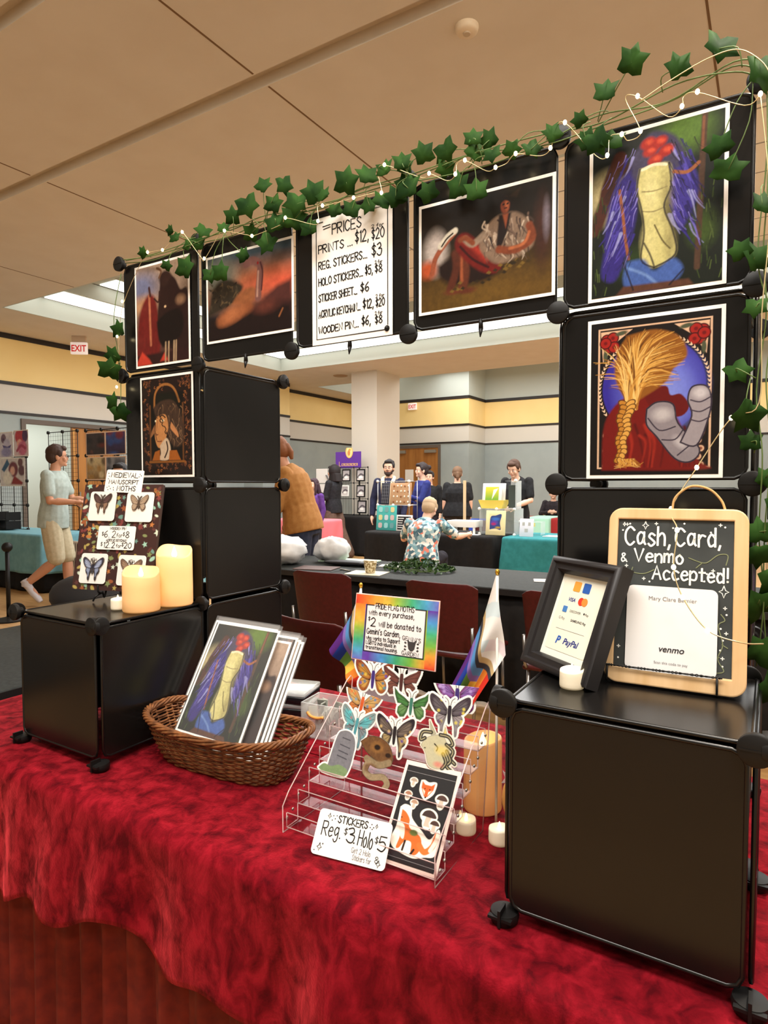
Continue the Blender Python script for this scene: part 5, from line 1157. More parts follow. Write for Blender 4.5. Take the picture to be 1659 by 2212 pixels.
sticker('violet and magenta moth sticker at top right of the acrylic stand', mk(79, 42, ((120, 50, 96), (150, 110, 190)), ((96, 40, 84), (130, 70, 130)), (70, 50, 120), seed=5, spots=[(190, 160, 220), (120, 60, 110)]), 1.051, -.106, .944, .080, 12, 10)
sticker('orange moth sticker with a blue wing tip, second row left on the stand', mk(78, 46, ((180, 132, 84), (210, 170, 104)), ((176, 96, 54), (206, 132, 74)), (212, 96, 48), seed=6, spots=[(70, 130, 180), (226, 120, 60), (110, 160, 190)]), .863, -.141, .905, .078, -2, 14, roll=6)
sticker('emerald green moth sticker with ragged wings in the middle of the stand', mk(66, 56, ((54, 92, 50), (76, 132, 70)), ((70, 110, 62), (110, 150, 92)), (64, 120, 104), seed=7, rag=1), .97, -.135, .912, .070, 6, 14)
sticker('black, grey and yellow moth sticker, second row right on the stand', mk(69, 78, ((66, 56, 66), (104, 98, 104)), ((126, 120, 122), (160, 150, 154)), (44, 38, 46), seed=8, tail=1, spots=[(226, 210, 90), (96, 66, 110)]), 1.052, -.145, .901, .072, 10, 14)
sticker('turquoise moth sticker with long tails at left on the stand', mk(70, 70, ((130, 150, 152), (90, 180, 190)), ((110, 160, 170), (130, 130, 134)), (80, 150, 160), seed=9, tail=1, spots=[(90, 200, 210), (170, 120, 120)]), .871, -.178, .862, .072, 0, 16, roll=5)
sticker('black and cream moth sticker with violet tips in the centre of the stand', mk(70, 80, ((44, 38, 46), (120, 106, 96)), ((60, 50, 50), (186, 160, 110)), (40, 34, 38), seed=10, tail=1, spots=[(210, 180, 120), (90, 60, 150), (50, 44, 48)]), .961, -.183, .858, .072, 5, 14)
A = Art(1, 1.14, 120).bg((240, 240, 236)); A.poly([(.3, .12), (.34, .78), (.46, .93), (.66, .95), (.82, .84), (.88, .6), (.82, .14)], (120, 120, 128), .02, smooth=True, sil=True, edge=(70, 70, 78)); A.poly([(.08, .08), (.2, .2), (.4, .2), (.6, .28), (.84, .24), (.8, .1), (.5, .05), (.2, .04)], (122, 146, 104), .02, smooth=True, sil=True)
for z in (.8, .66, .54, .44):
    A.line([(.48, z), (.74, z-.01)] if z != .8 else [(.5, z), (.7, z)], .012, (72, 72, 80), .01)
A.grain(.16, 20, 3).diecut(.04); sticker('grey tombstone sticker, left on the lower tier of the stand', A, .853, -.214, .821, .070, 4, 20, roll=8, name='tombstone_sticker')
A = Art(1, 1.04, 120).bg((110, 90, 70)); A.poly([(.1, .82), (.3, .95), (.56, .96), (.8, .84), (.92, .6), (.88, .5), (.66, .46), (.4, .56), (.24, .66)], (104, 72, 44), .02, smooth=True, sil=True, edge=(46, 32, 24)); A.line([(.3, .5), (.6, .42), (.84, .5)], .07, (140, 122, 94), .03, sil=True).line([(.34, .42), (.3, .26), (.46, .16), (.74, .2), (.86, .1), (.82, .0)], .065, (150, 132, 104), .03, sil=True)
A.ell(.42, .33, .16, .1, (120, 92, 66), .04).ell(.52, .76, .09, .07, (40, 26, 20), .02).ell(.52, .76, .16, .12, (150, 106, 56), .06, .5).ell(.52, .76, .07, .055, (34, 22, 18), .02).ell(.8, .64, .07, .05, (46, 30, 22), .02); A.grain(.25, 22, 4).diecut(.012, (90, 76, 60)); sticker('sepia curled-creature sticker beside the tombstone sticker', A, .937, -.212, .826, .072, 6, 20, name='creature_sticker')
A = Art(1, 1.18, 120).bg((230, 228, 214)); A.poly([(.12, .5), (.24, .38), (.34, .16), (.56, .12), (.8, .2), (.84, .4), (.72, .62), (.6, .74), (.36, .7), (.2, .62)], (196, 192, 160), .02, smooth=True, sil=True, edge=(50, 48, 44)); A.poly([(.34, .7), (.28, .98), (.46, .74)], (178, 176, 150), .01, sil=True, edge=(50, 48, 44)); A.poly([(.62, .74), (.66, .9), (.74, .7)], (226, 206, 130), .01, sil=True, edge=(50, 48, 44))
for P in ([(.2, .64), (.1, .6), (.14, .74), (.34, .76)], [(.56, .74), (.76, .72), (.86, .6), (.76, .56)], [(.72, .58), (.88, .48), (.84, .34), (.94, .26)], [(.74, .46), (.84, .3), (.76, .2), (.88, .12)], [(.66, .4), (.74, .26), (.66, .14)]): A.line(P, .045, (64, 62, 56), .014, sil=True); A.line(P, .008, (190, 180, 140), .01)
A.line([(.44, .56), (.52, .5), (.5, .44)], .014, (40, 38, 36), .008).ell(.22, .46, .02, .014, (40, 36, 34), .01).ell(.62, .46, .14, .1, (240, 210, 90), .1, .6).ell(.56, .2, .1, .06, (226, 120, 110), .06, .7); A.grain(.08, 30, 5).diecut(.035, (226, 222, 206)); sticker('white-maned unicorn head sticker at right on the stand', A, 1.045, -.181, .858, .068, 8, 16, name='unicorn_sticker')
# fox sticker sheet
A = Art(.092, .150, 170).bg((36, 38, 42)); CW_ = (240, 232, 220)
def fox_head(x, z, s):
    k = A.w/ (A.w*A.a) if False else 1/A.a
    P = lambda L: [(x+s*a, z+s*b*k) for a, b in L]
    A.poly(P([(-.5, .45), (-.3, .5), (0, .42), (.3, .5), (.5, .45), (.5, .1), (.42, -.2), (.1, -.52), (-.1, -.52), (-.42, -.2), (-.5, .1)]), CW_, .01, smooth=True)
    A.poly(P([(-.4, .42), (-.2, .26), (.2, .26), (.4, .42), (.38, .06), (.12, -.36), (0, -.44), (-.12, -.36), (-.38, .06)]), (198, 92, 46), .012); A.poly(P([(-.3, .02), (-.1, -.1), (-.1, -.3)]), (238, 220, 200), .01).poly(P([(.3, .02), (.1, -.1), (.1, -.3)]), (238, 220, 200), .01)
    A.ell(x, z-s*.42*k, .05*s, .05*s, (40, 26, 24), .006).ell(x-s*.15, z+s*.04*k, .035*s, .035*s, (40, 26, 24), .006).ell(x+s*.15, z+s*.04*k, .035*s, .035*s, (40, 26, 24), .006)
def shroom(x, z, s, c):
    k = 1/A.a
    A.ell(x, z+.12*s*k, .5*s, .36*s, CW_, .01).ell(x, z-.16*s*k, .3*s, .42*s, CW_, .01)
    A.poly([(x-.14*s, z+.1*s*k), (x+.14*s, z+.1*s*k), (x+.18*s, z-.42*s*k), (x-.18*s, z-.42*s*k)], (196, 180, 164), .01).poly([(x-.4*s, z+.06*s*k), (x-.28*s, z+.3*s*k), (x, z+.4*s*k), (x+.28*s, z+.3*s*k), (x+.4*s, z+.06*s*k)], c, .01, smooth=True)
fox_head(.5, .78, .32)
for x, z, s, c in ((.2, .83, .17, (170, 150, 134)), (.16, .68, .17, (156, 110, 88)), (.32, .605, .17, (176, 140, 116)), (.82, .7, .26, (78, 58, 54)), (.66, .5, .34, (62, 48, 48)), (.8, .44, .22, (70, 52, 50))): shroom(x, z, s, c)
k = 1/A.a
A.poly([(.08, .54), (.16, .58), (.3, .56), (.36, .46), (.6, .36), (.78, .3), (.9, .42), (.97, .32), (.94, .16), (.76, .12), (.56, .08), (.3, .1), (.12, .14), (.06, .22), (.1, .34)], CW_, .01, smooth=True)
A.poly([(.13, .52), (.22, .5), (.32, .44), (.36, .36), (.6, .3), (.66, .2), (.6, .12), (.5, .12), (.46, .22), (.34, .22), (.26, .14), (.2, .14), (.22, .26), (.16, .36)], (206, 104, 48), .012, smooth=True).line([(.62, .22), (.74, .17), (.86, .24), (.9, .36)], .05, (214, 112, 54), .015).line([(.84, .2), (.9, .3), (.91, .38)], .035, (240, 226, 210), .015)
A.poly([(.14, .4), (.26, .36), (.3, .24), (.22, .26)], (240, 228, 212), .012, smooth=True).line([(.34, .22), (.33, .13)], .02, (50, 32, 30), .01).line([(.54, .16), (.5, .11)], .02, (50, 32, 30), .01).ell(.46, .32, .08, .05, (96, 110, 60), .02); A.ell(.16, .44, .012, .012, (40, 26, 24), .005)
t = thing('sticker_sheet', 'black sheet of fox and mushroom stickers standing at the front right of the stand', 'sticker sheet', frameM((.998, -.2755, ZT+.0135), 2, 39))
MB().box(-.0055, .0975, 0, .0008, -.0055, .1575).build('backing', mat('sheet_backing', (238, 214, 204), .5), t); A.w = .092; A.mesh('printed_stickers', M_gloss, t, 0, 0, -.0006)
for z in (.006, .14): MB().box(0, .092, -.001, -.0006, z, z+.0007).build('crease', mg, t)
# hand-lettered card in front
def f_st(b):
    rn = random.Random(3); write(b, 'STICKERS', .037, .054, .0105, .0017, fit=.056, rnd=rn); write(b, 'Reg.', .012, .031, .021, .0018, fit=.038, rnd=rn); write(b, '$', .052, .038, .010, .0012); write(b, '3', .059, .029, .021, .002); write(b, '.', .0715, .029, .021, .002); write(b, 'Holo', .080, .0275, .022, .0018, fit=.028, rnd=rn); write(b, '$', .1085, .036, .010, .0012); write(b, '5', .1155, .027, .021, .0021)
    star4(b, .02, .0605, .0045, .0009); star4(b, .107, .0605, .0035, .0009); star4(b, .014, .012, .006, .0011); star4(b, .122, .008, .0055, .0011); write(b, '+', .018, .015, .005, .0008); write(b, '8', .115, .009, .009, .001)
    for x, z in ((.027, .062), (.031, .058), (.033, .063), (.026, .055), (.098, .062), (.102, .058), (.1, .055), (.096, .057), (.006, .006)): dot(b, x, z, .001)
t = hand_card('price_card', 'white card reading STICKERS Reg. $3, Holo $5 in front of the acrylic stand', frameM((.882, -.3155, ZT+.006), 8, 34), .134, .070, .007, f_st)
b = MB(); write(b, 'Get 2 Holo', .072, .0155, .0075, .0009, fit=.035); write(b, 'Stickers for', .076, .0055, .0075, .0009, fit=.034); b.build('small_lettering', mg, t)
# pride sign
SW, SH = .186, .130
SM = frameM((.801, -.072, 1.000), 1.5, 9)
t = thing('donation_sign', 'rainbow-bordered PRIDE FLAG MOTHS sign standing above the sticker stand', 'sign', SM)
MB().rbox(-.002, SW+.002, .0004, .004, -.002, SH+.002, .001, 2).build('board', mat('sign_edge', (236, 190, 180), .5), t)
A = Art(SW, SH, 200); rb = [(222, 62, 48), (236, 134, 52), (240, 176, 70), (150, 184, 70), (70, 170, 120), (80, 160, 200), (110, 90, 190), (100, 60, 160)]
ang = (A.X*1.1+(A.a-A.Z)*.0); per = np.where(A.Z > A.a*.86, A.X*.95, np.where(A.X < .13, (A.a-A.Z)/A.a*.95, np.where(A.X > .88, 1.0+(A.a-A.Z)/A.a*.95 , .88+(1-A.X)*-.0+.9*A.X)))
pal = np.array([A.col(c) for c in rb+rb[:2][::-1][:0]+[(80, 150, 210), (70, 170, 120), (120, 180, 70), (236, 150, 60), (222, 62, 48)]])
per = np.where((A.Z < A.a*.13) & (A.X >= .13) & (A.X <= .88), .95+A.X*.95, per); q = np.clip(per/1.96, 0, .9999)*(len(pal)-1); i0 = q.astype(int); f = (q-i0)[..., None]; A.img = pal[i0]*(1-f)+pal[i0+1]*f
A.grain(.22, 16, 4); A.poly([(.135, .13), (.87, .13), (.87, .86), (.135, .86)], (26, 22, 26)); A.poly([(.15, .15), (.855, .15), (.855, .84), (.15, .84)], (238, 234, 236)); A.poly([(.24, .835), (.735, .835), (.735, .866), (.24, .866)], (236, 230, 232))
A.mesh('printed_face', M_art, t, 0, 0, 0)
b = MB(); rn = random.Random(6); y = -.0006
write(b, 'PRIDE FLAG MOTHS', .048, .1045, .0105, .0013, y, fit=.088, rnd=rn); write(b, 'with every purchase,', .033, .0915, .0095, .0013, y, fit=.104, rnd=rn); write(b, '$', .032, .079, .008, .0011, y); write(b, '2', .039, .069, .0165, .0019, y); write(b, 'will be donated to', .058, .0695, .0105, .0014, y, fit=.096, rnd=rn); write(b, "Gemini's Garden,", .031, .0535, .0105, .0014, y, fit=.078, rnd=rn)
write(b, 'who works to Support', .031, .0415, .0078, .0012, y, fit=.078, rnd=rn); write(b, 'LGBTQ individuals in', .031, .0325, .0068, .0011, y, fit=.070, rnd=rn); write(b, 'transitional housing.', .031, .0235, .0068, .0011, y, fit=.074, rnd=rn)
b.build('lettering', M_ink, t)
b = MB(); write(b, "GEMINI'S", .113, .0505, .0075, .001, y, fit=.042, slope=-.06); write(b, 'GARDEN', .114, .0215, .0075, .001, y, fit=.038, slope=-.04)
b.add([(.134+a*.011, y, .040+c*.011) for a, c in ((-.75, .2), (-.9, 1.1), (-.4, .72), (.4, .72), (.9, 1.1), (.75, .2), (.6, -.5), (.2, -.9), (-.2, -.9), (-.6, -.5))], [tuple(range(10))])
for sx in (-1, 1):
    for zz in (.045, .038, .032): b.add([(.134+sx*(.0105+a), y, zz+c) for a, c in ((0, 0), (.004, .0025), (.006, 0), (.003, -.002))], [(0, 1, 2, 3)])
b.build('emblem', mat('emblem_grey', (58, 54, 56), .7), t)
for x in (.04, .128):
    MB().box(x, x+.0165, .004, .006, -.052, .004).build('support_strip', mat('support_white', (226, 226, 232), .4), t)
# flags
def flag(label, px, py, z0, z1, A_, D_, B_, C_, seed):
    t = thing('pride_flag', label, 'flag', (px, py, z0), 'small pride flags behind the sticker stand'); Mw = Matrix.Translation((px, py, z0))
    MB().cyl((px, py, z0), (px, py, z1), .0024, .0024, 10).build('pole', mat('white_pole', (232, 228, 220), .4), t, True, world=Mw)
    MB().ball((px, py, z1+.004), (.0042, .0042, .0052), 12).cyl((px, py, z1-.001), (px, py, z1+.001), .0034, .0034, 10).build('finial', mat('gold_finial', (214, 170, 60), .25, .8), t, True, world=Mw)
    n, m = 150, 110; co = []; cols = []
    st = [(86, 40, 122), (34, 60, 150), (92, 140, 66), (232, 190, 76), (226, 130, 50), (204, 50, 36)]
    for i in range(n):
        s_ = i/(n-1)
        for j in range(m):
            u = j/(m-1); a = Vector(A_)*(1-s_)+Vector(D_)*s_; b_ = Vector(B_)*(1-s_)+Vector(C_)*s_; q = a*(1-u)+b_*u
            q = q+Vector((0.006*math.sin(s_*3.1)*(1-u), 0, -.002*math.sin(s_*3.14)*(1-u)))
            co.append((q.x, py-.003+.010*math.sin(u*9+s_*2+seed)*min(1, s_*2+.2), q.z))
            k = s_+.18*(1-abs(2*u-1))*-1+.10
            if k < .40: c = (236, 234, 232) if (u*3+s_*4) % 1.6 < 1.0 else ((226, 214, 220) if u > .5 else (206, 222, 228))
            elif k < .47: c = (190, 164, 118)
            elif k < .54: c = (58, 58, 66)
            elif k < .64: c = (84, 140, 196)
            elif k < .72 and u < .75: c = (128, 108, 180)
            else: c = st[min(5, int(u*6))]
            if k >= .54 and u > .66: c = st[min(5, int(u*6))]
            cols.append([s2l(v) for v in c]+[1])
    me = bpy.data.meshes.new('cloth'); me.from_pydata([tuple(Mw.inverted() @ Vector(q)) for q in co], [], [(i*m+j, i*m+j+1, (i+1)*m+j+1, (i+1)*m+j) for i in range(n-1) for j in range(m-1)])
    at = me.color_attributes.new('Col', 'FLOAT_COLOR', 'POINT'); at.data.foreach_set('color', np.array(cols, np.float32).ravel()); me.polygons.foreach_set('use_smooth', [True]*len(me.polygons)); me.update()
    me.materials.append(attr_mat('flag_cloth', .8, .2)); o = bpy.data.objects.new('cloth', me); C.collection.objects.link(o); o.parent = t
flag('small progress pride flag on a white pole at the right of the sticker stand', 1.119, -.085, .745, 1.196, (1.117, 0, 1.194), (1.030, 0, .985), (1.136, 0, 1.056), (1.072, 0, .948), 0.4)
flag('small progress pride flag half hidden behind the rainbow-bordered sign', .806, -.045, .745, 1.142, (.805, 0, 1.14), (.730, 0, 1.004), (.872, 0, .966), (.79, 0, .93), 1.7)
# candles behind and beside the stand
candle('big amber pillar candle seen through the acrylic stand', 1.068, -.024, ZT+.004, .036, .135, .004, .03, mat('amber_wax', (230, 178, 116), .5, emit=(255, 170, 96), es=.16), ph=1)
candle('tea light seen through the right side panel of the acrylic stand', 1.076, -.118, ZT+.004, .0175, .024, .001, .014, M_tea, tea=True)
candle('tea light on the red cloth between the stand and the right cube', 1.138, -.118, ZT+.004, .0185, .026, .0015, .014, M_tea, tea=True, ph=2)
t = thing('taper_candle', 'slim ivory taper candle beside the right cube', 'candle', (1.151, -.035, ZT+.004), 'flameless candles')
MB().lathe([(.0125, 0), (.0125, .13), (.0115, .148), (.008, .153), (.001, .154)], seg=24).build('wax', M_wax, t, True)
t = thing('moth_keychain', 'amber charm dangling beside the left corner of the right cube', 'keychain', (1.186, -.21, ZT+.004))
MB().tube(catmull([(0, 0, .21), (.002, 0, .19), (0, 0, .17), (-.002, -.002, .155)], 5), .0008, 6).build('cord', M_stem, t, True)
MB().prism([(-.008, .17), (0, .164), (.009, .172), (.006, .160), (.012, .154), (0, .153), (-.01, .15), (-.004, .16)], -.001, .001).build('star', M_clear, t)
MB().ball((.0, 0, .128), (.009, .005, .026), 14).build('charm', mat('amber_charm', (206, 150, 80), .35), t, True)
# ================================================================== CHAIRS
M_mar = noisy('maroon_shell', (66, 15, 13), (76, 19, 17), 50, .5); M_chrome = mat('chair_chrome', (150, 148, 146), .3, .9)
def chair_parts(t, m):
    b = MB(); n, k = 17, 12; vs = []
    for i in range(k):
        z = .47+.37*i/(k-1)
        for j in range(n):
            u = -1+2*j/(n-1); w_ = .215*(1-.10*(1-i/(k-1)))
            zz = z-(.028*max(0, abs(u)-.72)**2*12 if i == k-1 else .0)
            vs.append((u*w_, -.20-.05*i/(k-1)+.045*u*u, zz))
    b.add(vs, [(i*n+j, i*n+j+1, (i+1)*n+j+1, (i+1)*n+j) for i in range(k-1) for j in range(n-1)])
    o = b.build('backrest', m, t, True); s = o.modifiers.new('t', 'SOLIDIFY'); s.thickness = .012; s.offset = 0; q = o.modifiers.new('b', 'BEVEL'); q.width = .004; q.segments = 2
    MB().rbox(-.215, .215, -.20, .23, .435, .462, .012).build('seat', m, t, 'auto')
    for x in (-.19, .19):
        for y, y2 in ((-.17, -.21), (.19, .22)): MB().tube([(x, y2, .0), (x, y, .435)], .010, 8).build('leg', M_chrome, t, True)
        MB().tube([(x, -.17, .43), (x*1.02, -.215, .47), (x*1.02, -.235, .62)], .009, 8).build('back_post', M_chrome, t, True)
_ch = None
def chair(label, x, y, yaw=0, m=None, cat='chair'):
    global _ch
    M = Matrix.Translation((x, y, 0)) @ Matrix.Rotation(math.radians(yaw), 4, 'Z')
    t = thing('stacking_chair', label, cat, M, 'maroon stacking chairs' if m is None else None)
    if m is not None: chair_parts(t, m); return t
    if _ch is None: chair_parts(t, M_mar); _ch = t; return t
    for c in [c for c in bpy.data.objects if c.parent == _ch]: o = c.copy(); C.collection.objects.link(o); o.parent = t
    return t
chair('maroon chair just right of the left tower, at the grey table', -.755, 2.09, 0)
chair('maroon chair behind the rainbow sign, at the grey table', .04, 2.09, -1)
chair('maroon chair at right, partly behind the black picture frame', .695, 2.09, 1)
chair('nearest maroon chair, directly behind the red table', .03, 1.00, -8)
chair('maroon chair behind the white table-top stand', -1.95, 7.2, 180)
chair('maroon chair behind the striped panel at far left', -6.0, 4.75, 180)
t = thing('stool', 'low stool under the floral-shirt person', 'stool', (-1.80, 5.11, 0)); MB().lathe([(.17, .40), (.18, .41), (.18, .435), (.17, .44)], seg=24).build('seat', M_mar, t, 'auto')
for _x in (-.11, .11):
    for _y in (-.11, .11): MB().cyl((_x*1.2, _y*1.2, 0), (_x, _y, .40), .012).build('leg', M_chrome, t, True)
chair('small blue chair beside the bare wooden post', -2.22, 7.65, 180, noisy('blue_shell', (34, 64, 150), (44, 76, 164), 20, .5))

# ================================================================== PEOPLE
def loft(b, secs, xd=Vector((1, 0, 0)), seg=16, caps=True):
    """secs: (point, rx, ry); rings keep their x axis along xd"""
    P = [Vector(s[0]) for s in secs]; n = len(P); st = len(b.v); vs = []
    for i in range(n):
        t = (P[min(i+1, n-1)]-P[max(i-1, 0)]).normalized(); x = (xd-t*xd.dot(t)).normalized(); y = t.cross(x)
        for k in range(seg):
            a = 2*math.pi*k/seg; vs.append(P[i]+x*(secs[i][1]*math.cos(a))+y*(secs[i][2]*math.sin(a)))
    fs = [(i*seg+k, i*seg+(k+1) % seg, (i+1)*seg+(k+1) % seg, (i+1)*seg+k) for i in range(n-1) for k in range(seg)]
    fs += [tuple(range(seg-1, -1, -1)), tuple((n-1)*seg+k for k in range(seg))]
    b.add(vs, fs)
def limb(b, pts, rs):
    b.tube(pts, rs, 12)
    for q, r in zip(pts, rs): b.ball(q, r, 12)
J0 = dict(pelvis=(0, 0, .95), waist=(0, .01, 1.10), chest=(0, .0, 1.29), neck=(0, -.015, 1.455), head=(0, .015, 1.615),
          shR=(.18, -.01, 1.40), elR=(.225, -.03, 1.13), wrR=(.22, .04, .89), shL=(-.18, -.01, 1.40), elL=(-.225, -.03, 1.13), wrL=(-.22, .04, .89),
          hipR=(.09, 0, .92), knR=(.10, .02, .50), anR=(.10, -.02, .085), toR=(.11, .15, .03), hipL=(-.09, 0, .92), knL=(-.10, .02, .50), anL=(-.10, -.02, .085), toL=(-.11, .15, .03))
SKIN = dict(a=(214, 164, 136), b=(196, 142, 112), c=(222, 176, 150), d=(178, 124, 96))
def remesh(o, vox, it=4):
    r = o.modifiers.new('fuse', 'REMESH'); r.mode = 'VOXEL'; r.voxel_size = vox; r.use_smooth_shade = True
    s = o.modifiers.new('soften', 'SMOOTH'); s.factor = .5; s.iterations = it
def person(label, loc, face, H=1.72, J=None, fat=1.0, skin='a', top=None, sleeve=.45, bottom=None, leg=1.0, shoes=(40, 38, 40), hair=None, hairtype='short', look=0, nod=0, topw=1.0, legw=1.0, extra=None, vox=.008, hem=.86, group=None, beard=None, glasses=False, hands=True):
    s = H/1.75; j = {k: Vector(v) for k, v in J0.items()}
    for k, v in (J or {}).items(): j[k] = Vector(v)
    M = Matrix.Translation(Vector(loc)) @ Matrix.Rotation(math.radians(face), 4, 'Z') @ Matrix.Scale(s, 4)
    t = thing('person', label, 'person', Matrix.Translation(Vector(loc)) @ Matrix.Rotation(math.radians(face), 4, 'Z'), group)
    S = Matrix.Scale(s, 4); sm = mat('skin_'+skin, SKIN[skin], .55)
    xd = (j['shR']-j['shL']).normalized(); xh = (j['hipR']-j['hipL']).normalized()
    def torso(b, g=0.0, z0=None, low=True):
        f = fat; up = (j['waist']-j['pelvis']).normalized()
        sec = [(j['pelvis']-up*.10, .12*f+g, .09*f+g), (j['pelvis']-up*.03, .158*f+g, .112*f+g)] if low else []
        sh = (j['shR']+j['shL'])/2
        sec += [(j['pelvis']+up*.05, .155*f+g, .112*f+g), (j['waist'], .14*f+g, .102*f+g), (j['chest'], .165*f+g, .115*f+g), (sh-Vector((0, 0, .03)), .17*(.8+.2*f)+g, .098*f+g), (sh.lerp(j['neck'], .6), .10+g, .075+g*.6), (j['neck']+Vector((0, 0, .0)), .062+g*.5, .06+g*.5)]
        loft(b, sec, xd)
        for q in ('shR', 'shL'): b.ball(j[q], .052*(.7+.3*f)+g*.7, 12)
    # body: one continuous surface
    b = MB(); torso(b)
    hm = Matrix.Translation(j['head']) @ Matrix.Rotation(math.radians(look), 4, 'Z') @ Matrix.Rotation(math.radians(-nod), 4, 'X')
    b.tube([j['neck']-Vector((0, 0, .03)), j['neck'].lerp(j['head'], .4), hm @ Vector((0, -.01, -.04))], [.056, .052, .054], 14)
    b.ball(hm @ Vector((0, -.01, .025)), (.076, .094, .092), 18, M=hm.to_3x3()); b.ball(hm @ Vector((0, .018, -.045)), (.056, .066, .068), 16, M=hm.to_3x3())
    b.ball(hm @ Vector((0, .088, -.022)), (.012, .018, .024), 10, M=hm.to_3x3()); b.ball(hm @ Vector((0, .07, -.088)), (.026, .02, .018), 10, M=hm.to_3x3()); b.ball(hm @ Vector((0, .078, -.055)), (.024, .012, .012), 10, M=hm.to_3x3())
    for sx in (-1, 1):
        b.ball(hm @ Vector((sx*.077, -.008, -.015)), (.012, .022, .032), 10, M=hm.to_3x3()); b.ball(hm @ Vector((sx*.04, .06, -.03)), (.025, .022, .028), 10, M=hm.to_3x3())
    for q in 'RL':
        limb(b, [j['sh'+q], j['sh'+q].lerp(j['el'+q], .5), j['el'+q], j['el'+q].lerp(j['wr'+q], .35), j['wr'+q]], [.052*(.6+.4*fat), .047*(.6+.4*fat), .039, .041, .027])
        limb(b, [j['hip'+q], j['hip'+q].lerp(j['kn'+q], .5), j['kn'+q], j['kn'+q].lerp(j['an'+q], .33), j['an'+q]], [.088*fat, .072*fat, .053, .056, .036])
        limb(b, [j['an'+q]+Vector((0, 0, -.02)), (j['an'+q]+j['to'+q])/2, j['to'+q]], [.036, .036, .028])
        d = (j['wr'+q]-j['el'+q]).normalized(); sd = Vector((1, 0, 0)) if q == 'R' else Vector((-1, 0, 0))
        nrm = d.cross(Vector((0, 1, 0)) if abs(d.z) > .6 else Vector((0, 0, 1)))
        if nrm.length < .1: nrm = Vector((1, 0, 0))
        nrm.normalize(); wd = nrm.cross(d).normalized()
        pc = j['wr'+q]+d*.05
        b.ball(pc, .03, 10); b.tube([j['wr'+q], pc, j['wr'+q]+d*.09], [(.024, .024), (.036, .02), (.037, .017)], 10)
        for i, L in enumerate((.066, .075, .07, .054)):
            o_ = wd*(-.027+.018*i); p0 = j['wr'+q]+d*.085+o_; cv = nrm*(-.014 if q == 'R' else .014)
            b.tube([p0, p0+d*L*.5+cv*.4, p0+d*L+cv*1.5], [.0088, .0084, .0074], 8)
        b.tube([j['wr'+q]+d*.03-wd*.026, j['wr'+q]+d*.06-wd*.048, j['wr'+q]+d*.092-wd*.052], [.0115, .0105, .0085], 8)
    b.v = [tuple(S @ Vector(v)) for v in b.v]
    o = b.build('body', sm, t, True); remesh(o, vox, 3)
    def part(name, bb, m, v=None, it=4):
        bb.v = [tuple(S @ Vector(q)) for q in bb.v]; o = bb.build(name, m, t, True); remesh(o, v or vox*1.2, it); return o
    if top is not None:
        b = MB(); torso(b, .016*topw, low=False); up = (j['waist']-j['pelvis']).normalized(); hz = j['pelvis']-up*(.95-hem)
        loft(b, [(hz, .165*fat+.02*topw, .12*fat+.02*topw), (j['pelvis']+up*.02, .168*fat+.018*topw, .122*fat+.018*topw), (j['waist'], .145*fat+.016*topw, .107*fat+.016*topw)], xd)
        for q in 'RL':
            if sleeve <= .5: e = j['sh'+q].lerp(j['el'+q], sleeve*1.5); limb(b, [j['sh'+q], e], [.058*(.6+.4*fat)*(.7+.3*topw), .056*(.6+.4*fat)*(.7+.3*topw)])
            else:
                e = j['el'+q].lerp(j['wr'+q], min(1, (sleeve-.5)*2)); limb(b, [j['sh'+q], j['el'+q], e], [.058*(.6+.4*fat)*(.7+.3*topw), .052*(.6+.4*topw), .040*(.6+.4*topw)])
        part('top', b, top)
    if bottom is not None:
        b = MB(); up = (j['waist']-j['pelvis']).normalized(); loft(b, [(j['pelvis']-up*.11, .13*fat+.01, .10*fat+.01), (j['pelvis']-up*.03, .17*fat, .124*fat), (j['pelvis']+up*.09, .158*fat, .116*fat)], xh)
        for q in 'RL':
            e = j['kn'+q] if leg <= .5 else j['kn'+q].lerp(j['an'+q], min(1, (leg-.5)*2)); k_ = .5 if leg <= .5 else 1
            P = [j['hip'+q], j['hip'+q].lerp(j['kn'+q], .5), j['kn'+q].lerp(j['hip'+q], .06)]; R_ = [.1*fat, .09*fat*legw, .082*legw]
            if leg > .5: P += [e]; R_ += [.066*legw]
            limb(b, P, R_)
        part('shorts' if leg <= .5 else 'trousers', b, bottom)
    if shoes is not None:
        for q in 'RL':
            a, c = j['an'+q], j['to'+q]; d = (c-a); b = MB(); heel = a-d.normalized()*.0+Vector((0, 0, -.02))
            back = a-Vector((d.x, d.y, 0)).normalized()*.03 if Vector((d.x, d.y)).length > .02 else a
            b.tube([back+Vector((0, 0, -.045)) if abs(d.z) < .12 else a-d*.25, (a+c)/2+Vector((0, 0, -.012)), c, c+d.normalized()*.035], [(.042, .04), (.046, .036), (.046, .03), (.034, .02)], 12); b.tube([a+Vector((0, 0, .035)), a, a+Vector((0, 0, -.03))], [.050, .052, .052], 12)
            part('shoe', b, mat('shoe_%d_%d' % shoes[:2], shoes, .6), vox, 2)
    if hair is not None:
        b = MB(); r3 = hm.to_3x3(); hp = lambda x, y, z: hm @ Vector((x, y, z))
        b.ball(hp(0, -.026, .045), (.087, .097, .088), 18, M=r3); b.ball(hp(0, -.05, .0), (.082, .072, .085), 16, M=r3); b.ball(hp(0, .05, .088), (.06, .04, .034), 12, M=r3)
        rr = random.Random(int(H*1000)+len(label))
        for _ in range(16):
            a_, e_ = rr.uniform(0, 6.28), rr.uniform(.5, 1.5); b.ball(hp(.07*math.cos(a_)*math.cos(e_), -.026+.078*math.sin(a_)*math.cos(e_), .045+.072*math.sin(e_)), rr.uniform(.018, .026), 8)
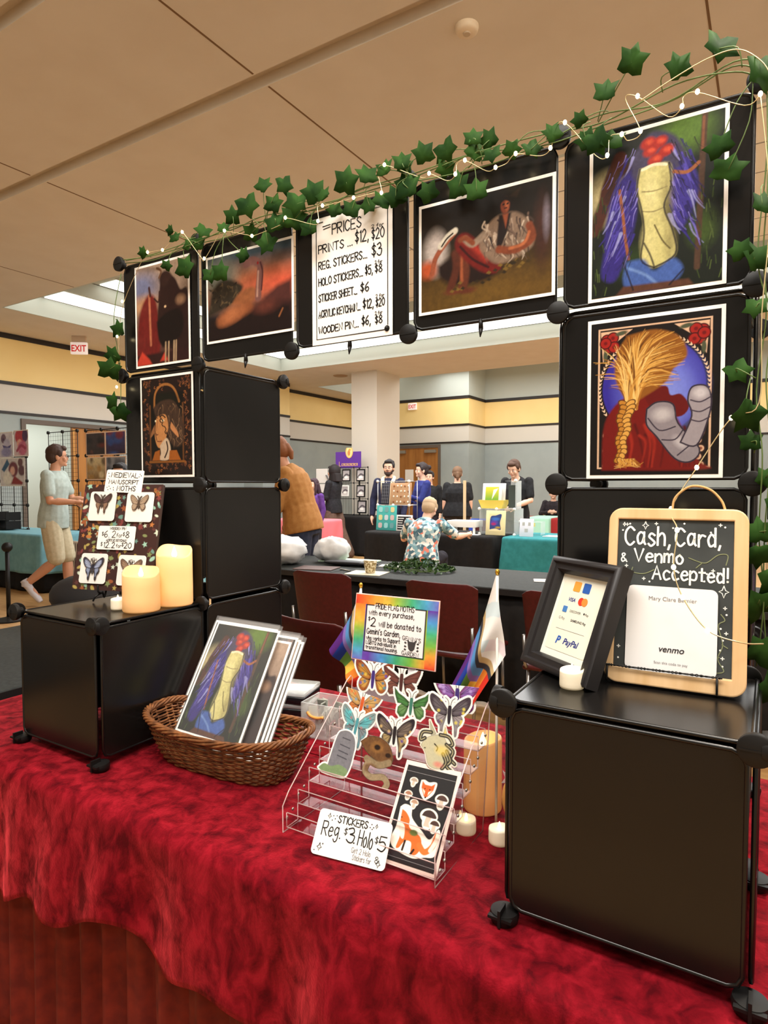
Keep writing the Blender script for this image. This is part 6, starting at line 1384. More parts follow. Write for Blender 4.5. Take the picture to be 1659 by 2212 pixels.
        for sx in (-1, 1): b.ball(hp(sx*.078, .012, .03), (.014, .03, .04), 10, M=r3)
        if hairtype == 'long':
            for x, y in ((-.06, -.05), (0, -.075), (.06, -.05)): b.tube([hp(x, y, .02), hp(x*1.25, y-.03, -.12), hp(x*1.2, y-.035, -.25)], [(.045, .04), (.05, .035), (.035, .02)], 10)
            for x in (-.085, .085): b.tube([hp(x*.9, .0, .02), hp(x*1.05, .02, -.1), hp(x, .03, -.2)], [.03, .028, .016], 10)
        if hairtype == 'bun': b.ball(hp(0, -.13, .05), (.046, .042, .042), 12)
        if hairtype == 'hood':
            b.ball(hp(0, -.04, .02), (.11, .12, .13), 16, M=r3); b.tube([hp(0, -.06, -.03), hp(0, -.06, -.18)], [(.115, .10), (.15, .10)], 12)
        if hairtype == 'tied': b.tube([hp(0, -.1, .02), hp(0, -.115, -.06), hp(0, -.1, -.12)], [.035, .03, .015], 10)
        part('hair', b, mat('hair_%d_%d' % hair[:2], hair, .7), vox*.9, 2)
    if beard is not None:
        b = MB(); hp = lambda x, y, z: hm @ Vector((x, y, z)); b.ball(hp(0, .052, -.092), (.048, .042, .038), 12); b.ball(hp(0, .086, -.046), (.03, .012, .008), 10)
        for sx in (-1, 1): b.ball(hp(sx*.052, .03, -.06), (.014, .03, .045), 10)
        part('beard', b, mat('hair_%d_%d' % beard[:2], beard, .8), .006, 2)
    # features of the face
    b = MB(); w = MB()
    for sx in (-1, 1): w.ball(hm @ Vector((sx*.03, .083, .0)), (.0125, .006, .0065), 10, M=hm.to_3x3()); b.ball(hm @ Vector((sx*.03, .088, .0)), (.0058, .003, .0058), 8, M=hm.to_3x3()); b.ball(hm @ Vector((sx*.031, .086, .02)), (.018, .006, .0035), 8, M=hm.to_3x3())
    for q in (b, w): q.v = [tuple(S @ Vector(v)) for v in q.v]
    w.build('eyes', mat('eye_white', (226, 220, 212), .4), t, True); b.build('pupils_and_brows', mat('eye_dark', (40, 28, 24), .5), t, True)
    b = MB().ball(hm @ Vector((0, .089, -.058)), (.021, .005, .0045), 10, M=hm.to_3x3()); b.v = [tuple(S @ Vector(v)) for v in b.v]; b.build('lips', mat('lips', (168, 96, 86), .5), t, True)
    if glasses:
        b = MB()
        for sx in (-1, 1): b.tube([hm @ Vector((sx*.032+.022*math.cos(a*.5236), .098, .0+.016*math.sin(a*.5236))) for a in range(12)], .0018, 6, closed=True); b.tube([hm @ Vector((sx*.054, .097, .004)), hm @ Vector((sx*.08, .0, .006))], .0018, 6)
        b.tube([hm @ Vector((-.01, .1, .004)), hm @ Vector((.01, .1, .004))], .0018, 6)
        b.v = [tuple(S @ Vector(v)) for v in b.v]; b.build('glasses', M_con, t, True)
    if extra: extra(t, j, S, hm)
    return t
def cm(n, c, **k): return noisy('cloth_'+n, tuple(max(0, v-8) for v in c), tuple(min(255, v+6) for v in c), k.pop('sc', 25), .85, **k)
FR = 31.4     # camera yaw: facing image right is -90+FR
# 1 walking at far left
person('person in pale grey-green t-shirt and khaki shorts walking past the blue table', (-5.43, 3.06, 0), -90+FR+6, 1.83, dict(neck=(0, .02, 1.455), head=(-.01, .055, 1.61), chest=(0, .02, 1.29),
    shR=(.17, .01, 1.40), elR=(.21, .05, 1.13), wrR=(.17, .28, 1.12), shL=(-.17, .03, 1.40), elL=(-.2, .12, 1.15), wrL=(-.16, .34, 1.12),
    knR=(.10, .06, .50), anR=(.1, -.25, .245), toR=(.1, -.13, .075), knL=(-.09, .10, .50), anL=(-.09, .11, .085), toL=(-.09, .27, .03)),
    skin='b', top=cm('sage', (166, 178, 172)), bottom=cm('khaki', (186, 174, 146)), leg=.5, legw=1.12, shoes=(196, 192, 198), hair=(58, 36, 26), look=25, topw=1.25, vox=.007, glasses=True, fat=1.02, hem=.84)
# 2 dark jacket
person('person in a black jacket and wide brown trousers facing the framed prints', (-5.42, 8.45, 0), 90+FR-28, 1.73, dict(elR=(.22, .04, 1.14), wrR=(.12, .22, 1.16), elL=(-.22, .04, 1.14), wrL=(-.1, .22, 1.2), knR=(.11, -.06, .5), anR=(.14, -.26, .085), toR=(.15, -.1, .03)),
    top=cm('blackjacket', (30, 30, 34)), sleeve=.98, topw=1.5, bottom=cm('brownpants', (96, 74, 62)), legw=1.5, hair=(28, 20, 20), hairtype='hood', hem=.84)
# 3 mustard top
person('person in a mustard top and dark jeans bending over the grey table', (-2.15, 3.46, 0), 90+FR-12, 1.84, dict(waist=(0, .03, 1.10), chest=(0, .09, 1.28), neck=(0, .15, 1.44), head=(0, .24, 1.58), shR=(.175, .10, 1.385), shL=(-.175, .10, 1.385), elR=(.205, .12, 1.10), wrR=(.17, .24, .86), elL=(-.2, .16, 1.1), wrL=(-.17, .3, .88)),
    skin='b', fat=1.2, top=cm('mustard', (158, 108, 54)), sleeve=.92, bottom=cm('jeans', (34, 40, 60)), hair=(120, 70, 34), hairtype='tied', nod=25, topw=1.25, hem=.88)
# 4 small person, purple
person('short person in a purple top with dark bobbed hair behind the mustard top', (-4.72, 6.95, 0), 180+FR-40, 1.47, skin='c', top=cm('purple', (86, 48, 120)), sleeve=.9, bottom=cm('dark', (36, 32, 40)), hair=(52, 30, 40), hairtype='long')
# 5 bearded man
def lining(t, j, S, hm):
    b = MB()
    for sx in (-1, 1): b.tube(catmull([(sx*.05, -.06, 1.485), (sx*.085, .03, 1.46), (sx*.075, .105, 1.38), (sx*.06, .135, 1.2), (sx*.06, .14, 1.0)], 5), [(.03, .016)]*21, 8)
    b.v = [tuple(S @ Vector(v)) for v in b.v]; b.build('fleece_lining', mat('cream_fleece', (226, 208, 176), .95), t, True)
person('bearded man in a navy coat with cream lining standing behind the earring display', (-3.42, 7.12, 0), 180+FR-14, 1.75, dict(elR=(.25, -.02, 1.13), wrR=(.25, .06, .9), elL=(-.25, -.02, 1.13), wrL=(-.24, .1, .9)), skin='c', top=cm('navy', (32, 34, 60)), sleeve=.97, topw=1.3, bottom=cm('greypants', (84, 70, 66)), hair=(30, 22, 22), beard=(52, 34, 28), glasses=True, extra=lining, hem=.82)
# 6 blue cardigan
person('woman in a blue cardigan with a dark bun, in profile beside the bearded man', (-3.12, 7.62, 0), 90+FR+18, 1.71, dict(elL=(-.2, .1, 1.15), wrL=(-.1, .26, 1.2), elR=(.2, .06, 1.14), wrR=(.1, .22, 1.1)), skin='c', top=cm('bluecardigan', (38, 46, 110)), sleeve=.9, topw=1.25, bottom=cm('dark', (36, 32, 40)), hair=(38, 26, 26), hairtype='bun')
# 7 seen from behind
person('broad person in a black t-shirt seen from behind near the bare wooden post', (-2.95, 8.55, 0), FR-4, 1.67, skin='c', fat=1.42, top=cm('blacktee', (24, 24, 26)), sleeve=.5, topw=1.2, bottom=cm('charcoal', (52, 48, 46)), hair=(112, 84, 62), hairtype='tied')
# 8 young man
person('young man in a black t-shirt looking down behind the clear display cubes', (-1.52, 7.42, 0), 180+FR-38, 1.75, dict(neck=(0, .03, 1.44), head=(0, .09, 1.575), elR=(.24, .06, 1.14), wrR=(.12, .3, 1.06), elL=(-.23, .04, 1.14), wrL=(-.1, .26, 1.06)), skin='c', top=cm('blacktee', (24, 24, 26)), sleeve=.5, topw=1.2, bottom=cm('dark', (36, 32, 40)), hair=(72, 46, 32), nod=24)
# 9 far seated girl
SIT = dict(pelvis=(0, 0, .52), waist=(0, .02, .68), chest=(0, .03, .86), neck=(0, .04, 1.03), head=(0, .08, 1.18), shR=(.17, .03, .98), shL=(-.17, .03, .98), elR=(.24, .14, .76), wrR=(.06, .30, .80), elL=(-.24, .14, .76), wrL=(-.06, .30, .80), hipR=(.09, .0, .52), hipL=(-.09, .0, .52), knR=(.12, .44, .52), knL=(-.12, .44, .52), anR=(.12, .42, .09), anL=(-.12, .42, .09), toR=(.12, .58, .03), toL=(-.12, .58, .03))
person('dark-haired person in a black jacket seated at the far red-clothed table', (-2.20, 11.5, .06), 180+FR-20, 1.66, SIT, skin='c', top=cm('blackjacket2', (40, 34, 38)), sleeve=.9, topw=1.3, bottom=cm('dark', (36, 32, 40)), hair=(28, 22, 26))
# 10 floral shirt
fl = noisy('floral_print', (112, 140, 152), (206, 210, 206), 16, .85, lo=.42, hi=.52, detail=2)
def add_flower(m):
    nt = m.node_tree; b = nt.nodes['Principled BSDF']; tc = nt.nodes.new('ShaderNodeTexCoord'); v = nt.nodes.new('ShaderNodeTexVoronoi'); v.inputs['Scale'].default_value = 27; nt.links.new(tc.outputs['Object'], v.inputs['Vector'])
    r = nt.nodes.new('ShaderNodeValToRGB'); r.color_ramp.interpolation = 'CONSTANT'; e = r.color_ramp.elements; e[0].color = rgb(70, 100, 112); e[0].position = 0; e[1].position = .25; e[1].color = rgb(120, 158, 166)
    for p, c in ((.42, (216, 214, 206)), (.55, (206, 120, 100)), (.63, (150, 176, 180)), (.8, (226, 222, 210)), (.9, (96, 122, 132))): q = e.new(p); q.color = rgb(*c)
    s = nt.nodes.new('ShaderNodeSeparateColor'); nt.links.new(v.outputs['Color'], s.inputs[0]); nt.links.new(s.outputs[0], r.inputs[0]); nt.links.new(r.outputs[0], b.inputs['Base Color'])
add_flower(fl)
person('person in a blue floral shirt seated with back turned at the black-clothed table', (-1.80, 5.13, 0), FR-22, 1.72, dict(SIT, pelvis=(0, -.02, .52), waist=(0, .02, .68), chest=(0, .07, .84), neck=(0, .14, .99), head=(.02, .22, 1.10), shR=(.19, .12, .93), shL=(-.19, .12, .93), elR=(.34, .26, .78), wrR=(.40, .44, .79), elL=(-.3, .22, .74), wrL=(-.2, .42, .78), knR=(.12, .40, .52), knL=(-.12, .40, .52), anR=(.12, .34, .09), anL=(-.12, .34, .09), toR=(.12, .48, .03), toL=(-.12, .48, .03)), skin='c', fat=1.1, top=fl, sleeve=.5, topw=1.35, bottom=cm('dark', (36, 32, 40)), hair=(176, 150, 118), nod=28, hem=.87)
# 11 half hidden, 12 only the top of the head shows
person('dark-haired person half hidden between the bearded man and the blue cardigan', (-3.75, 9.1, 0), 180+FR-20, 1.62, skin='c', top=cm('blacktee', (24, 24, 26)), sleeve=.9, bottom=cm('dark', (36, 32, 40)), hair=(30, 22, 24), topw=1.3)
person('person of whom only dark hair shows above the moth board sign', (-4.35, 3.15, 0), 180+FR, 1.60, skin='b', top=cm('blackjacket', (30, 30, 34)), sleeve=.9, bottom=cm('dark', (36, 32, 40)), hair=(24, 20, 22), topw=1.1)
# ================================================================== THINGS ON THE TABLES FURTHER BACK
M_bag = noisy('white_plastic_bag', (206, 206, 206), (228, 228, 228), 12, .45)
def bag(label, x, y, z, sx, sy, sz, seed, handle=None):
    t = thing('plastic_bag', label, 'bag', (x, y, z), 'white plastic bags'); b = MB(); n, m = 26, 16; vs = []
    for i in range(m):
        a = math.pi*i/(m-1)
        for k in range(n):
            p = 2*math.pi*k/n; d = Vector((math.sin(a)*math.cos(p), math.sin(a)*math.sin(p), math.cos(a))); f = 1+.22*mnoise.noise(d*2.3+Vector((seed, 0, 0)))+.10*mnoise.noise(d*6+Vector((0, seed, 0)))
            vs.append((d.x*sx*f, d.y*sy*f, max(0.0, sz*.48+d.z*sz*.52*f)))
    b.add(vs, [(i*n+k, i*n+(k+1) % n, (i+1)*n+(k+1) % n, (i+1)*n+k) for i in range(m-1) for k in range(n)]); b.build('sack', M_bag, t, True)
    if handle:
        hx, hz = handle; MB().tube(catmull([(hx-.05, 0, sz*.8), (hx-.055, 0, sz+hz*.6), (hx-.01, 0, sz+hz), (hx+.04, 0, sz+hz*.55), (hx+.05, 0, sz*.75)], 5), [(.016, .004)]*21, 8).build('handle', M_bag, t, True)
bag('crumpled white plastic bag with a loop handle on the grey table by the left tower', -1.72, 2.66, .742, .20, .18, .22, 3.3, (-.07, .09))
bag('second crumpled white plastic bag, right of the one with the loop handle', -1.47, 2.98, .742, .15, .13, .20, 7.1)
def flat(name, label, cat, x, y, z, sx, sy, h, c, yaw=0, group=None, m=None):
    t = MB().rbox(-sx/2, sx/2, -sy/2, sy/2, 0, h, min(h*.3, .004), 2).build(name, m or mat('paper_%d_%d_%d' % c, c, .6)); t.location = (x, y, z); t.rotation_euler = (0, 0, math.radians(yaw)); return tag(t, label, cat, group)
flat('paper_stack', 'pale green paper stack on the grey table behind the black pouch', 'papers', -1.35, 3.05, .741, .46, .22, .012, (186, 206, 184), 6)
flat('magazine', 'brown glossy magazine on the grey table beside the plastic bags', 'magazine', -1.32, 2.58, .741, .30, .2, .006, (96, 74, 70), 14)
b = MB(); b.ball((0, 0, .022), (.20, .055, .022), 18).ball((.16, .01, .02), (.10, .06, .02), 14); o = b.build('pouch', mat('black_nylon', (24, 24, 28), .5), None, True); o.location = (-1.22, 2.82, .741); o.rotation_euler = (0, 0, .12); tag(o, 'black nylon pouch lying on the grey table', 'pouch')
flat('napkin', 'cream paper napkin under the patterned glass', 'napkin', -.86, 2.55, .741, .26, .2, .004, (232, 224, 200), 10)
flat('booklet', 'white booklet behind the patterned glass on the grey table', 'booklet', -.86, 2.98, .741, .28, .12, .006, (226, 224, 216), 18)
t = thing('pen', 'silver pen beside the napkin on the grey table', 'pen', (-1.06, 2.58, .746)); MB().tube([(-.07, .03, 0), (.05, -.02, 0)], .005, 8).build('barrel', M_steel, t, True); MB().tube([(.05, -.02, 0), (.062, -.025, 0)], [.0048, .001], 8).build('tip', M_con, t, True)
t = thing('patterned_glass', 'small patterned amber glass on the cream napkin', 'glass', (-.84, 2.56, .746))
MB().lathe([(.028, 0), (.034, .004), (.043, .05), (.046, .085), (.043, .085), (.040, .05), (.030, .008), (.001, .008)], seg=28).build('tumbler', noisy('dotted_glass', (150, 128, 84), (222, 210, 176), 70, .2, lo=.45, hi=.55, detail=1), t, True)
MB().lathe([(.0405, .07), (.043, .08), (.0445, .086), (.001, .086)], seg=28).build('filling', mat('wax_fill', (226, 216, 190), .5), t, True)
t = thing('leaf_garland', 'coiled dark green leaf garland heaped on the grey table', 'garland', (-.62, 2.86, .741)); b = MB(); st = MB(); rs = random.Random(12)
for k in range(230):
    a, r_ = rs.uniform(0, 6.28), rs.random()**.6; x, y = .27*r_*math.cos(a), .22*r_*math.sin(a); z = .012+.075*(1-r_*r_)*rs.random(); ivy_leaf(b, (x, y, z), rs.uniform(.035, .06), rs.uniform(0, 6.28), rs.uniform(-1.3, -.2), rs.uniform(0, 6.28), .3, .55)
for k in range(9): a = rs.uniform(0, 6.28); st.tube(catmull([(.26*math.cos(a+q*.7), .2*math.sin(a+q*.7), .015+.02*rs.random()) for q in range(4)], 5), .002, 6)
b.build('foliage', noisy('salal_leaf', (32, 58, 26), (58, 88, 40), 14, .5), t); st.build('stem', M_stem, t, True)
flat('paper_sheet', 'white sheet lying at the right end of the grey table', 'paper', .36, 2.86, .741, .26, .12, .003, (226, 222, 216), 20)
# --- black and teal tables
YF = 6.05
def board(name, label, cat, x0, x1, z0, z1, m, y=YF, lean=6, th=.012, yaw=0):
    t = thing(name, label, cat, frameM((x0, y, z0), yaw, lean)); MB().rbox(0, x1-x0, -th/2, th/2, 0, z1-z0, .004, 2).build('board', m, t, 'auto'); return t
M_wht = mat('white_plastic', (234, 232, 226), .4)
t = thing('display_shelf', 'white-knobbed wire shelf holding the earring board and teal board', 'display stand', (-2.75, YF+.16, .753)); b = MB()
for x in (-.24, .24):
    for y in (-.1, .12): b.tube([(x, y, 0), (x, y, .66)], .005, 6)
for z in (.02, .335, .65):
    for y in (-.1, .12): b.tube([(-.24, y, z), (.24, y, z)], .004, 6)
    for x in (-.24, .24): b.tube([(x, -.1, z), (x, .12, z)], .004, 6)
b.build('wire_frame', mat('silver_wire', (190, 188, 184), .3, .7), t, True)
for x in (-.24, .0, .24):
    for z in (.02, .335, .65):
        if x == 0 and z == .02: continue
        MB().ball((x, -.105, z), .02, 12).build('connector', M_wht, t, True)
t = board('earring_board', 'tan board of small earrings in the upper half of the wire shelf', 'display board', -2.83, -2.51, 1.092, 1.385, mat('tan_board', (186, 146, 108), .7), y=YF+.1)
rs = random.Random(3); b = MB(); b2 = MB()
for k in range(5):
    for i in range(4): (b if (k+i) % 3 else b2).ball((.06+.055*k, -.01, .04+.07*i), (.012, .005, .015), 8)
b.build('earrings', mat('pearl_white', (236, 226, 206), .3), t, True)['kind'] = 'stuff'; b2.build('earrings', mat('amber_bead', (150, 96, 60), .3), t, True)['kind'] = 'stuff'
t = board('pin_grid', 'dark grid of small pins left of the earring board', 'display board', -2.97, -2.84, 1.092, 1.385, mat('dark_grid', (40, 42, 54), .6), y=YF+.1); b = MB()
for k in range(4): b.box(.02+.03*k, .023+.03*k, -.009, -.0065, .02, .27)
for k in range(6): b.box(.01, .12, -.009, -.0065, .03+.045*k, .033+.045*k)
b.build('grid_lines', mat('grid_grey', (140, 140, 146), .5), t)
t = board('sticker_board', 'teal board with nine small stickers below the earring board', 'display board', -2.97, -2.665, .756, 1.085, mat('teal_board', (70, 170, 164), .6), y=YF-.02)
for k in range(3):
    for i in range(3): MB().prism(rrect(.035+.09*k, .092+.09*k, .03+.105*i, .10+.105*i, .02), -.009, -.0065).build('sticker', mat('stk%d' % ((k*2+i) % 5), ((206, 180, 176), (214, 206, 150), (150, 206, 204), (196, 206, 210), (110, 160, 160))[(k*2+i) % 5], .5), t)
t = board('letter_board', 'small black letter board in a white frame on the black-clothed table', 'sign', -2.655, -2.42, .756, .965, M_wht, y=YF-.03); MB().box(.02, .215, -.009, -.006, .02, .19).build('felt', mat('black_felt', (26, 24, 28), .9), t); b = MB()
for z, w_ in ((.165, .13), (.135, .11), (.105, .1), (.075, .12), (.045, .1)): ribbon(b, [(.03, z), (.03+w_*.6, z)], .010, -.0095); ribbon(b, [(.05+w_*.75, z), (.2, z)], .009, -.0095)
b.build('letter_rows', M_card, t)
t = thing('table_stand', 'small white table-top stand right of the floral shirt', 'stand', (-1.70, YF+.02, .753)); MB().rbox(-.19, .19, -.12, .12, .085, .165, .006).build('top', M_wht, t, 'auto')
for x in (-.165, .165):
    for y in (-.1, .1): MB().rbox(x-.012, x+.012, y-.012, y+.012, 0, .085, .003).build('leg', M_wht, t, 'auto')
flat('paper_sheet', 'white papers lying in front of the small white stand', 'paper', -1.62, 5.93, .754, .34, .12, .004, (236, 234, 228), 3)
t = thing('clear_cube', 'clear cube shelf carrying the yellow basket', 'display stand', (-1.27, YF+.14, .753)); M_acr2 = M_acr
MB().box(-.22, .22, -.16, .16, .31, .316).box(-.22, -.215, -.16, .16, 0, .31).box(.215, .22, -.16, .16, 0, .31).box(-.22, .22, .155, .16, 0, .31).build('shell', M_clear, t)
for x in (-.22, .0, .22):
    for z in (.01, .313): MB().ball((x, -.165, z), .019, 12).build('connector', M_wht, t, True)
t = board('picture_frame', 'cream-framed blue abstract picture leaning on the clear cube', 'picture', -1.385, -1.14, .757, 1.05, mat('cream_frame', (236, 222, 170), .5), y=YF-.085); A = Art(.16, .21, 60).bg((236, 222, 170)); A.poly([(.05, .1), (.1, .8), (.5, .9), (.95, .97), (.85, .5), (.92, .1), (.5, .16)], (50, 70, 130), .02, smooth=True).ell(.4, .5, .28, .2, (90, 70, 160), .1).ell(.35, .42, .18, .1, (170, 50, 110), .08).ell(.5, .7, .3, .12, (60, 110, 190), .1).ell(.7, .22, .2, .08, (180, 150, 60), .08); A.mesh('picture', M_art, t, .043, .045, -.0075)
t = thing('yellow_basket', 'yellow plastic basket of white-framed pictures on the clear cube', 'basket', (-1.36, YF+.12, 1.07)); b = MB(); P = [(.13, .08, 0), (.165, .1, .10)]
def tub(b, a, c, th=.006):
    (x0, y0, z0), (x1, y1, z1) = a, c; o_ = [(-x0, -y0, z0), (x0, -y0, z0), (x0, y0, z0), (-x0, y0, z0), (-x1, -y1, z1), (x1, -y1, z1), (x1, y1, z1), (-x1, y1, z1)]
    i_ = [(q[0]*.94, q[1]*.92, q[2]+(th if k < 4 else 0)) for k, q in enumerate(o_)]
    b.add(o_+i_, [(3, 2, 1, 0), (0, 1, 5, 4), (1, 2, 6, 5), (2, 3, 7, 6), (3, 0, 4, 7), (8, 9, 10, 11), (9, 8, 12, 13), (10, 9, 13, 14), (11, 10, 14, 15), (8, 11, 15, 12), (4, 5, 13, 12), (5, 6, 14, 13), (6, 7, 15, 14), (7, 4, 12, 15)])
tub(b, *P); b.build('tub', mat('yellow_plastic', (236, 212, 96), .4), t)
for k, (lb, dx, c1, c2) in enumerate((('front white-framed green and yellow picture in the yellow basket', -.01, (226, 214, 70), (90, 160, 60)), ('rear white-framed picture in the yellow basket', .02, (230, 230, 224), (180, 190, 180)))):
    t = board('framed_picture', lb, 'picture', -1.49+dx, -1.24+dx, 1.10, 1.375, M_wht, y=YF+.08+.04*k, lean=8); A = Art(.17, .17, 40).bg(c2, c1); A.poly([(.5, .1), (.95, .9), (.6, .8)], (236, 236, 230), .02); A.mesh('picture', M_art, t, .04, .06, -.0075)
t = thing('clear_cube', 'upper clear cube with a small black rack beside the yellow basket', 'display stand', (-1.15, YF+.12, 1.072)); MB().box(-.03, .10, -.1, .1, .0, .004).box(.095, .1, -.1, .1, 0, .33).box(-.03, .1, .095, .1, 0, .33).box(-.03, .1, -.1, .1, .326, .33).build('shell', M_clear, t); MB().rbox(-.02, .07, -.02, .02, .005, .28, .004).build('card_rack', mat('rack_dark', (60, 70, 66), .6), t); MB().ball((.1, -.1, .33), .022, 12).build('connector', M_wht, t, True)
t = board('info_card', 'white standing card near the front edge of the teal table', 'sign', -.965, -.80, .757, .965, mat('card_white', (226, 226, 234), .5), y=5.96, lean=8, th=.004); MB().box(.03, .06, -.003, -.0022, .125, .165).box(.1, .13, -.003, -.0022, .125, .165).box(.06, .1, -.003, -.0022, .05, .09).build('grey_marks', mat('faint_grey', (176, 176, 170), .6), t)
flat('paper_sheet', 'white papers spread at the right of the teal table', 'paper', -.50, 6.12, .757, .42, .2, .006, (238, 236, 230), -4)
t = thing('wire_riser', 'clear riser with a yellow note on the teal table', 'display stand', (-.92, 6.3, .757)); MB().box(-.13, .13, -.08, .08, .15, .156).box(-.13, -.125, -.08, .08, 0, .15).box(.125, .13, -.08, .08, 0, .15).build('shell', M_clear, t); MB().box(-.06, .06, -.084, -.081, .10, .145).build('note', mat('yellow_note', (226, 206, 120), .6), t); MB().ball((-.13, -.08, .156), .016, 10).build('connector', M_wht, t, True)
t = MB().rbox(-.018, .018, -.018, .018, 0, 1.42, .003).build('wooden_post', noisy('raw_pine', (206, 178, 136), (220, 194, 154), 30, .6, stretch=(1, 1, .1))); t.location = (-2.40, 7.62, 0); tag(t, 'bare wooden post standing beside the broad person in black', 'post')
# --- far table of framed prints
t = thing('grid_display', 'white and wire grid display of framed prints on the far black table', 'display stand', (-5.75, 9.22, .757)); M_wp = mat('white_panel', (222, 218, 212), .5)
for i in range(2):
    for j in range(3): MB().rbox(-.66+.30*i, -.375+.30*i, -.004, .004, .02+.31*j, .31+.31*j, .003, 1).build('panel', M_wp, t)
b = MB()
for x in [-.06+.33*i for i in range(3)]: b.tube([(x, 0, 0), (x, 0, .95)], .006, 6)
for z in (.02, .33, .64, .945): b.tube([(-.06, 0, z), (.6, 0, z)], .006, 6)
for i in range(10): b.tube([(-.06+.066*i, 0, .02), (-.06+.066*i, 0, .945)], .0016, 5)
b.build('wire_grid', M_con, t, True)
for i in range(3):
    for j in range(4): MB().ball((-.06+.33*i, -.012, (.02, .33, .64, .945)[j]), .017, 10).build('connector', M_con, t, True)
rs = random.Random(5)
for k, (x, z, s_) in enumerate(((.02, .67, 1), (.36, .67, 1), (.0, .38, .9), (.36, .36, 1), (.38, .05, 1.05))):
    lb = ('upper left black-framed print on the far wire grid', 'upper right black-framed print on the far wire grid', 'middle left small white print on the far wire grid', 'middle right black-framed print on the far wire grid', 'black-framed print standing at the foot of the far wire grid')[k]
    tt = thing('framed_print', lb, 'picture', frameM((-5.75+x, 9.165, .757+z), 0, 3), 'framed prints on the far wire grid'); MB().rbox(0, .2*s_, -.008, .008, 0, .24*s_, .004, 1).build('frame', M_con if k != 2 else M_wht, tt); A = Art(.15*s_, .19*s_, 30).bg((206, 200, 196), (150, 144, 146)); A.line([(.1, .3), (.5, .6), (.9, .5)], .12, (90, 84, 88), .08).ell(.5, .3, .3, .16, (236, 232, 226), .08); A.mesh('picture', M_art, tt, .025*s_, .025*s_, -.0088)
for k, (z, lb) in enumerate(((.72, 'upper dark wand mounted on the far white panels'), (.44, 'lower dark wand mounted on the far white panels'))):
    o = MB().tube([(-.05, 0, .08), (.06, 0, -.07)], [.014, .018], 8).build('wand', mat('wand_grey', (96, 92, 92), .5), None, True); o.location = (-6.10, 9.20, .757+z); tag(o, lb, 'wand', 'wands on the far white panels')
t = thing('shop_banner', 'purple banner with a golden oval emblem above the far framed prints', 'banner', frameM((-6.12, 9.5, 1.70), 0, 0)); MB().box(0, .62, -.006, .006, 0, .33).build('board', mat('purple_board', (96, 50, 150), .6), t); MB().box(.02, .05, .0, .012, -.95, 0).box(.56, .59, .0, .012, -.95, 0).build('pole', M_con, t)
A = Art(.20, .28, 60).bg((240, 206, 120)); A.ell(.5, .7, .46, .64, (236, 190, 110), sil=True).ell(.5, .7, .33, .5, (250, 226, 160), .04).ell(.46, .62, .18, .3, (210, 140, 80), .08).ell(.56, .84, .14, .14, (226, 160, 90), .06); A.diecut(.0); A.mesh('emblem', M_art, t, .24, .13, -.010, .003)
b = MB(); rr = random.Random(2)
ribbon(b, [(.09, .13), (.09, .045), (.13, .045)], .012, -.0075)
for k in range(10):
    x = .155+.04*k; ribbon(b, [(x, .05), (x, .095), (x+.024, .095), (x+.024, .05)] if k % 2 else [(x+.024, .09), (x, .09), (x, .05), (x+.024, .05)], .012, -.0075)
b.build('gold_lettering', mat('gold_paint', (240, 190, 100), .5), t)
t = thing('waste_bin', 'pale green bin on the floor by the brown trousers', 'bin', (-4.32, 6.62, 0)); MB().lathe([(.10, 0), (.125, .5), (.115, .5), (.09, .02), (.001, .02)], seg=24).build('bucket', mat('bin_green', (176, 190, 166), .5), t, True); MB().lathe([(.12, .49), (.132, .495), (.132, .51), (.118, .512)], seg=24).build('rim', mat('bin_rim', (206, 216, 200), .5), t, True)
# small things on the pink table
t = thing('bead_tray', 'row of small white beads along the pink table', 'tray', (-5.45, 7.45, .762)); MB().rbox(-.2, .2, -.04, .04, 0, .015, .004).build('tray', M_wp, t, 'auto')
for k in range(4): MB().ball((-.14+.09*k, -.02, .03), .024, 10).build('bead', M_wht, t, True)
# --- left side: wire racks with prints
def rack(label, x0, y, z0, cols, rows, p, fill=True):
    t = thing('wire_rack', label, 'display rack', (x0, y, z0)); b = MB()
    for i in range(cols+1): b.tube([(i*p, 0, 0), (i*p, 0, rows*p)], .006, 6)
    for j in range(rows+1): b.tube([(0, 0, j*p), (cols*p, 0, j*p)], .006, 6)
    for i in range(1, cols*6): b.tube([(i*p/6, 0, 0), (i*p/6, 0, rows*p)], .0014, 4)
    for j in range(1, rows*6): b.tube([(0, 0, j*p/6), (cols*p, 0, j*p/6)], .0014, 4)
    b.build('wire_grid', M_con, t, True)
    for i in range(cols+1):
        for j in range(rows+1): MB().cyl((i*p, -.014, j*p), (i*p, .008, j*p), .023, .023, 14).build('connector', M_con, t, 'auto')
    return t
rack('tall wire rack with bright prints on the pale blue table at far left', -7.90, 3.78, .75, 2, 4, .335)
rack('wire rack standing beside the walking person in front of the open door', -7.10, 4.02, .75, 2, 4, .335)
def poster(label, A, x, y, z, w, bw=.012, m=None):
    t = thing('art_print', label, 'art print', frameM((x, y, z)), 'prints on the far left racks'); MB().box(-bw, w+bw, -.0015, .0015, -bw, w*A.a+bw).build('paper', m or M_card, t); A.w = w; A.mesh('picture', M_art, t, 0, 0, -.0022)
A = Art(1, 1.03, 70).bg((206, 200, 214), (222, 216, 226)); A.ell(.3, .76, .2, .2, (120, 90, 110), .05).ell(.55, .55, .25, .2, (196, 190, 216), .08).poly([(.2, .5), (.6, .42), (.9, .5), (.8, .36), (.3, .36)], (70, 56, 130), .04).ell(.5, .2, .4, .2, (150, 146, 190), .1).ell(.3, .72, .1, .06, (90, 60, 90), .03); A.grain(.2, 12, 3)
poster('pale violet print at the top left of the far left wire rack', A, -7.87, 3.765, 1.76, .33)
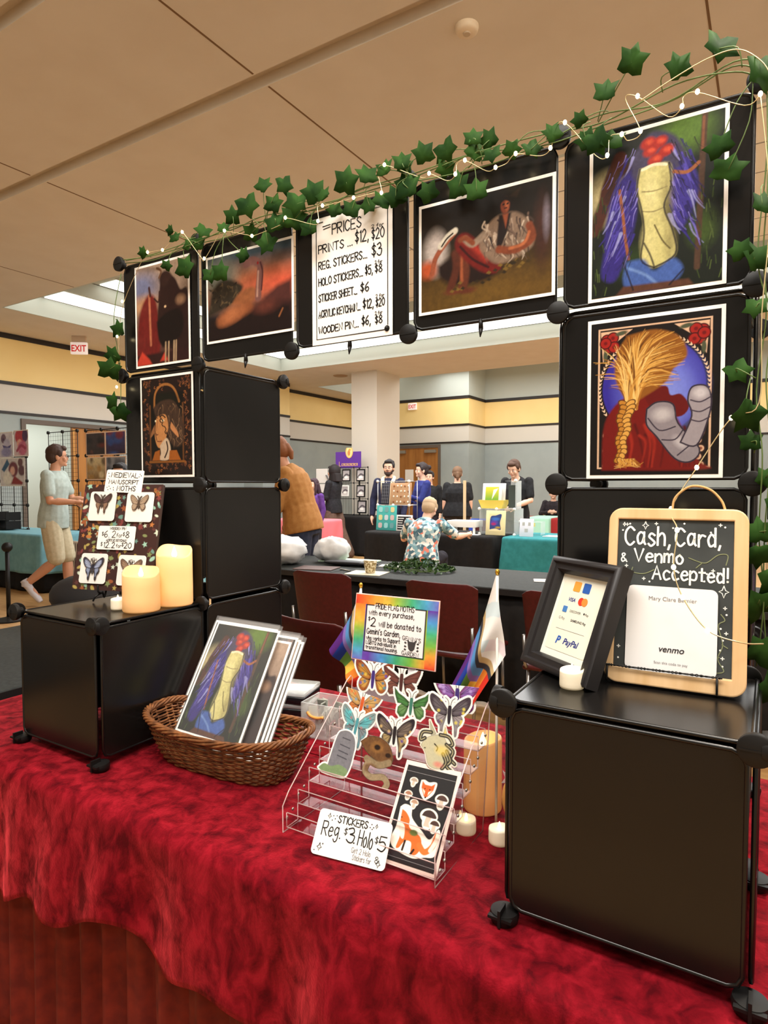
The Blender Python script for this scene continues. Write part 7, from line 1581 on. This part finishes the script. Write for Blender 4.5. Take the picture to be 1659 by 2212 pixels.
A = Art(1, 1.0, 70).bg((226, 200, 204), (214, 206, 216)); A.ell(.5, .78, .42, .34, (196, 60, 70), .05).ell(.8, .8, .2, .26, (86, 50, 90), .05).ell(.4, .5, .2, .16, (236, 180, 160), .06).ell(.6, .3, .34, .3, (206, 110, 140), .1).line([(.2, .2), (.5, .4), (.8, .3)], .06, (170, 60, 90), .04); A.grain(.2, 12, 4)
poster('red and pink print at the top right of the far left wire rack', A, -7.50, 3.765, 1.77, .34)
A = Art(1, .62, 80).bg((222, 216, 216)); A.poly([(.05, .6), (.3, 1), (.4, .8), (.16, .5)], (52, 92, 128), .03).ell(.55, .6, .2, .18, (120, 50, 60), .05).ell(.52, .55, .1, .1, (236, 186, 166), .04).ell(.85, .85, .1, .1, (120, 80, 80), .03).ell(.9, .55, .14, .12, (110, 70, 76), .04).poly([(.4, .04), (.6, .36), (.95, .1), (.9, .02)], (150, 44, 40), .04).ell(.3, .26, .2, .16, (240, 236, 226), .06); A.grain(.2, 12, 6)
poster('white print with a blue shape in the second row of the far left wire rack', A, -7.87, 3.765, 1.36, .60)
t = thing('storage_tray', 'black tray tower at the foot of the far left wire rack', 'tray', (-7.6, 3.62, .75))
for k in range(2): MB().rbox(-.3, .3, -.1, .1, .01+.12*k, .02+.12*k, .003, 1).box(-.3, -.285, -.1, .1, .02+.12*k, .125+.12*k).box(.285, .3, -.1, .1, .02+.12*k, .125+.12*k).box(-.02, .0, -.1, .1, .02+.12*k, .125+.12*k).build('tray', M_con, t)
rack('wire rack of four dark landscape prints in front of the wooden door', -6.24, 4.02, .76, 3, 4, .33)
def scene_art(c0, c1, c2, seed):
    A = Art(1, .72, 70).bg(c0, c1); rr = random.Random(seed)
    for k in range(7): A.ell(rr.random(), rr.random(), rr.uniform(.08, .25), rr.uniform(.05, .16), rr.choice(c2), .1, .8)
    return A.grain(.25, 10, seed)
for k, (lb, x, z, w_, cs) in enumerate((('dark grey print with a red glow, upper left of the four on the door-side rack', -6.20, 1.76, .38, ((60, 50, 50), (70, 62, 64), ((120, 50, 40), (150, 90, 70), (40, 36, 40)))), ('blue and crimson print, upper right of the four on the door-side rack', -5.79, 1.76, .38, ((60, 40, 60), (70, 70, 120), ((80, 140, 210), (140, 50, 50), (60, 90, 160)))), ('pale gold print, lower left of the four on the door-side rack', -6.20, 1.44, .38, ((150, 110, 60), (226, 206, 160), ((190, 140, 70), (90, 60, 40), (236, 216, 170)))), ('grey print, lower right of the four on the door-side rack', -5.79, 1.44, .38, ((110, 110, 116), (150, 150, 156), ((80, 80, 90), (60, 56, 60)))))):
    poster(lb, scene_art(cs[0], cs[1], cs[2], k+2), x, 4.0, z, w_, .014, mat('peach_border', (240, 206, 180), .6))
flat('tray_box', 'white shallow box on the second pale blue table', 'box', -5.62, 3.75, .748, .3, .24, .07, (226, 228, 232), 2)
t = thing('striped_panel', 'black and white striped panel leaning before the second pale blue table', 'panel', frameM((-5.86, 3.46, .02), 0, 3)); MB().rbox(0, .22, -.004, .006, 0, .66, .003, 1).build('panel', M_card, t); b = MB()
for k in range(6): ribbon(b, [(.02+.035*k, .05), (.024+.035*k, .63)], .014, -.0048)
b.build('stripes', M_ink, t)
t = thing('stanchion', 'black stanchion post standing on the floor at the far left edge', 'stanchion', (-4.98, 2.30, 0)); MB().lathe([(.15, 0), (.15, .015), (.05, .035), (.022, .045)], seg=28).build('base', M_con, t, 'auto'); MB().cyl((0, 0, .03), (0, 0, .72), .02).build('post', M_con, t, True); MB().ball((0, 0, .74), .05, 16).build('knob', M_con, t, True)
b = MB(); b.ball((-.06, 0, .10), (.24, .15, .105), 20).ball((.08, -.02, .06), (.15, .12, .07), 18); o = b.build('shoulder_bag', mat('black_canvas', (26, 24, 26), .8), None, True); o.location = (-1.10, .66, .738); tag(o, 'slumped black bag on the grey side table behind the moth board', 'bag')
# --- strip beyond the right tower
t = thing('drape_screen', 'tall black drape screen glimpsed beyond the right tower', 'screen', (2.5, 5.2, 0)); n = 60; vs = []
for k in range(2):
    for i in range(n): vs.append((-.95+1.9*i/(n-1), .03*math.sin(i*.9), .02+2.35*k))
o = MB().add(vs, [(i, i+1, n+i+1, n+i) for i in range(n-1)]).build('drape', M_black, t, True); q = o.modifiers.new('t', 'SOLIDIFY'); q.thickness = .004
MB().cyl((-1.0, 0, 2.38), (1.0, 0, 2.38), .02).cyl((-.98, 0, 0), (-.98, 0, 2.4), .02).cyl((.98, 0, 0), (.98, 0, 2.4), .02).build('pole', M_steel, t, True)
cloth('tablecloth', mat('plum_cloth', (70, 30, 66), .85), 'plum cloth on the table just beyond the right tower', 'tablecloth', 1.75, 3.4, 3.1, 3.8, .75, .7, amp=.015, waves=9, n=160, seed=15, group='cloths on hall tables')
bpy.context.view_layer.update()
